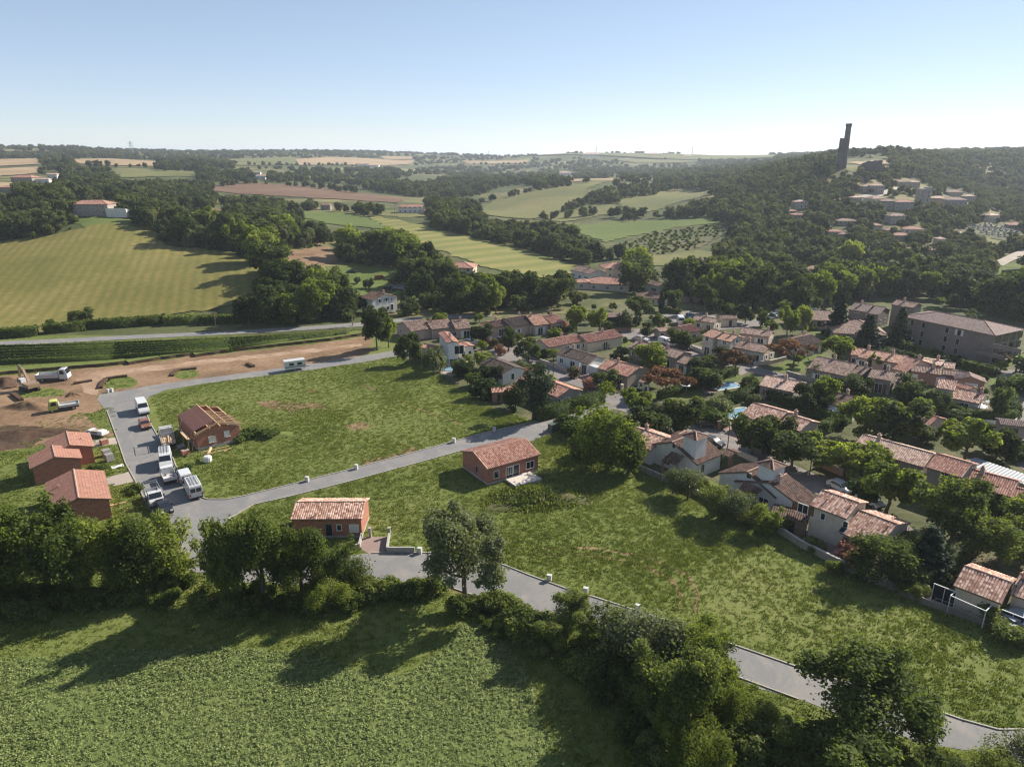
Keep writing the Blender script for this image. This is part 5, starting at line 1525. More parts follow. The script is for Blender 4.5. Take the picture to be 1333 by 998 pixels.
house('stone house with red roofs beside the long trimmed hedge', [((699.8, 489.8), (742.4, 505.3), (723.5, 516.5), 2.9, dict(gable=[('window', -2.8, .9, .9, 1.5, M_SHUTB), ('door', -1.0, .1, 1.2, 2.1, M_SHUTW)], wall=W_STONE)), ((679.5, 488.7), (691.7, 492), (662.6, 500.2), 2.5, dict(chimney=False))], W_CREAM, R_RED)
house('long low house with dark roofs and a grey gable', [((828.7, 443), (860, 450.5), (818.5, 452), 2.9), ((866.6, 451.1), (891.6, 457.5), (880, 466.6), 2.9), ((891.6, 462.5), (903.4, 465.5), (881, 471.5), 2.6, dict(chimney=False, front=[('door', 0, 0, .1, 1.5, 2.0, M_SHUTW)]))], W_STONE, R_OLD)
h = house('large red roofed house with a columned porch', [((792.8, 467), (832.7, 477.8), (816.5, 490.3), 2.9), ((845, 483), (858, 486), (831.4, 497), 2.5, dict(walls=False, chimney=False, roof=R_OLD))], W_STONE, R_RED)
l = h.last
for x in (-.46, 0, .46):
    b = MB(); b.box(-.16, .16, -.16, .16, -.1, 2.5); link('column', b.mesh('column', W_WHITE), h.root, h.loc((x * l['L'], -l['yw'], 0)))
house('orange roofed house with a low pink garage wing', [((882.8, 425), (900.4, 421.4), (897.7, 433.3), 2.8), ((855, 428), (880, 426.6), (857, 431.8), 2.3, dict(pitch=.12, chimney=False, wall=W_PINK, roof=R_PALE, front=[('window', -2, 0, .8, 1.0, 1.0)]))], W_PINK, R_RED)
house('low stone house with a weathered roof by the parking square', [((906, 410.3), (935.5, 415), (900, 416), 2.9)], W_CREAM, R_OLD)
house('orange roofed two storey house with a stair porch', [((927, 427.9), (942, 432), (916.2, 437), 4.9, dict(chimney=False)), ((942.6, 433), (960.9, 436.9), (936.5, 442), 4.7, {})], W_CREAM, R_ORANGE)
house('cream house with a grey brown roof above the bow wall', [((963.6, 442.7), (1003.5, 450.2), (951.4, 451.2), 3.0)], W_CREAM, R_OLD)
house('low house with a pinkish gable behind the grey brown one', [((966.3, 425.8), (1006, 430.8), (960.9, 433.5), 2.9, dict(wall=W_PINK))], W_PINK, R_OLD)
house('house with a broad hipped looking roof beside the lawn', [((1029.8, 440.3), (1056, 434.8), (1047.4, 450.9), 2.9, {})], W_CREAM, R_OLD)
house('long stone terrace with lichen covered roofs', [((1063.6, 463.7), (1115.7, 473.8), (1091.4, 487.6), 3.0, {}), ((1115.7, 474.3), (1133.3, 478.5), (1124, 489), 3.0, {}), ((1135.3, 479.2), (1167, 484.6), (1126.6, 490.3), 3.2, {}), ((1168.5, 488.7), (1199.6, 494), (1191.5, 501.8), 2.9, dict(gable=[]))], W_STONE, R_OLD)
house('orange terrace at the edge of the park lawn', [((1110, 451.9), (1126.6, 454), (1106.3, 461.3), 2.9, dict(chimney=False)), ((1126.8, 454.4), (1139.4, 457), (1119.8, 465.2), 2.9, {}), ((1140.8, 456.5), (1180.7, 463), (1148.2, 469.6), 2.9, {}), ((1180.9, 464.4), (1199.7, 468.8), (1165.2, 480.8), 2.6, dict(roof=R_RED, hw_max=6))], W_PINK, R_ORANGE)
house('brick terrace with pale roofs and white garage doors', [((1186.8, 474.5), (1224.7, 479.2), (1184.8, 482.9), 2.8, dict(front=[('garage', -2.5, 0, 0, 2.4, 2.1), ('garage', 3.5, 0, 0, 2.4, 2.1)])), ((1226.7, 480.6), (1262.5, 484.8), (1226.7, 487), 2.8, dict(front=[('garage', -3, 0, 0, 2.4, 2.1), ('window', 3, 0, .9, 1.1, 1.1)], chimney=False)),
    ((1261.9, 484.2), (1264.8, 490.2), (1284.2, 496.8), 2.8, dict(front=[], chimney=False, gable=[('garage', 0.3, .1, 2.4, 2.1)], roof=R_PALE, hw_max=6.5))], W_BRICKO, R_OLD)
house('pale low roof between the orange and the brick terraces', [((1201, 466.5), (1228.7, 470.4), (1202, 473), 2.6, dict(pitch=.15)), ((1229, 470.6), (1244, 472.6), (1236, 479.4), 2.8, dict(chimney=False))], W_PINK, R_PALE)
house('white house of two storeys with a lower wing inside the corner hedge', [((1222, 491.7), (1246.3, 495.4), (1210.5, 503.2), 4.6, dict(gable=[], storeys=1, chimney=False, front=[('window', 1, 0, 2.9, 1.0, 1.0)])), ((1245, 505.3), (1283.5, 513), (1234.8, 517.2), 2.7, dict(gable=[('window', .5, 1, .8, 1.0, None)])), ((1249, 498), (1268, 503.5), (1262, 507.5), 2.6, dict(chimney=False, roof=R_RED))], W_CREAM, R_MIX)
house('pink gabled house behind the big dark tree', [((1193.6, 534.7), (1222, 543), (1209, 556), 2.8, dict(gable=[('window', -.4, 1, .7, 1.1, None)]))], W_PINK, R_RED)
house('small brown roofed house beside the blue pool', [((1088, 510.6), (1122, 518), (1090, 528.2), 2.8, dict(front=[('window', 1.4, 0, .8, 1.2, 1.2), ('window', -3.5, 0, .8, 1.2, 1.2)]))], W_WHITE, R_BROWN)
house('house with a pale red roof beside the trimmed hedge', [((997.4, 488), (1043.4, 496.8), (1036.6, 511.3), 2.9, {})], W_STONE, R_PALE)
h = house('double roofed red house wrapped by the dark hedge', [((980, 523.8), (1024.7, 536), (961.8, 540.3), 2.8, dict(chimney=False)), ((1026.7, 539), (1056, 547.9), (1038.9, 560.6), 2.8, {})], W_CREAM, R_MIX)
h = house('long two storey terrace with a mottled roof and skylights', [((1122.6, 565), (1215.4, 590.5), (1105.7, 580.3), 3.4, dict(gable=[])), ((1218.6, 589.8), (1266, 603.3), (1203, 607), 4.6, dict(roof=R_RED, chimney=False)), ((1266, 610.7), (1326, 626.3), (1301, 642.8), 3.0, dict(roof=R_RED)), ((1312, 631.7), (1350, 641.5), (1301, 643.3), 2.7, dict(roof=R_RED))], W_STONE, R_PALE)
h = house('two storey cream house with a bright tile roof and orange shutters', [((1069.8, 637.6), (1118.4, 654.5), (1050.8, 656.4), 4.6, dict(chimney=False, storeys=1, gable=[], front=[('window', -3.4, 0, 3.0, 1.5, 1.3, M_SHUTB), ('window', -.6, 0, 3.1, .7, 1.0), ('window', 2.4, 0, 3.0, .7, 1.1), ('door', -4.4, 0, .1, .9, 2.0), ('window', -3.2, 0, .9, .8, 1.0)]))], W_CREAM, R_MIX, fine=2)
h.vent(-1, -1.6).vent(2, -1.2)
h = house('cream house with a bright tile roof and a small skylight', [((1118.4, 664), (1167.8, 682.2), (1090, 692), 2.8, dict(chimney=False, gable=[]))], W_CREAM, R_MIX, fine=2)
h.vent(-3.4, -1.2).vent(-3.6, -3.0).vent(1.8, -1.2).skylight(-2.3, -4.4)
# turret houses
def turret(h, near, left, right, apex, zt, wb):
    a, b_, c_ = at_z(*near, zt), at_z(*left, zt), at_z(*right, zt)
    u = (c_ - a); w = min(u.length, 6.0); ang = math.atan2(u.y, u.x)
    n = Vector((-u.y, u.x, 0)).normalized(); u.normalize()
    cen = a + u * (w / 2) + n * (w / 2)
    l = h.R0 @ (cen - h.o); la = ang - h.ang
    m = MB(); q = w / 2 - .35
    m.box(-q, q, -q, q, wb, zt - .05)
    t = link('turret', m.mesh('turret', W_WHITE), h.root, (l.x, l.y, .05), (0, 0, la))
    r = MB(); q = w / 2; ap = (0, 0, zt + w * .5 * .42)
    cs = [(-q, -q, zt), (q, -q, zt), (q, q, zt), (-q, q, zt)]
    for i in range(4):
        p1, p2 = cs[i], cs[(i + 1) % 4]
        r.poly([p1, p2, ap], 0, [(0, q * 1.1), (w, q * 1.1), (q, 0)])
    r.poly([(x, y, z - .004) for x, y, z in cs[::-1]], 1)
    o = link('turret_roof', r.mesh('turret_roof', [R_BROWN, M_WOODO]), t)
    k = MB()
    for i in range(4): k.tube([cs[i], (ap[0], ap[1], ap[2] + .03)], [.11, .11], 5)
    link('hip_tiles', k.mesh('hip_tiles', M_RIDGE), o)
THOUSE = []
h = House('house', 'white house with a square turret and arched window beside the huge tree', 'turret houses', 'house', W_WHITE, R_BROWN, 2)
h.block((874.6, 575.2), (909, 562), (910.9, 603.8), 2.8, pitch=.42, chimney=False, shut=M_SHUTW,
        gable=[('window', .8, .7, 1.3, 1.5, M_SHUTW), ('window', -.3, 4.0, .7, .9, None)], front=[])
l = h.last
vis = 1 if l['d'].dot(-l['c']) > 0 else -1
h.open('window', -vis * 2.0 if False else vis * (l['xw'] - 1.7), 0, .8, 1.0, 1.5, M_SHUTW)
THOUSE.append(h)
turret(h, (907.3, 574.2), (887, 565.9), (924.7, 567.9), None, 6.6, 3.0)
h.block((893, 560.5), (868, 572.5), (846.5, 591), 2.6, pitch=.34, front=[], gable=[], chimney=False, hw_max=5.5)
h.block((826, 555.5), (866.3, 569), (827.5, 579.3), 2.8, roof=R_MIX, chimney=True)
h.block((946, 583.5), (958, 588), (941.5, 592), 2.6, walls=False, chimney=False, hw_max=2.0)
pc = at_z(950.3, 607, 0); q = h.R0 @ (pc - h.o); b = MB(); b.box(-.28, .28, -.28, .28, -.1, 2.7); link('column', b.mesh('column', W_BRICKO), h.root, (q.x, q.y, .05))
h = House('house', 'white house with a square turret and round window beside the tiled shed', 'turret houses', 'house', W_WHITE, R_BROWN, 2)
h.block((972.2, 614), (1003, 601.5), (1015.2, 645.8), 2.8, pitch=.42, chimney=False, shut=M_SHUTW,
        gable=[('window', .8, .7, 1.5, 1.5, M_SHUTW), ('window', -.3, 4.0, .9, .9, None)], front=[])
THOUSE.append(h)
turret(h, (1007.2, 612.6), (986, 605.9), (1026.7, 606), None, 6.6, 3.0)
h.block((1001, 628), (1024, 616.5), (1049.7, 661), 2.8, pitch=.34, front=[], gable=[('window', .6, .8, 1.6, 1.2, None)], chimney=True, hw_max=8)
h.block((986, 603), (962, 615), (946, 630), 2.6, pitch=.34, front=[], gable=[], chimney=False, hw_max=5.5)

# porch roofs under the arched windows
for hh_, q4 in ((0, ((874.4, 586.7, 4.0), (890.6, 592.7, 4.0), (881, 604.5, 2.6), (861.5, 598, 2.6))), (1, ((969.2, 625.8, 4.0), (993.5, 636, 4.0), (981.4, 645.6, 2.6), (958.5, 640, 2.6)))):
    hs = THOUSE[hh_]; P4 = [hs.R0 @ (at_z(*q) - hs.o) for q in q4]
    m = MB(); ln = (P4[0] - P4[3]).length; wd = (P4[0] - P4[1]).length
    m.poly([P4[3], P4[2], P4[1], P4[0]], 0, [(0, ln), (wd, ln), (wd, 0), (0, 0)]); m.poly([p - Vector((0, 0, .15)) for p in P4], 1)
    for a, b_ in ((3, 2), (2, 1), (0, 3)): m.poly([P4[b_] , P4[a], P4[a] - Vector((0, 0, .15)), P4[b_] - Vector((0, 0, .15))], 1)
    pr_o = link('porch_roof', m.mesh('porch_roof', [R_BROWN, M_WOODO]), hs.root)
    for k_ in (2, 3):
        m = MB(); m.box(-.14, .14, -.14, .14, -.1, P4[k_].z - .16); c_ = P4[k_].lerp(P4[0 if k_ == 3 else 1], .12); link('column', m.mesh('column', W_BRICKO), hs.root, (c_.x, c_.y, 0))
# pergola house
h = house('cream house with a red roof and a white pergola frame', [((1255, 736), (1317.3, 758.4), (1235.5, 760), 2.9, dict(chimney=False, gable=[], front=[('door', -3.1, 0, .05, 2.4, 2.1), ('door', 3.6, 0, .05, 2.2, 2.1)])), ((1327.5, 745.6), (1356, 755.5), (1308.5, 770.8), 3.0, dict(front=[('window', -2.4, 0, .9, 1.6, 1.1)], gable=[]))], W_CREAM, R_MIX, fine=2)
pr = empty('pergola', at_z(1277, 785, 0)); tag(pr, 'white steel pergola frame before the cream red roofed house', 'pergola')
z = 2.35
p1, p2, p3, p4 = at_z(1237.5, 774.8, z), at_z(1283.5, 795, z), at_z(1291.8, 786.5, z), at_z(1245.8, 768, z)
for i, (a, b_) in enumerate(((p1, p2), (p2, p3), (p4, p1))):
    m = MB(); m.bar(a - pr.location, b_ - pr.location, .09, .09); link('beam', m.mesh('beam', M_WHITEP), pr)
for a in (p1, p2):
    m = MB(); q = a - pr.location; m.bar((q.x, q.y, -.1), (q.x, q.y, z - .05), .08); link('post', m.mesh('post', M_WHITEP), pr)

# small sheds
def shed(px, py, w, d_, hh, rz, wallm, roofm, label, cat='shed', name='shed', pitch=.25):
    g = G(px, py); r = empty(name, (g.x, g.y, g.z - .03), rz); tag(r, label, cat)
    FOOT.append([(g.x + math.cos(rz) * a - math.sin(rz) * c, g.y + math.sin(rz) * a + math.cos(rz) * c) for a, c in ((-w / 2, -d_ / 2), (w / 2, -d_ / 2), (w / 2, d_ / 2), (-w / 2, d_ / 2))])
    m = MB(); m.box(-w / 2, w / 2, -d_ / 2, d_ / 2, -.2, hh - .18); link('wall', m.mesh('wall', wallm), r)
    m = MB(); q = d_ / 2 + .3
    slope(m, -w / 2 - .25, w / 2 + .25, 0, hh + q * pitch, -q, hh, 1); slope(m, -w / 2 - .25, w / 2 + .25, 0, hh + q * pitch, q, hh, 1)
    link('roof', m.mesh('roof', [roofm, M_WOODO]), r)
    put_opening(r, 'door', Vector((w * .1, -d_ / 2, 0)), 0, .9, min(1.9, hh - .3), None, M_SHUTB)
    return r
shed(653, 520, 4.2, 3.2, 2.3, rad(8), W_BRICKO, R_RED, 'small red roofed garden shed at the plot edge')
shed(1027, 686, 4.5, 3.0, 2.2, rad(-30), M_WOODO, R_BROWN, 'small tiled shed beside the boundary wall')
shed(800, 421, 8.5, 5, 2.6, rad(0), M_DARKM, R_GREY, 'dark open carport beside the umbrella pine', 'carport', 'carport', .06)
shed(945, 423, 5, 4, 2.4, rad(5), W_CREAM, R_OLD, 'small garage by the parking square', 'garage', 'garage')
shed(1313, 566, 4, 3, 2.5, rad(-20), W_STONE, R_GREY, 'grey stone hut at the road corner', 'hut', 'hut')
shed(895, 392, 8, 5, 2.6, rad(0), W_PINK, R_RED, 'half hidden pink roof behind the ball tree', 'house', 'house')
# long grey carport roof
g1, g2 = at_z(1262, 600, 2.5), at_z(1345, 628, 2.5)
d_ = (g2 - g1); L_ = d_.length
cr = empty('carport', ((g1.x + g2.x) / 2, (g1.y + g2.y) / 2, 0), math.atan2(d_.y, d_.x)); tag(cr, 'long grey corrugated carport behind the red roofed terrace', 'carport')
m = MB(); n = int(L_ / .5)
for i in range(n):
    x = -L_ / 2 + L_ * i / n
    for a, b_, ha, hb in ((0, .5, 0, .06), (.5, 1, .06, 0)): m.poly([(x + a * .5, -1.6, 2.45 + ha), (x + b_ * .5, -1.6, 2.45 + hb), (x + b_ * .5, 1.6, 2.75 + hb), (x + a * .5, 1.6, 2.75 + ha)])
link('roof', m.mesh('roof', M_TARP), cr)
m = MB(); m.box(-L_ / 2, L_ / 2, 1.3, 1.5, -.2, 2.6); link('wall', m.mesh('wall', W_PINK), cr)
for i in range(6):
    x = -L_ / 2 + .3 + (L_ - .6) * i / 5; m = MB(); m.bar((x, -1.5, -.1), (x, -1.5, 2.45), .12); link('post', m.mesh('post', W_CREAM), cr)

# ------------------------------------------------------------------ the three storey building and its wings
def hip(root, name, cx, cy, rz, w, d_, eave, pitch, roofm, fine=1, over=.5):
    """hipped roof part centred at local (cx, cy)"""
    q, p = d_ / 2 + over, w / 2 + over
    rl = max(0.0, p - q)
    zr = eave + q * pitch
    R1, R2 = (-rl, 0, zr), (rl, 0, zr)
    c = [(-p, -q, eave), (p, -q, eave), (p, q, eave), (-p, q, eave)]
    m = MB(); sl = math.hypot(q, q * pitch)
    m.poly([c[0], c[1], R2, R1], 0, [(0, sl), (2 * p, sl), (p + rl, 0), (p - rl, 0)]); m.poly([c[2], c[3], R1, R2], 0, [(0, sl), (2 * p, sl), (p + rl, 0), (p - rl, 0)])
    m.poly([c[1], c[2], R2], 0, [(0, sl), (2 * q, sl), (q, 0)]); m.poly([c[3], c[0], R1], 0, [(0, sl), (2 * q, sl), (q, 0)])
    m.poly([(x, y, z - .15) for x, y, z in c[::-1]], 1)
    for i in range(4):
        a, b_ = c[i], c[(i + 1) % 4]
        m.poly([(a[0], a[1], a[2] - .15), (b_[0], b_[1], b_[2] - .15), (b_[0], b_[1], b_[2] - .005), (a[0], a[1], a[2] - .005)], 1)
    o = link(name, m.mesh(name, [roofm, M_WOODO]), root, (cx, cy, 0), (0, 0, rz))
    k = MB()
    for a, b_ in ((c[0], R1), (c[3], R1), (c[1], R2), (c[2], R2)): k.tube([a, b_], [.13, .13], 5)
    if rl > .1: k.tube([R1, R2], [.13, .13], 5)
    link('hip_tiles', k.mesh('hip_tiles', M_RIDGE), o)
    return o
pn, pr_ = at_z(1291.3, 465.2, 0), at_z(1322.7, 458.5, 0)
zeave = 7.4
pl_ = at_z(1175.2, 411, zeave)
near = at_z(1295.1, 435.7, zeave)
du = Vector((pl_.x - near.x, pl_.y - near.y, 0)); Lb = du.length; du.normalize()
nb_ = Vector((du.y, -du.x, 0));
if nb_.dot(Vector((near.x, near.y, 0))) < 0: nb_ = -nb_
Db = 12.0
ang = math.atan2(-du.y, -du.x)
cen = near + du * (Lb / 2) + nb_ * (Db / 2)
big = empty('long_building', (cen.x, cen.y, -.05), ang); tag(big, 'long three storey brown building with a hipped roof at the park', 'building')
FOOT.append([tuple((near + du * a + nb_ * b_)[:2]) for a, b_ in ((0, 0), (Lb, 0), (Lb, Db), (0, Db))])
m = MB(); m.box(-Lb / 2, Lb / 2, -Db / 2, Db / 2, -.5, zeave - .16); link('wall', m.mesh('wall', W_DARK), big)
hip(big, 'roof', 0, 0, 0, Lb, Db, zeave, .26, R_GREY)
dark_fr = plain('pale_window_surround', (.42, .38, .33), .8)
for k in range(3):
    zf = .7 + k * 2.35
    xs = [-Lb / 2 + 3 + i * 3.1 for i in range(int((Lb - 5) / 3.1))]
    for i, x in enumerate(xs):
        if (i % 3 == 2): continue
        put_opening(big, 'window', Vector((x, -Db / 2, zf)), 0, 1.0, 1.5, M_SHUTW if (i * 7 + k) % 5 == 0 else None, dark_fr)
    for i in range(4):
        put_opening(big, 'window', Vector((Lb / 2, -Db / 2 + 2.0 + i * 3.3, zf - .1)), math.pi / 2, 2.0, 1.6, None, M_DARKM)
# outside stairs on the long wall
m = MB(); m.box(9, 16, -Db / 2 - 1.6, -Db / 2 - .02, 2.2, 2.4); m.box(9, 16, -Db / 2 - 1.6, -Db / 2 - 1.5, 2.4, 3.3)
m.box(12, 19, -Db / 2 - 1.6, -Db / 2 - .02, 4.6, 4.8); m.box(12, 19, -Db / 2 - 1.6, -Db / 2 - 1.5, 4.8, 5.7)
for x in (9.2, 15.8, 18.8): m.box(x - .15, x + .15, -Db / 2 - 1.6, -Db / 2 - 1.3, -.3, 4.6)
link('balcony', m.mesh('balcony', W_DARK), big)
grp = 'wings of the long building'
wg = House('building', 'low wing with a grey roof joined to the long building', grp, 'building', W_DARK, R_GREY, 1)
wg.block((1113, 393.5), (1137, 397), (1128, 406.3), 4.4, z0=0, storeys=2, shut=False)
wg.block((1139, 398), (1153, 400), (1147, 410.5), 4.0, z0=0, chimney=False, shut=False)
wg = House('building', 'taller block with a red roof behind the fir', grp, 'building', W_DARK, R_OLD, 1)
wg.block((1167, 390), (1196, 394.5), (1187, 400.5), 6.6, z0=0, storeys=2, shut=False)
for px, py, w, d_, lb in ((1112, 440, 13, 12, 'hipped pavilion with a pinkish roof between the firs'), (1064, 424, 15, 9, 'hipped pavilion beside the bright large tree')):
    g = G(px, py); r = empty('pavilion', (g.x, g.y, -.03), rad(-12)); tag(r, lb, 'pavilion', 'hipped pavilions')
    FOOT.append([(g.x + a, g.y + c) for a, c in ((-w / 2, -d_ / 2), (w / 2, -d_ / 2), (w / 2, d_ / 2), (-w / 2, d_ / 2))])
    m = MB(); m.box(-w / 2, w / 2, -d_ / 2, d_ / 2, -.3, 2.6); link('wall', m.mesh('wall', W_STONE), r)
    hip(r, 'roof', 0, 0, 0, w, d_, 2.75, .38, R_OLD)
    for x in (-3.5, 0, 3.5): put_opening(r, 'window', Vector((x, -d_ / 2, .7)), 0, 2.0, 1.5, None, M_DARKM)

# ------------------------------------------------------------------ houses beyond the estate
VAL = 'houses at the stream'
house('white house with a brown red roof below the striped field', [((754.3, 345.4), (779, 351), (743.5, 351.4), 3.4, dict(shut=M_SHUTG))], W_WHITE, R_OLD, VAL)
def hiphouse(px, py, w, d_, eave, rz, wallm, roofm, label, group, name='house', cat='house', nw=3):
    g = G(px, py); r = empty(name, (g.x, g.y, g.z - .1), rz); tag(r, label, cat, group)
    cs = [(g.x + math.cos(rz) * a - math.sin(rz) * c, g.y + math.sin(rz) * a + math.cos(rz) * c) for a, c in ((-w / 2, -d_ / 2), (w / 2, -d_ / 2), (w / 2, d_ / 2), (-w / 2, d_ / 2))]
    FOOT.append(cs)
    q = [proj(np.array([c[0]]), np.array([c[1]]), np.array([g.z + zz])) for c in cs for zz in (0, eave)]
    xs = [float(a[0][0]) for a in q]; ys = [float(a[1][0]) for a in q]
    if g.y > 200: KEEPCLEAR.append([(min(xs) - .5, min(ys) - 3), (max(xs) + .5, min(ys) - 3), (max(xs) + .5, max(ys) - (max(ys) - min(ys)) * (.68 if group == 'houses of the hill village' else .3)), (min(xs) - .5, max(ys) - (max(ys) - min(ys)) * (.68 if group == 'houses of the hill village' else .3))])
    m = MB(); m.box(-w / 2, w / 2, -d_ / 2, d_ / 2, -1.5, eave - .12); link('wall', m.mesh('wall', wallm), r)
    hip(r, 'roof', 0, 0, 0, w, d_, eave, .34, roofm, over=.4)
    for k in range(2 if eave > 4.2 else 1):
        for i in range(nw): put_opening(r, 'window', Vector((-w / 2 + w * (i + .5) / nw, -d_ / 2, .9 + k * 2.7)), 0, 1.1, 1.25, None)
    return r
hiphouse(801, 360, 12, 9, 4.6, rad(10), W_CREAM, R_RED, 'cream house with a red hipped roof below the striped field', VAL)
hiphouse(792, 376, 16, 10, 3.0, rad(-12), W_CREAM, R_RED, 'broad red hipped roof above the dark trees', VAL)
hiphouse(756, 375, 6, 5, 2.8, rad(0), W_CREAM, R_RED, 'small red roof between two trees at the stream', VAL, nw=1)
house('grey house with a white gable beside the stream trees', [((844.3, 363), (865.2, 368.5), (874.5, 371.5), 3.4, dict(wall=W_WHITE, hw_max=5))], W_WHITE, R_OLD, VAL)
hiphouse(848, 395, 10, 8, 2.9, rad(-5), W_CREAM, R_BROWN, 'small brown hipped house on a bright lawn', VAL)
hiphouse(601, 362, 11, 9, 5.0, rad(-8), W_CREAM, R_RED, 'red hipped roof rising out of the wood', 'houses in the woods')
hl = 'hill houses'
h = hiphouse(124, 279, 18, 9, 5.4, rad(2), W_STONE, R_RED, 'long hill house with a red roof above the dry field', hl, nw=4)
m = MB(); m.box(9.05, 19, -7, 1.5, -1, 2.6); link('annexe', m.mesh('annexe', W_WHITE), h)
m = MB(); m.box(9.05, 19, -7.1, -6.95, 2.6, 3.5); link('parapet', m.mesh('parapet', W_WHITE), h)
hiphouse(535, 277, 18, 8, 4.6, 0, W_WHITE, R_RED, 'white farmhouse with a red roof beyond the green field', hl, nw=5)
hiphouse(558, 279, 8, 6, 3, 0, W_PINK, R_OLD, 'small barn beside the white farmhouse', hl, 'barn', 'barn', 1)
for px, py, w, lb in ((35, 238, 22, 'low red roof behind the knoll wood'), (12, 251, 10, 'small house at the edge behind the knoll'), (58, 239, 12, 'pale roof among the trees behind the knoll'), (70, 232, 12, 'pale barn on the hillside'), (340, 233, 14, 'pale house on the plateau rim'), (336, 228, 8, 'small house behind the pale one'),
                      (474, 216, 26, 'white farm shed on the far stubble'), (486, 218, 28, 'second white farm shed on the far stubble'), (735, 228, 30, 'white barn roof in the hazy woods'), (285, 283, 10, 'red roofed house hidden in the wood by the dry field'), (249, 289, 8, 'bluish shed in the wood beside the dry field'), (425, 273, 8, 'small shed in the field hedge'),
                      (803, 279, 8, 'stone barn in the line of dark trees'), (895, 205, 40, 'white sheds on the far ridge'), (770, 203, 60, 'long pale sheds on the horizon'), (850, 203, 50, 'pale warehouse on the horizon')):
    hiphouse(px, py, w, w * .5, 4 if w < 20 else 5, rad((px * 37) % 30 - 15), W_WHITE if 'white' in lb or 'pale' in lb else W_STONE, R_PALE if ('white' in lb or 'pale' in lb) else R_RED, lb, 'far farms', 'farmhouse' if 'house' in lb else 'barn', 'farm building', 2)
# village on the hill
VG = 'houses of the hill village'
for px, py, w, d_, e, rz, wm, rm, lb in (
    (1139, 251, 13, 9, 6.5, -14, W_CREAM, R_PALE, 'tall house at the top of the village lane'), (1126, 249, 11, 8, 4.5, 10, W_STONE, R_OLD, 'stone house joined to the tall one on the lane'), (1172, 242, 14, 8, 4, 5, W_STONE, R_OLD, 'low stone house near the castle ruin'), (1188, 243, 11, 8, 4.5, -10, W_CREAM, R_PALE, 'pale gabled house near the castle ruin'),
    (1219, 265, 15, 9, 5, -6, W_STONE, R_PALE, 'house with a tan roof beside the square tower house'), (1240, 272, 18, 11, 8, -8, W_CREAM, R_OLD, 'big three storey stone house of the village'), (1259, 262, 11, 8, 5, -8, W_CREAM, R_PALE, 'house behind the big three storey one'),
    (1137, 266, 15, 10, 5, 20, W_WHITE, R_OLD, 'grey white gabled house on the lane'), (1154, 271, 12, 9, 6, -5, W_STONE, R_OLD, 'narrow stone house in the village row'), (1173, 273, 16, 9, 6.5, -4, W_CREAM, R_RED, 'house with a small red roof in the village row'), (1164, 290, 13, 8, 5.5, 8, W_CREAM, R_OLD, 'cream house under the village row'),
    (1100, 292, 15, 8, 3, 0, W_STONE, R_OLD, 'low grey house among gardens on the slope'), (1086, 307, 11, 8, 3.4, -4, W_STONE, R_RED, 'small red roofed house on the slope'), (1098, 309, 9, 6, 2.6, -4, W_STONE, R_OLD, 'annexe of the small red roofed house'), (1187, 304, 14, 10, 3.6, -12, W_WHITE, R_RED, 'white house with a bright red roof on the slope'),
    (1171, 312, 13, 8, 3.4, -8, W_CREAM, R_RED, 'cream house with a red roof under the bright one'), (1158, 305, 10, 7, 3.4, 0, W_STONE, R_OLD, 'grey house beside the red roofs'), (1138, 298, 9, 7, 3, 0, W_STONE, R_RED, 'small house hidden by the village trees'), (1197, 330, 19, 8, 2.8, -8, W_CREAM, R_OLD, 'long grey roof behind the dark hedge line'),
    (1040, 271, 11, 8, 5.5, 5, W_WHITE, R_PALE, 'white house on the wooded slope'), (1030, 279, 7, 6, 3, 5, W_PINK, R_RED, 'small red roof on the wooded slope'), (1038, 285, 11, 8, 3.6, 0, W_STONE, R_RED, 'red roofed house below the white one on the wooded slope'), (1288, 288, 11, 8, 5, 15, W_WHITE, R_PALE, 'pale house by the cemetery trees'), (1322, 298, 14, 9, 3.4, -15, W_CREAM, R_RED, 'orange roofed house at the cemetery edge'),
    (1246, 308, 7, 5, 3, 0, W_PINK, R_PALE, 'small hut at the cemetery wall'), (1222, 318, 6, 5, 4, 0, W_WHITE, R_PALE, 'narrow white hut above the hedge line'), (1240, 255, 16, 8, 4, 0, W_STONE, R_OLD, 'house row behind the square tower house'), (1094, 265, 9, 7, 3, 0, W_STONE, R_PALE, 'pale shed by the lane on the slope'), (1113, 262, 10, 6, 3.4, 12, W_STONE, R_PALE, 'pale house beside the lane')):
    hiphouse(px, py, w * .76, d_ * .82, e * .82, rad(rz), W_CREAM if wm is W_WHITE else W_STONE, rm, lb, VG, nw=max(2, int(w / 3.5)))
g = G(1200, 264); r = empty('tower_house', (g.x, g.y, g.z - .1), rad(-8)); tag(r, 'square stone tower house in the middle of the hill village', 'tower')
m = MB(); m.box(-3.8, 3.8, -3.8, 3.8, -2, 9.5); link('wall', m.mesh('wall', W_STONE), r)
m = MB(); m.box(-4, 4, -4, 4, 9.5, 9.9); m.box(1.2, 4, -4, 4, 9.9, 10.8); link('parapet', m.mesh('parapet', W_STONE), r)
for k in range(3):
    for x in (-2, 2): put_opening(r, 'window', Vector((x, -3.8, 1.5 + k * 2.7)), 0, 1.0, 1.5, None)
_q = [proj(np.array([g.x + a]), np.array([g.y]), np.array([g.z + b_])) for a in (-5, 5) for b_ in (0, 12)]
KEEPCLEAR.append([(float(_q[0][0][0]), float(_q[1][1][0]) - 2), (float(_q[2][0][0]), float(_q[1][1][0]) - 2), (float(_q[2][0][0]), float(_q[0][1][0]) - 4), (float(_q[0][0][0]), float(_q[0][1][0]) - 4)])

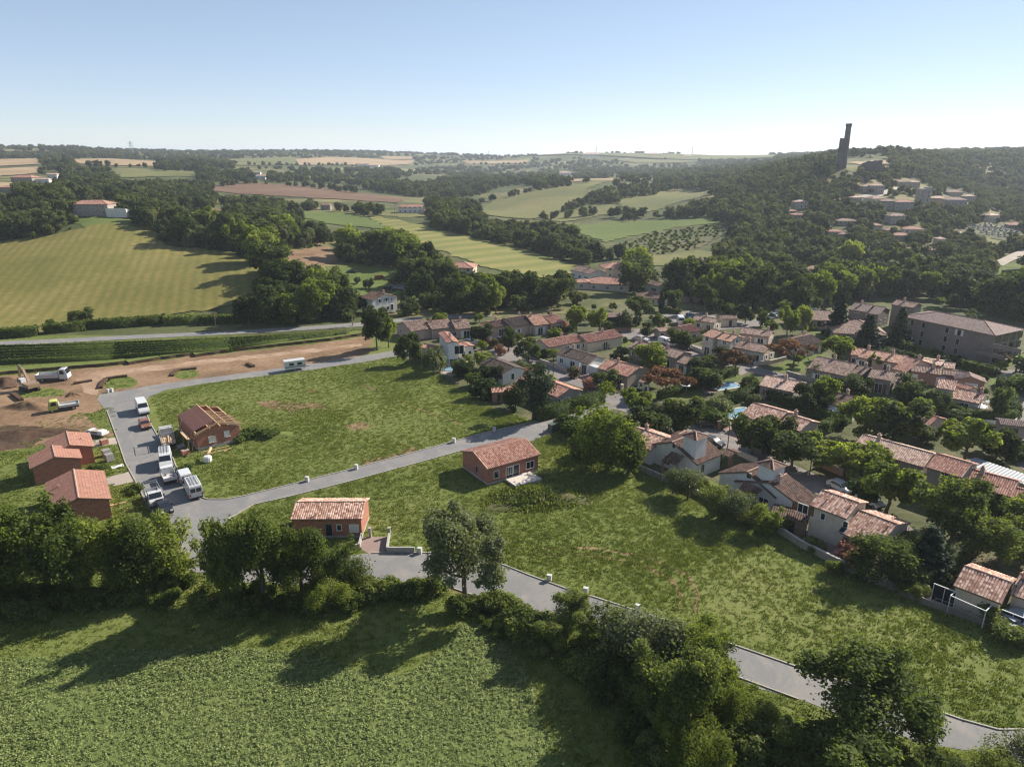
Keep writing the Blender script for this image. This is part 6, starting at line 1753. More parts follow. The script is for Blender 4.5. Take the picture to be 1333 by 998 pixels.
# ------------------------------------------------------------------ castle ruin: two tall keeps and a wall
W_CASTLE = wall_mat('castle_stone', (0.075, 0.073, 0.070), (0.12, 0.115, 0.11), (0.05, 0.05, 0.05), .5)
def at_dist(px, py, Y):
    x, y, k = ray(px, py); t = Y / y
    return Vector((x * t, Y, CAM_Z + k * t))
def keep(pb, ptop, Y, r0, r1, label, flare):
    b_ = at_dist(*pb, Y); t = at_dist(*ptop, Y)
    hh = t.z - b_.z
    o = empty('castle_tower', (b_.x, b_.y, b_.z - 3)); tag(o, label, 'tower', 'castle ruin')
    m = MB(); n = 14
    m.tube([(0, 0, 0), (0, 0, 3 + hh * .5), (0, 0, 3 + hh * (.92 if flare else .97))], [r0, (r0 + r1) / 2, r1], n)
    link('shaft', m.mesh('shaft', W_CASTLE), o)
    m = MB()
    if flare:
        m.tube([(0, 0, 3 + hh * .92), (0, 0, 3 + hh * .94), (0, 0, 3 + hh)], [r1, r1 * 1.16, r1 * 1.16], n)
    else:
        m.tube([(0, 0, 3 + hh * .97), (0, 0, 3 + hh)], [r1, r1 * .96], n)
    link('crown_wall', m.mesh('crown_wall', W_CASTLE), o)
    w = MB()
    for zz in (.3, .55, .75): w.box(-.3, .3, -r0 - .02, -r0 + .6, 3 + hh * zz, 3 + hh * zz + 1.8)
    link('arrow_slit', w.mesh('arrow_slit', M_DARKM), o)
keep((1097.5, 217.5), (1098.5, 161), 600, 2.5, 2.0, 'tall castle tower with a flared crown on the hilltop', True)
keep((1092, 217.5), (1092, 180), 597, 2.3, 2.1, 'lower castle tower standing against the taller one', False)
b_ = at_dist(1131, 225, 590)
o = empty('castle_ruin', (b_.x, b_.y, b_.z - 2), rad(-5)); tag(o, 'broken castle hall wall beside the two towers', 'ruin', 'castle ruin')
m = MB(); prof = [(-9, 0), (9, 0), (9, 11.5), (7.4, 11.7), (5.5, 11.2), (3, 11.4), (1, 10.6), (-2, 10.9), (-4, 9.9), (-6, 9.2), (-7, 7.5), (-9, 6.8)]
for y, rv in ((-.8, False), (.8, True)):
    q = [(x, y, z) for x, z in prof]; m.poly(q[::-1] if rv else q)
for (xa, za), (xb, zb) in zip(prof, prof[1:] + prof[:1]): m.poly([(xa, -.8, za), (xa, .8, za), (xb, .8, zb), (xb, -.8, zb)])
m.box(7.4, 9.0, .85, 9, 0, 10.8); link('wall', m.mesh('wall', W_CASTLE), o)
m = MB(); m.box(-2.5, -1.5, -.85, -.7, 4, 6.5); m.box(2.5, 3.5, -.85, -.7, 4, 6.5); link('opening', m.mesh('opening', M_DARKM), o)
# ------------------------------------------------------------------ vehicles (local x forward)
def paint(name, col, rough=.3):
    m, nt, bs = new_mat(name)
    o = nd(nt, 'ShaderNodeTexCoord').outputs['Object']
    c = ramp(nt, noise(nt, o, 1.2, 5, .6), [(.3, tuple(x * .86 for x in col)), (.7, col)])
    nt.links.new(c, bs.inputs['Base Color']); bs.inputs['Roughness'].default_value = rough; bs.inputs['Coat Weight'].default_value = .3
    return m
V_WHITE = paint('white_vehicle_paint', (.60, .60, .59)); V_DARK = paint('dark_vehicle_paint', (.022, .024, .030)); V_RUST = paint('brown_red_vehicle_paint', (.23, .085, .045))
V_SILVER = paint('silver_vehicle_paint', (.42, .43, .44)); V_LIME = paint('lime_vehicle_paint', (.42, .44, .10), .5); V_GREY = paint('pale_grey_vehicle_paint', (.50, .50, .48), .5); V_YEL = paint('machine_yellow_paint', (.25, .165, .10), .6); V_BLUE = paint('blue_vehicle_paint', (.05, .09, .17))
M_TYRE = plain('tyre_rubber', (.02, .02, .021), .85); M_HUB = plain('wheel_hub', (.38, .38, .38), .4, .6); M_LAMP = plain('headlight_lens', (.72, .72, .68), .15); M_TAIL = plain('tail_light_lens', (.32, .02, .015), .25); M_BLACKP = plain('black_trim', (.025, .025, .026), .7)
PROF = {
    'van': dict(p=[(-2.75, .35), (-2.78, 1.0), (-2.72, 2.28), (-2.58, 2.42), (1.05, 2.45), (1.42, 2.32), (2.05, 1.42), (2.62, 1.16), (2.78, .85), (2.76, .35)], w=2.0, belt=1.3, tum=.09, ws=(5, 6), side=[(.75, 1.38), (1.72, 1.38), (1.28, 2.08), (.75, 2.08)], axle=(-1.75, 1.85), r=.34, rear=[(-.75, 1.35), (.75, 1.95)]),
    'small_van': dict(p=[(-2.1, .3), (-2.14, .9), (-2.05, 1.72), (-1.92, 1.84), (.35, 1.84), (.72, 1.74), (1.32, 1.16), (2.0, .95), (2.14, .7), (2.12, .3)], w=1.8, belt=1.05, tum=.10, ws=(5, 6), side=[(.1, 1.12), (1.1, 1.12), (.66, 1.62), (.1, 1.62)], axle=(-1.35, 1.35), r=.30, rear=[(-.6, 1.1), (.6, 1.55)]),
    'car': dict(p=[(-2.0, .28), (-2.06, .80), (-1.9, 1.0), (-1.45, 1.40), (-.3, 1.48), (.30, 1.42), (1.05, 1.0), (1.92, .82), (2.06, .6), (2.02, .28)], w=1.76, belt=.95, tum=.22, ws=(5, 6), side=[(-1.35, 1.02), (.88, 1.02), (.28, 1.35), (-1.0, 1.36)], axle=(-1.3, 1.3), r=.31, rear=None, rw=(3, 2)),
}
def body_mesh(kind, m):
    k = ('body', kind, m.name)
    if k in _OM: return _OM[k]
    P = PROF[kind]; hw = lambda z: P['w'] / 2 - max(0, z - P['belt']) * P['tum'] - max(0, .55 - z) * .12
    b = bmesh.new()
    A = [b.verts.new((x, -hw(z), z)) for x, z in P['p']]; B = [b.verts.new((x, hw(z), z)) for x, z in P['p']]
    b.faces.new(A); b.faces.new(B[::-1])
    n = len(A)
    for i in range(n): b.faces.new((A[i], B[i], B[(i + 1) % n], A[(i + 1) % n]))
    bmesh.ops.recalc_face_normals(b, faces=b.faces)
    bmesh.ops.bevel(b, geom=[e for e in b.edges if len(e.link_faces) == 2 and e.calc_face_angle(0) > .6], offset=.07, segments=2, affect='EDGES', clamp_overlap=True)
    me = bpy.data.meshes.new(kind + '_body'); b.to_mesh(me); b.free(); me.materials.append(m)
    me.polygons.foreach_set('use_smooth', [True] * len(me.polygons)); me.set_sharp_from_angle(angle=.7)
    _OM[k] = me
    return me
def wheel(parent, x, y, r):
    k = ('wheel', r)
    if k not in _OM:
        t = MB(); t.tube([(0, -.11, 0), (0, -.09, 0), (0, .09, 0), (0, .11, 0)], [r * .9, r, r, r * .9], 14); h = MB(); h.tube([(0, -.12, 0), (0, .12, 0)], [r * .58, r * .58], 10)
        _OM[k] = (t.mesh('wheel', M_TYRE, False), h.mesh('hub', M_HUB))
    o = link('wheel', _OM[k][0], parent, (x, y, r)); link('hub', _OM[k][1], o)
def simple(parent, name, m, *boxes):
    b = MB()
    for q in boxes: b.box(*q)
    return link(name, b.mesh(name, m), parent)
def heading(px, py, qx, qy):
    a, b = G(px, py), G(qx, qy)
    return a, math.atan2(b.y - a.y, b.x - a.x)
def vehicle(kind, at, to, m, label, cat, name, group=None, rack=False):
    g, a = heading(*at, *to)
    r = empty(name, (g.x, g.y, g.z + .035), a); tag(r, label, cat, group)
    P = PROF[kind]; hw = lambda z: P['w'] / 2 - max(0, z - P['belt']) * P['tum']
    link('body', body_mesh(kind, m), r)
    k = ('glass', kind)
    if k not in _OM:
        i, j = P['ws']; (x1, z1), (x2, z2) = P['p'][i], P['p'][j]
        e = .012; nx_, nz_ = (z1 - z2), (x2 - x1); l_ = math.hypot(nx_, nz_); nx_, nz_ = nx_ / l_ * e, nz_ / l_ * e
        def quad(xa, za, xb, zb, f=.08):
            ya, yb = hw(za) - .13, hw(zb) - .10
            xa, za, xb, zb = xa + (xb - xa) * f, za + (zb - za) * f, xb + (xa - xb) * f, zb + (za - zb) * f
            return [(xa + nx_, -ya, za + nz_), (xb + nx_, -yb, zb + nz_), (xb + nx_, yb, zb + nz_), (xa + nx_, ya, za + nz_)]
        w = MB(); w.poly(quad(x1, z1, x2, z2)); ws = w.mesh('windscreen', M_GLASS)
        sd = []
        for s in (-1, 1):
            w = MB(); q = [(x, s * (hw(z) + .012), z) for x, z in P['side']]; w.poly(q if s < 0 else q[::-1]); sd.append(w.mesh('side_window', M_GLASS))
        rw = None
        if P['rear']:
            (ya, za), (yb, zb) = P['rear']; x = P['p'][1][0] - .012; w = MB()
            for s in (-1, 1): y0, y1 = sorted((s * .06, s * yb)); w.poly([(x + .02, y1, za), (x + .02, y0, za), (x + .05, y0, zb), (x + .05, y1, zb)])
            rw = w.mesh('rear_window', M_GLASS)
        elif 'rw' in P:
            i, j = P['rw']; (x1, z1), (x2, z2) = P['p'][i], P['p'][j]
            y1, y2 = hw(z1) - .15, hw(z2) - .12; w = MB(); w.poly([(x1 - .03, y1, z1 - .03), (x2 - .0, y2, z2 + .05), (x2 - .0, -y2, z2 + .05), (x1 - .03, -y1, z1 - .03)][::-1]); rw = w.mesh('rear_window', M_GLASS)
        _OM[k] = (ws, sd, rw)
    ws, sd, rw = _OM[k]
    link('windscreen', ws, r)
    for q in sd: link('side_window', q, r)
    if rw: link('rear_window', rw, r)
    xf, xr = max(p[0] for p in P['p']), min(p[0] for p in P['p'])
    for s in (-1, 1):
        y = s * (P['w'] / 2 - .28)
        simple(r, 'headlight', M_LAMP, (xf - .10, xf + .015, y - .17, y + .17, .68, .86)); simple(r, 'tail_light', M_TAIL, (xr - .012, xr + .06, s * (P['w'] / 2 - .16) - .09, s * (P['w'] / 2 - .16) + .09, .75, 1.15))
        simple(r, 'mirror', M_BLACKP, (P['side'][1][0] - .2, P['side'][1][0] - .06, s * (P['w'] / 2 + .12) - .09, s * (P['w'] / 2 + .12) + .09, P['belt'] + .05, P['belt'] + .3))
        for x in P['axle']: wheel(r, x, s * (P['w'] / 2 - .10), P['r'])
    simple(r, 'bumper', M_BLACKP, (xf - .12, xf + .03, -P['w'] / 2 + .1, P['w'] / 2 - .1, .32, .55), (xr - .03, xr + .1, -P['w'] / 2 + .1, P['w'] / 2 - .1, .34, .55))
    if rack:
        z = P['p'][4][1] + .12; b = MB()
        for y in (-.65, -.2, .2, .65): b.bar((xr + .3, y, z + .05), (.9 if kind == 'van' else .3, y, z + .05), .07)
        for i in range(7): b.bar((xr + .4 + i * .45, -.7, z), (xr + .4 + i * .45, .7, z), .05)
        for y in (-.68, .68): b.bar((xr + .6, y, z - .2), (xr + .6, y, z), .05); b.bar((.2, y, z - .2), (.2, y, z), .05)
        link('roof_rack', b.mesh('roof_rack', M_HUB), r)
    return r
SITEV = 'vehicles parked on the site street'
sd_ = ((190, 537), (229, 606))       # street direction, towards the camera
dn = lambda p, k=1: (p[0] + 14 * k, p[1] + 26 * k)
up_ = lambda p: dn(p, -1)
p = (186, 536); vehicle('van', p, dn(p), V_WHITE, 'white van parked alone at the top of the site street', 'van', 'parked_van', SITEV)
p = (189, 556); vehicle('car', p, dn(p), V_RUST, 'brown red car parked behind the lone white van', 'car', 'parked_car', SITEV)
p = (216.5, 605); vehicle('van', p, (219, 640), V_WHITE, 'white van with ladders on its roof facing down the street', 'van', 'parked_van', SITEV, True)
p = (240.5, 625); vehicle('small_van', p, up_(p), V_WHITE, 'small plain white van parked on the grass edge', 'van', 'parked_van', SITEV)
p = (252, 642); vehicle('van', p, up_(p), V_WHITE, 'white van with a loaded roof rack at the street corner', 'van', 'parked_van', SITEV, True)
p = (214, 665); vehicle('car', p, (232, 690), V_DARK, 'dark car half hidden by the trees at the junction', 'car', 'parked_car', SITEV)
def truck(at, to, cabm, label, bedL=3.2, cabH=2.2, load=None, tall=False, wide=2.0, name='parked_truck', frame=False, group=SITEV, bedm=None, side=.4):
    g, a = heading(*at, *to)
    r = empty(name, (g.x, g.y, g.z + .035), a); tag(r, label, 'truck', group)
    bedm = bedm or M_HUB
    x0 = bedL * .5 - .6
    # cab
    P = [(x0, .45), (x0, cabH - .08), (x0 + .12, cabH), (x0 + .95, cabH), (x0 + 1.35, cabH * .62), (x0 + 1.75, cabH * .50), (x0 + 1.82, .45)] if not tall else [(x0, .5), (x0, cabH - .06), (x0 + .1, cabH), (x0 + 1.35, cabH), (x0 + 1.7, cabH * .58), (x0 + 1.78, .5)]
    hw = wide / 2
    b = bmesh.new(); A = [b.verts.new((x, -hw + max(0, z - 1.3) * .08, z)) for x, z in P]; B = [b.verts.new((x, hw - max(0, z - 1.3) * .08, z)) for x, z in P]
    b.faces.new(A); b.faces.new(B[::-1]); n = len(P)
    for i in range(n): b.faces.new((A[i], B[i], B[(i + 1) % n], A[(i + 1) % n]))
    bmesh.ops.recalc_face_normals(b, faces=b.faces); bmesh.ops.bevel(b, geom=b.edges[:], offset=.05, segments=2, affect='EDGES', clamp_overlap=True)
    me = bpy.data.meshes.new('cab'); b.to_mesh(me); b.free(); me.materials.append(cabm); me.polygons.foreach_set('use_smooth', [True] * len(me.polygons)); me.set_sharp_from_angle(angle=.7)
    cab = link('cab', me, r)
    i = 3; (x1, z1), (x2, z2) = P[3], P[4]
    w = MB(); w.poly([(x1 + .05, -hw + .2, z1 - .06), (x2 + .02, -hw + .14, z2 + .06), (x2 + .02, hw - .14, z2 + .06), (x1 + .05, hw - .2, z1 - .06)]); link('windscreen', w.mesh('windscreen', M_GLASS), cab)
    for s in (-1, 1):
        w = MB(); q = [(x0 + .25, s * (hw - .02), cabH * .60), (x0 + 1.22, s * (hw - .02), cabH * .60), (x0 + .98, s * (hw - .06), cabH - .22), (x0 + .25, s * (hw - .06), cabH - .22)]; w.poly(q if s < 0 else q[::-1]); link('side_window', w.mesh('side_window', M_GLASS), cab)
        simple(r, 'headlight', M_LAMP, (x0 + 1.72, x0 + 1.835, s * (hw - .3) - .16, s * (hw - .3) + .16, .75, .93)); simple(r, 'mirror', M_BLACKP, (x0 + 1.05, x0 + 1.2, s * (hw + .14) - .09, s * (hw + .14) + .09, cabH * .62, cabH * .62 + .36))
        for x in ((x0 + 1.1), (x0 - bedL * .72)): wheel(r, x, s * (hw - .14), .40 if tall else .33)
    simple(r, 'chassis', M_BLACKP, (x0 - bedL, x0 + .1, -hw + .35, hw - .35, .45, .72))
    zb = .95 if tall else .85
    simple(r, 'bed', bedm, (x0 - bedL - .05, x0 - .12, -hw, hw, zb - .12, zb))
    for s in (-1, 1): simple(r, 'side_board', bedm, (x0 - bedL - .05, x0 - .12, min(s * hw, s * (hw - .06)), max(s * hw, s * (hw - .06)), zb + .002, zb + side))
    simple(r, 'tail_board', bedm, (x0 - bedL - .05, x0 - bedL + .01, -hw + .065, hw - .065, zb + .002, zb + side)); simple(r, 'head_board', bedm, (x0 - .18, x0 - .12, -hw + .065, hw - .065, zb + .002, zb + side + .45))
    if frame:
        b = MB()
        for x in (x0 - .2, x0 - bedL + .1):
            for s in (-1, 1): b.bar((x, s * (hw - .1), zb), (x, s * (hw - .1), cabH + .35), .07)
            b.bar((x, -hw + .1, cabH + .3), (x, hw - .1, cabH + .3), .07)
        for s in (-1, 1): b.bar((x0 - bedL, s * (hw - .1), cabH + .36), (x0 + .6, s * (hw - .1), cabH + .36), .06)
        link('ladder_frame', b.mesh('ladder_frame', M_HUB), r)
    return r, x0, zb, hw
p = (201, 652); truck(p, dn(p), V_WHITE, 'white dropside truck with a ladder frame facing down the street', 2.9, 2.15, frame=True, bedm=V_GREY)
p = (220.5, 625); t, x0, zb, hw = truck(p, up_(p), V_WHITE, 'white pickup with bricks on its open bed', 2.6, 2.0, bedm=V_WHITE)
rb_ = random.Random(4); 
for i in range(7):
    b = MB(); b.box(-.2, .2, -.12, .12, 0, .16); o = tag(b.build('brick_block', W_BRICKO), 'loose brick on the open bed of the white pickup', 'brick', 'bricks on the pickup bed')
    q = t.matrix_basis @ Vector((x0 - 2.3 + rb_.uniform(0, 1.9), rb_.uniform(-.7, .7), zb + .005)); o.location = q; o.rotation_euler.z = rb_.uniform(0, 3)
p = (219, 578); t, x0, zb, hw = truck(p, (211, 552), V_GREY, 'grey timber truck beside the unfinished house', 3.8, 2.6, tall=True, wide=2.3, bedm=V_GREY, frame=True)
for i in range(9):
    b = MB(); b.box(-1.9 - rb_.uniform(0, .5), 1.2 + rb_.uniform(0, .6), -.11, .11, 0, .16); o = tag(b.build('timber_beam', M_WOODN), 'fresh timber beam lying on the grey truck bed', 'beam', 'timber beams on the truck')
    o.location = t.matrix_basis @ Vector((x0 - 2.0, -.85 + (i % 6) * .34, zb + .01 + (i // 6) * .18)); o.rotation_euler.z = t.rotation_euler.z + rb_.uniform(-.06, .06)
p = (69, 494); truck((69, 495), (86, 494), V_WHITE, 'white tipper truck with an empty bed by the excavator', 4.8, 2.7, tall=True, wide=2.4, bedm=V_GREY, side=.8, group='trucks on the building site')
truck((86, 533), (66, 536), V_LIME, 'lime green and white tipper truck on the brown soil', 3.6, 2.3, tall=True, wide=2.1, bedm=V_GREY, side=.35, group='trucks on the building site')

# excavator
g, a = heading(39, 508, 26, 503)
ex = empty('excavator', (g.x, g.y, .03), a); tag(ex, 'sand coloured tracked excavator digging at the site edge', 'excavator')
for s in (-1, 1):
    b = MB(); b.tube([(-1.7, s * 1.05 - .26, .42), (-1.7, s * 1.05 + .26, .42)], [.42, .42], 12); b.tube([(1.7, s * 1.05 - .26, .42), (1.7, s * 1.05 + .26, .42)], [.42, .42], 12); b.box(-1.7, 1.7, s * 1.05 - .25, s * 1.05 + .25, .03, .81)
    o = link('track', b.mesh('track', M_BLACKP), ex)
    for i in range(12): 
        k = ('shoe',)
        if k not in _OM: q = MB(); q.box(-.1, .1, -.28, .28, 0, .05); _OM[k] = q.mesh('track_shoe', M_DARKM)
        link('track_shoe', _OM[k], o, (-1.65 + i * .3, s * 1.05, .82))
simple(ex, 'turntable', M_BLACKP, (-.7, .7, -.7, .7, .82, 1.05))
simple(ex, 'engine_house', V_YEL, (-2.2, .2, -1.25, 1.25, 1.06, 1.95)); simple(ex, 'counterweight', V_YEL, (-2.6, -2.21, -1.2, 1.2, 1.06, 1.8))
cb = simple(ex, 'cab', V_WHITE, (.21, 1.6, .2, 1.25, 1.06, 2.75)); simple(cb, 'windscreen', M_GLASS, (1.6, 1.615, .3, 1.15, 1.5, 2.6)); simple(cb, 'side_window', M_GLASS, (.4, 1.45, 1.25, 1.265, 1.7, 2.6))
for s in ((.6, -.35, 1.3), ):
    b = MB(); b.bar((.5, -.35, 1.5), (2.2, -.35, 4.2), .42, .55); b.bar((2.1, -.35, 4.1), (4.0, -.35, 4.7), .4, .5); link('boom', b.mesh('boom', V_YEL), ex)
    b = MB(); b.bar((3.9, -.35, 4.9), (4.7, -.35, 2.2), .34, .42); link('stick', b.mesh('stick', V_YEL), ex)
    b = MB(); b.bar((1.2, -.35, 1.4), (2.4, -.35, 3.4), .14); b.bar((2.6, -.35, 4.75), (4.0, -.35, 5.1), .13); link('ram', b.mesh('ram', M_HUB), ex)
b = MB(); b.poly([(4.4, -.9, 2.2), (5.0, -.9, 1.9), (5.1, -.9, 1.1), (4.4, -.9, .9)]); b.poly([(4.4, .2, .9), (5.1, .2, 1.1), (5.0, .2, 1.9), (4.4, .2, 2.2)]); b.poly([(5.0, -.9, 1.9), (5.0, .2, 1.9), (5.1, .2, 1.1), (5.1, -.9, 1.1)][::-1]); b.poly([(5.1, -.9, 1.1), (5.1, .2, 1.1), (4.4, .2, .9), (4.4, -.9, .9)][::-1])
link('bucket', b.mesh('bucket', M_DARKM), ex)

# caravan on the site road
g, a = heading(384, 481.5, 410, 478)
cv = empty('caravan', (g.x, g.y, .06), a); tag(cv, 'white box trailer standing alone on the upper site road', 'trailer')
simple(cv, 'body', V_WHITE, (-2.4, 2.4, -1.05, 1.05, .55, 2.45)); simple(cv, 'drawbar', M_BLACKP, (2.4, 3.5, -.06, .06, .5, .6))
simple(cv, 'stripe', plain('blue_grey_stripe', (.16, .2, .25)), (-2.405, 2.405, -1.056, -1.05, .95, 1.25)); simple(cv, 'window', M_GLASS, (-1.4, -.3, -1.06, -1.05, 1.4, 2.0)); simple(cv, 'window', M_GLASS, (.5, 1.6, -1.06, -1.05, 1.4, 2.0)); simple(cv, 'roof', V_GREY, (-2.45, 2.45, -1.1, 1.1, 2.45, 2.52))
for s in (-1, 1): wheel(cv, -.2, s * .95, .32)

# cars of the estate and the gardens
EC = 'cars parked in the estate'
for k, at, to, m, lb in (
    ('van', (779, 491), (800, 499), V_WHITE, 'white van parked on the estate street beside the forecourt'), ('car', (611.5, 448), (624, 449), V_SILVER, 'silver car behind the villa'), ('car', (637.6, 445.5), (648, 446), V_DARK, 'first of two dark cars at the crossing'), ('car', (650, 445), (660, 445.5), V_DARK, 'second of two dark cars at the crossing'),
    ('small_van', (866, 448), (876, 451), V_WHITE, 'white van in the courtyard by the ball tree'), ('car', (874, 450), (884, 453), V_WHITE, 'white car in the courtyard by the ball tree'), ('car', (891, 455), (901, 458), V_DARK, 'dark car in the courtyard'), ('car', (835, 444), (845, 446), V_SILVER, 'silver car at the end of the courtyard'),
    ('car', (898, 414), (904, 418), V_BLUE, 'blue grey car on the parking square'), ('van', (886, 422), (890, 430), V_WHITE, 'white van on the parking square'), ('car', (1000, 415), (1010, 417), V_WHITE, 'white car by the conical tree'), ('car', (1008, 413), (1018, 415), V_SILVER, 'pale car by the conical tree'), ('van', (1055, 410), (1065, 411), V_WHITE, 'white van by the hipped pavilion'),
    ('car', (1248, 544), (1262, 548), V_WHITE, 'white car in the lane behind the corner hedge'), ('car', (921, 555), (935, 556), V_DARK, 'dark car on the pink forecourt'), ('car', (1093.5, 638), (1108, 645), V_SILVER, 'pale grey car on the street beside the bright tiled house'), ('car', (1132, 656), (1145, 663), V_WHITE, 'white car behind the bright tiled roof'),
    ('car', (928, 579), (940, 583), V_DARK, 'dark car in the shade of the street tree'), ('car', (1287, 353), (1296, 347), V_WHITE, 'white car on the road climbing to the village'),
    ('car', (458, 356), (470, 355.5), V_DARK, 'dark car at the top of the garden of parked cars'), ('car', (529, 375), (538, 376), V_SILVER, 'grey car in the garden of parked cars'), ('small_van', (495, 364), (505, 363), V_RUST, 'red brown van in the garden of parked cars'), ('car', (506, 378), (514, 378.5), V_DARK, 'small dark car near the white gabled chalet'),
    ('small_van', (1016, 411), (1024, 413), V_WHITE, 'small white van by the large light tree')):
    vehicle(k, at, to, m, lb, 'van' if 'van' in k else 'car', 'parked_van' if 'van' in k else 'parked_car', EC)
def boxthing(name, at, to, boxes, m, label, cat, group=None, lift=.03):
    g, a = heading(*at, *to); b = MB()
    for q in boxes: b.box(*q)
    o = b.build(name, m); o.location = (g.x, g.y, g.z + lift); o.rotation_euler.z = a
    return tag(o, label, cat, group)
for at, lb in (((516, 374), 'white boat shaped trailer in the garden of parked cars'), ((519, 377.5), 'low white trailer beside the grey car'), ((529, 367), 'pale trailer by the round shrubs')):
    g, a = heading(*at, at[0] + 10, at[1] + .5); r = empty('trailer', (g.x, g.y, g.z + .02), a); tag(r, lb, 'trailer', 'trailers in the garden')
    b = MB(); b.poly([(-2.2, -.8, 1.0), (1.4, -.8, 1.0), (2.4, 0, 1.1), (1.4, .8, 1.0), (-2.2, .8, 1.0)]); b.poly([(-2.2, .5, .5), (1.2, .5, .5), (1.9, 0, .55), (1.2, -.5, .5), (-2.2, -.5, .5)])
    for (x1, y1), (x2, y2), (x3, y3), (x4, y4) in zip([(-2.2, -.8), (1.4, -.8), (2.4, 0), (1.4, .8), (-2.2, .8)], [(1.4, -.8), (2.4, 0), (1.4, .8), (-2.2, .8), (-2.2, -.8)], [(1.2, -.5), (1.9, 0), (1.2, .5), (-2.2, .5), (-2.2, -.5)], [(-2.2, -.5), (1.2, -.5), (1.9, 0), (1.2, .5), (-2.2, .5)]): b.poly([(x4, y4, .5), (x3, y3, .5), (x2, y2, 1.0), (x1, y1, 1.0)])
    link('hull', b.mesh('hull', V_WHITE), r); simple(r, 'frame', M_HUB, (-2, 3, -.06, .06, .36, .46))
    for s in (-1, 1): wheel(r, -.6, s * .8, .28)

# ------------------------------------------------------------------ building materials on the plots
g, a = heading(128, 567, 140, 569); tr_ = empty('trailer', (g.x, g.y, .03), a); tag(tr_, 'white trailer loaded with brown sacks beside the rear brick house', 'trailer')
simple(tr_, 'bed', V_WHITE, (-1.9, 1.9, -.8, .8, .5, .62), (-1.9, -1.85, -.8, .8, .62, .95), (1.85, 1.9, -.8, .8, .62, .95)); simple(tr_, 'sack', W_BRICKO, (-.9, .5, -.6, .6, .625, 1.05)); simple(tr_, 'sack', M_PLASTIC, (.6, 1.7, -.6, .6, .625, 1.2)); simple(tr_, 'sack', M_PLASTIC, (-1.75, -1.0, -.6, .6, .625, 1.1))
for s in (-1, 1): wheel(tr_, 0, s * .72, .30)
M_PALLET = plain('concrete_blocks', (.27, .26, .25), .9, var=.25)
def pallet(at, m, n, label, h=.2, w=.5, rows=4):
    g, a = heading(*at, at[0] + 10, at[1] - 3); r = empty('block_pallet', (g.x, g.y, .02), a); tag(r, label, 'pallet', 'pallets of blocks')
    simple(r, 'pallet_base', M_WOODO, (-.6, .6, -.5, .5, .08, .14), (-.6, .6, -.5, -.4, 0, .078), (-.6, .6, .4, .5, 0, .078), (-.6, .6, -.05, .05, 0, .078))
    k = ('blk', m.name)
    if k not in _OM: q = MB(); q.box(-.19, .19, -.155, .155, 0, .19); _OM[k] = q.mesh('block', m)
    for z in range(rows):
        for i in range(3):
            for j in range(3): link('block', _OM[k], r, (-.4 + i * .4, -.33 + j * .33, .145 + z * .2))
pallet((136, 578), W_BRICK, 3, 'pallet of red blocks on the gravel access'); pallet((143, 600), M_PALLET, 4, 'tall grey block pallet on the grass', rows=6); pallet((242, 592), W_BRICK, 3, 'red brick pallet at the corner of the unfinished house'); pallet((139, 593), M_PALLET, 4, 'second grey block pallet behind the tall one', rows=5); pallet((236, 583), M_PALLET, 2, 'low block pallet by the scaffold', rows=2)
boxthing('board', (153, 607), (165, 604), [(-.9, .9, -.6, .6, 0, .06)], M_PLASTIC, 'pale board lying on the grass by the street', 'board')
boxthing('board', (148, 657), (158, 655), [(-1.6, 1.6, -.2, .2, 0, .06)], M_WOODN, 'long plank lying beside the largest brick house', 'board')
b = bmesh.new(); bmesh.ops.create_cube(b, size=1.0); bmesh.ops.bevel(b, geom=b.edges[:], offset=.14, segments=3, affect='EDGES')
for v in b.verts: v.co = Vector((v.co.x * 1.15 * (1 + .1 * math.cos(v.co.z * 3)), v.co.y * 1.15, v.co.z * 1.1 + .55))
me = bpy.data.meshes.new('bulk_bag'); b.to_mesh(me); b.free(); me.materials.append(M_PLASTIC)
o = link('bulk_bag', me, None, tuple(G(270.5, 601))); tag(o, 'white bulk bag under the rubble chute', 'bag')
g0 = G(270.5, 599.5); b = MB(); b.tube([(0, 0, 1.15), (.05, .7, 1.3), (.1, 1.6, 1.7)], [.26, .25, .24], 8); o = b.build('rubble_chute', M_WOODN, None, True); o.location = g0; tag(o, 'wooden chute from the house window into the white bag', 'chute')
for i, (pa, pb) in enumerate((((262, 589), (298, 581)), ((272, 591), (302, 584)), ((226, 582), (240, 577)), ((228, 586), (243, 580)), ((292, 588), (300, 583)))):
    ga, gb = G(*pa), G(*pb); b = MB(); b.bar((0, 0, .08), tuple(gb - ga + Vector((0, 0, .1))), .22, .06); o = b.build('plank', M_WOODN); o.location = ga
    tag(o, ('long plank on the grass along the unfinished house', 'second plank beside the long one at the plinth', 'plank by the scaffold foot', 'plank next to the red brick pallet', 'short plank below the small boarded window')[i], 'plank')
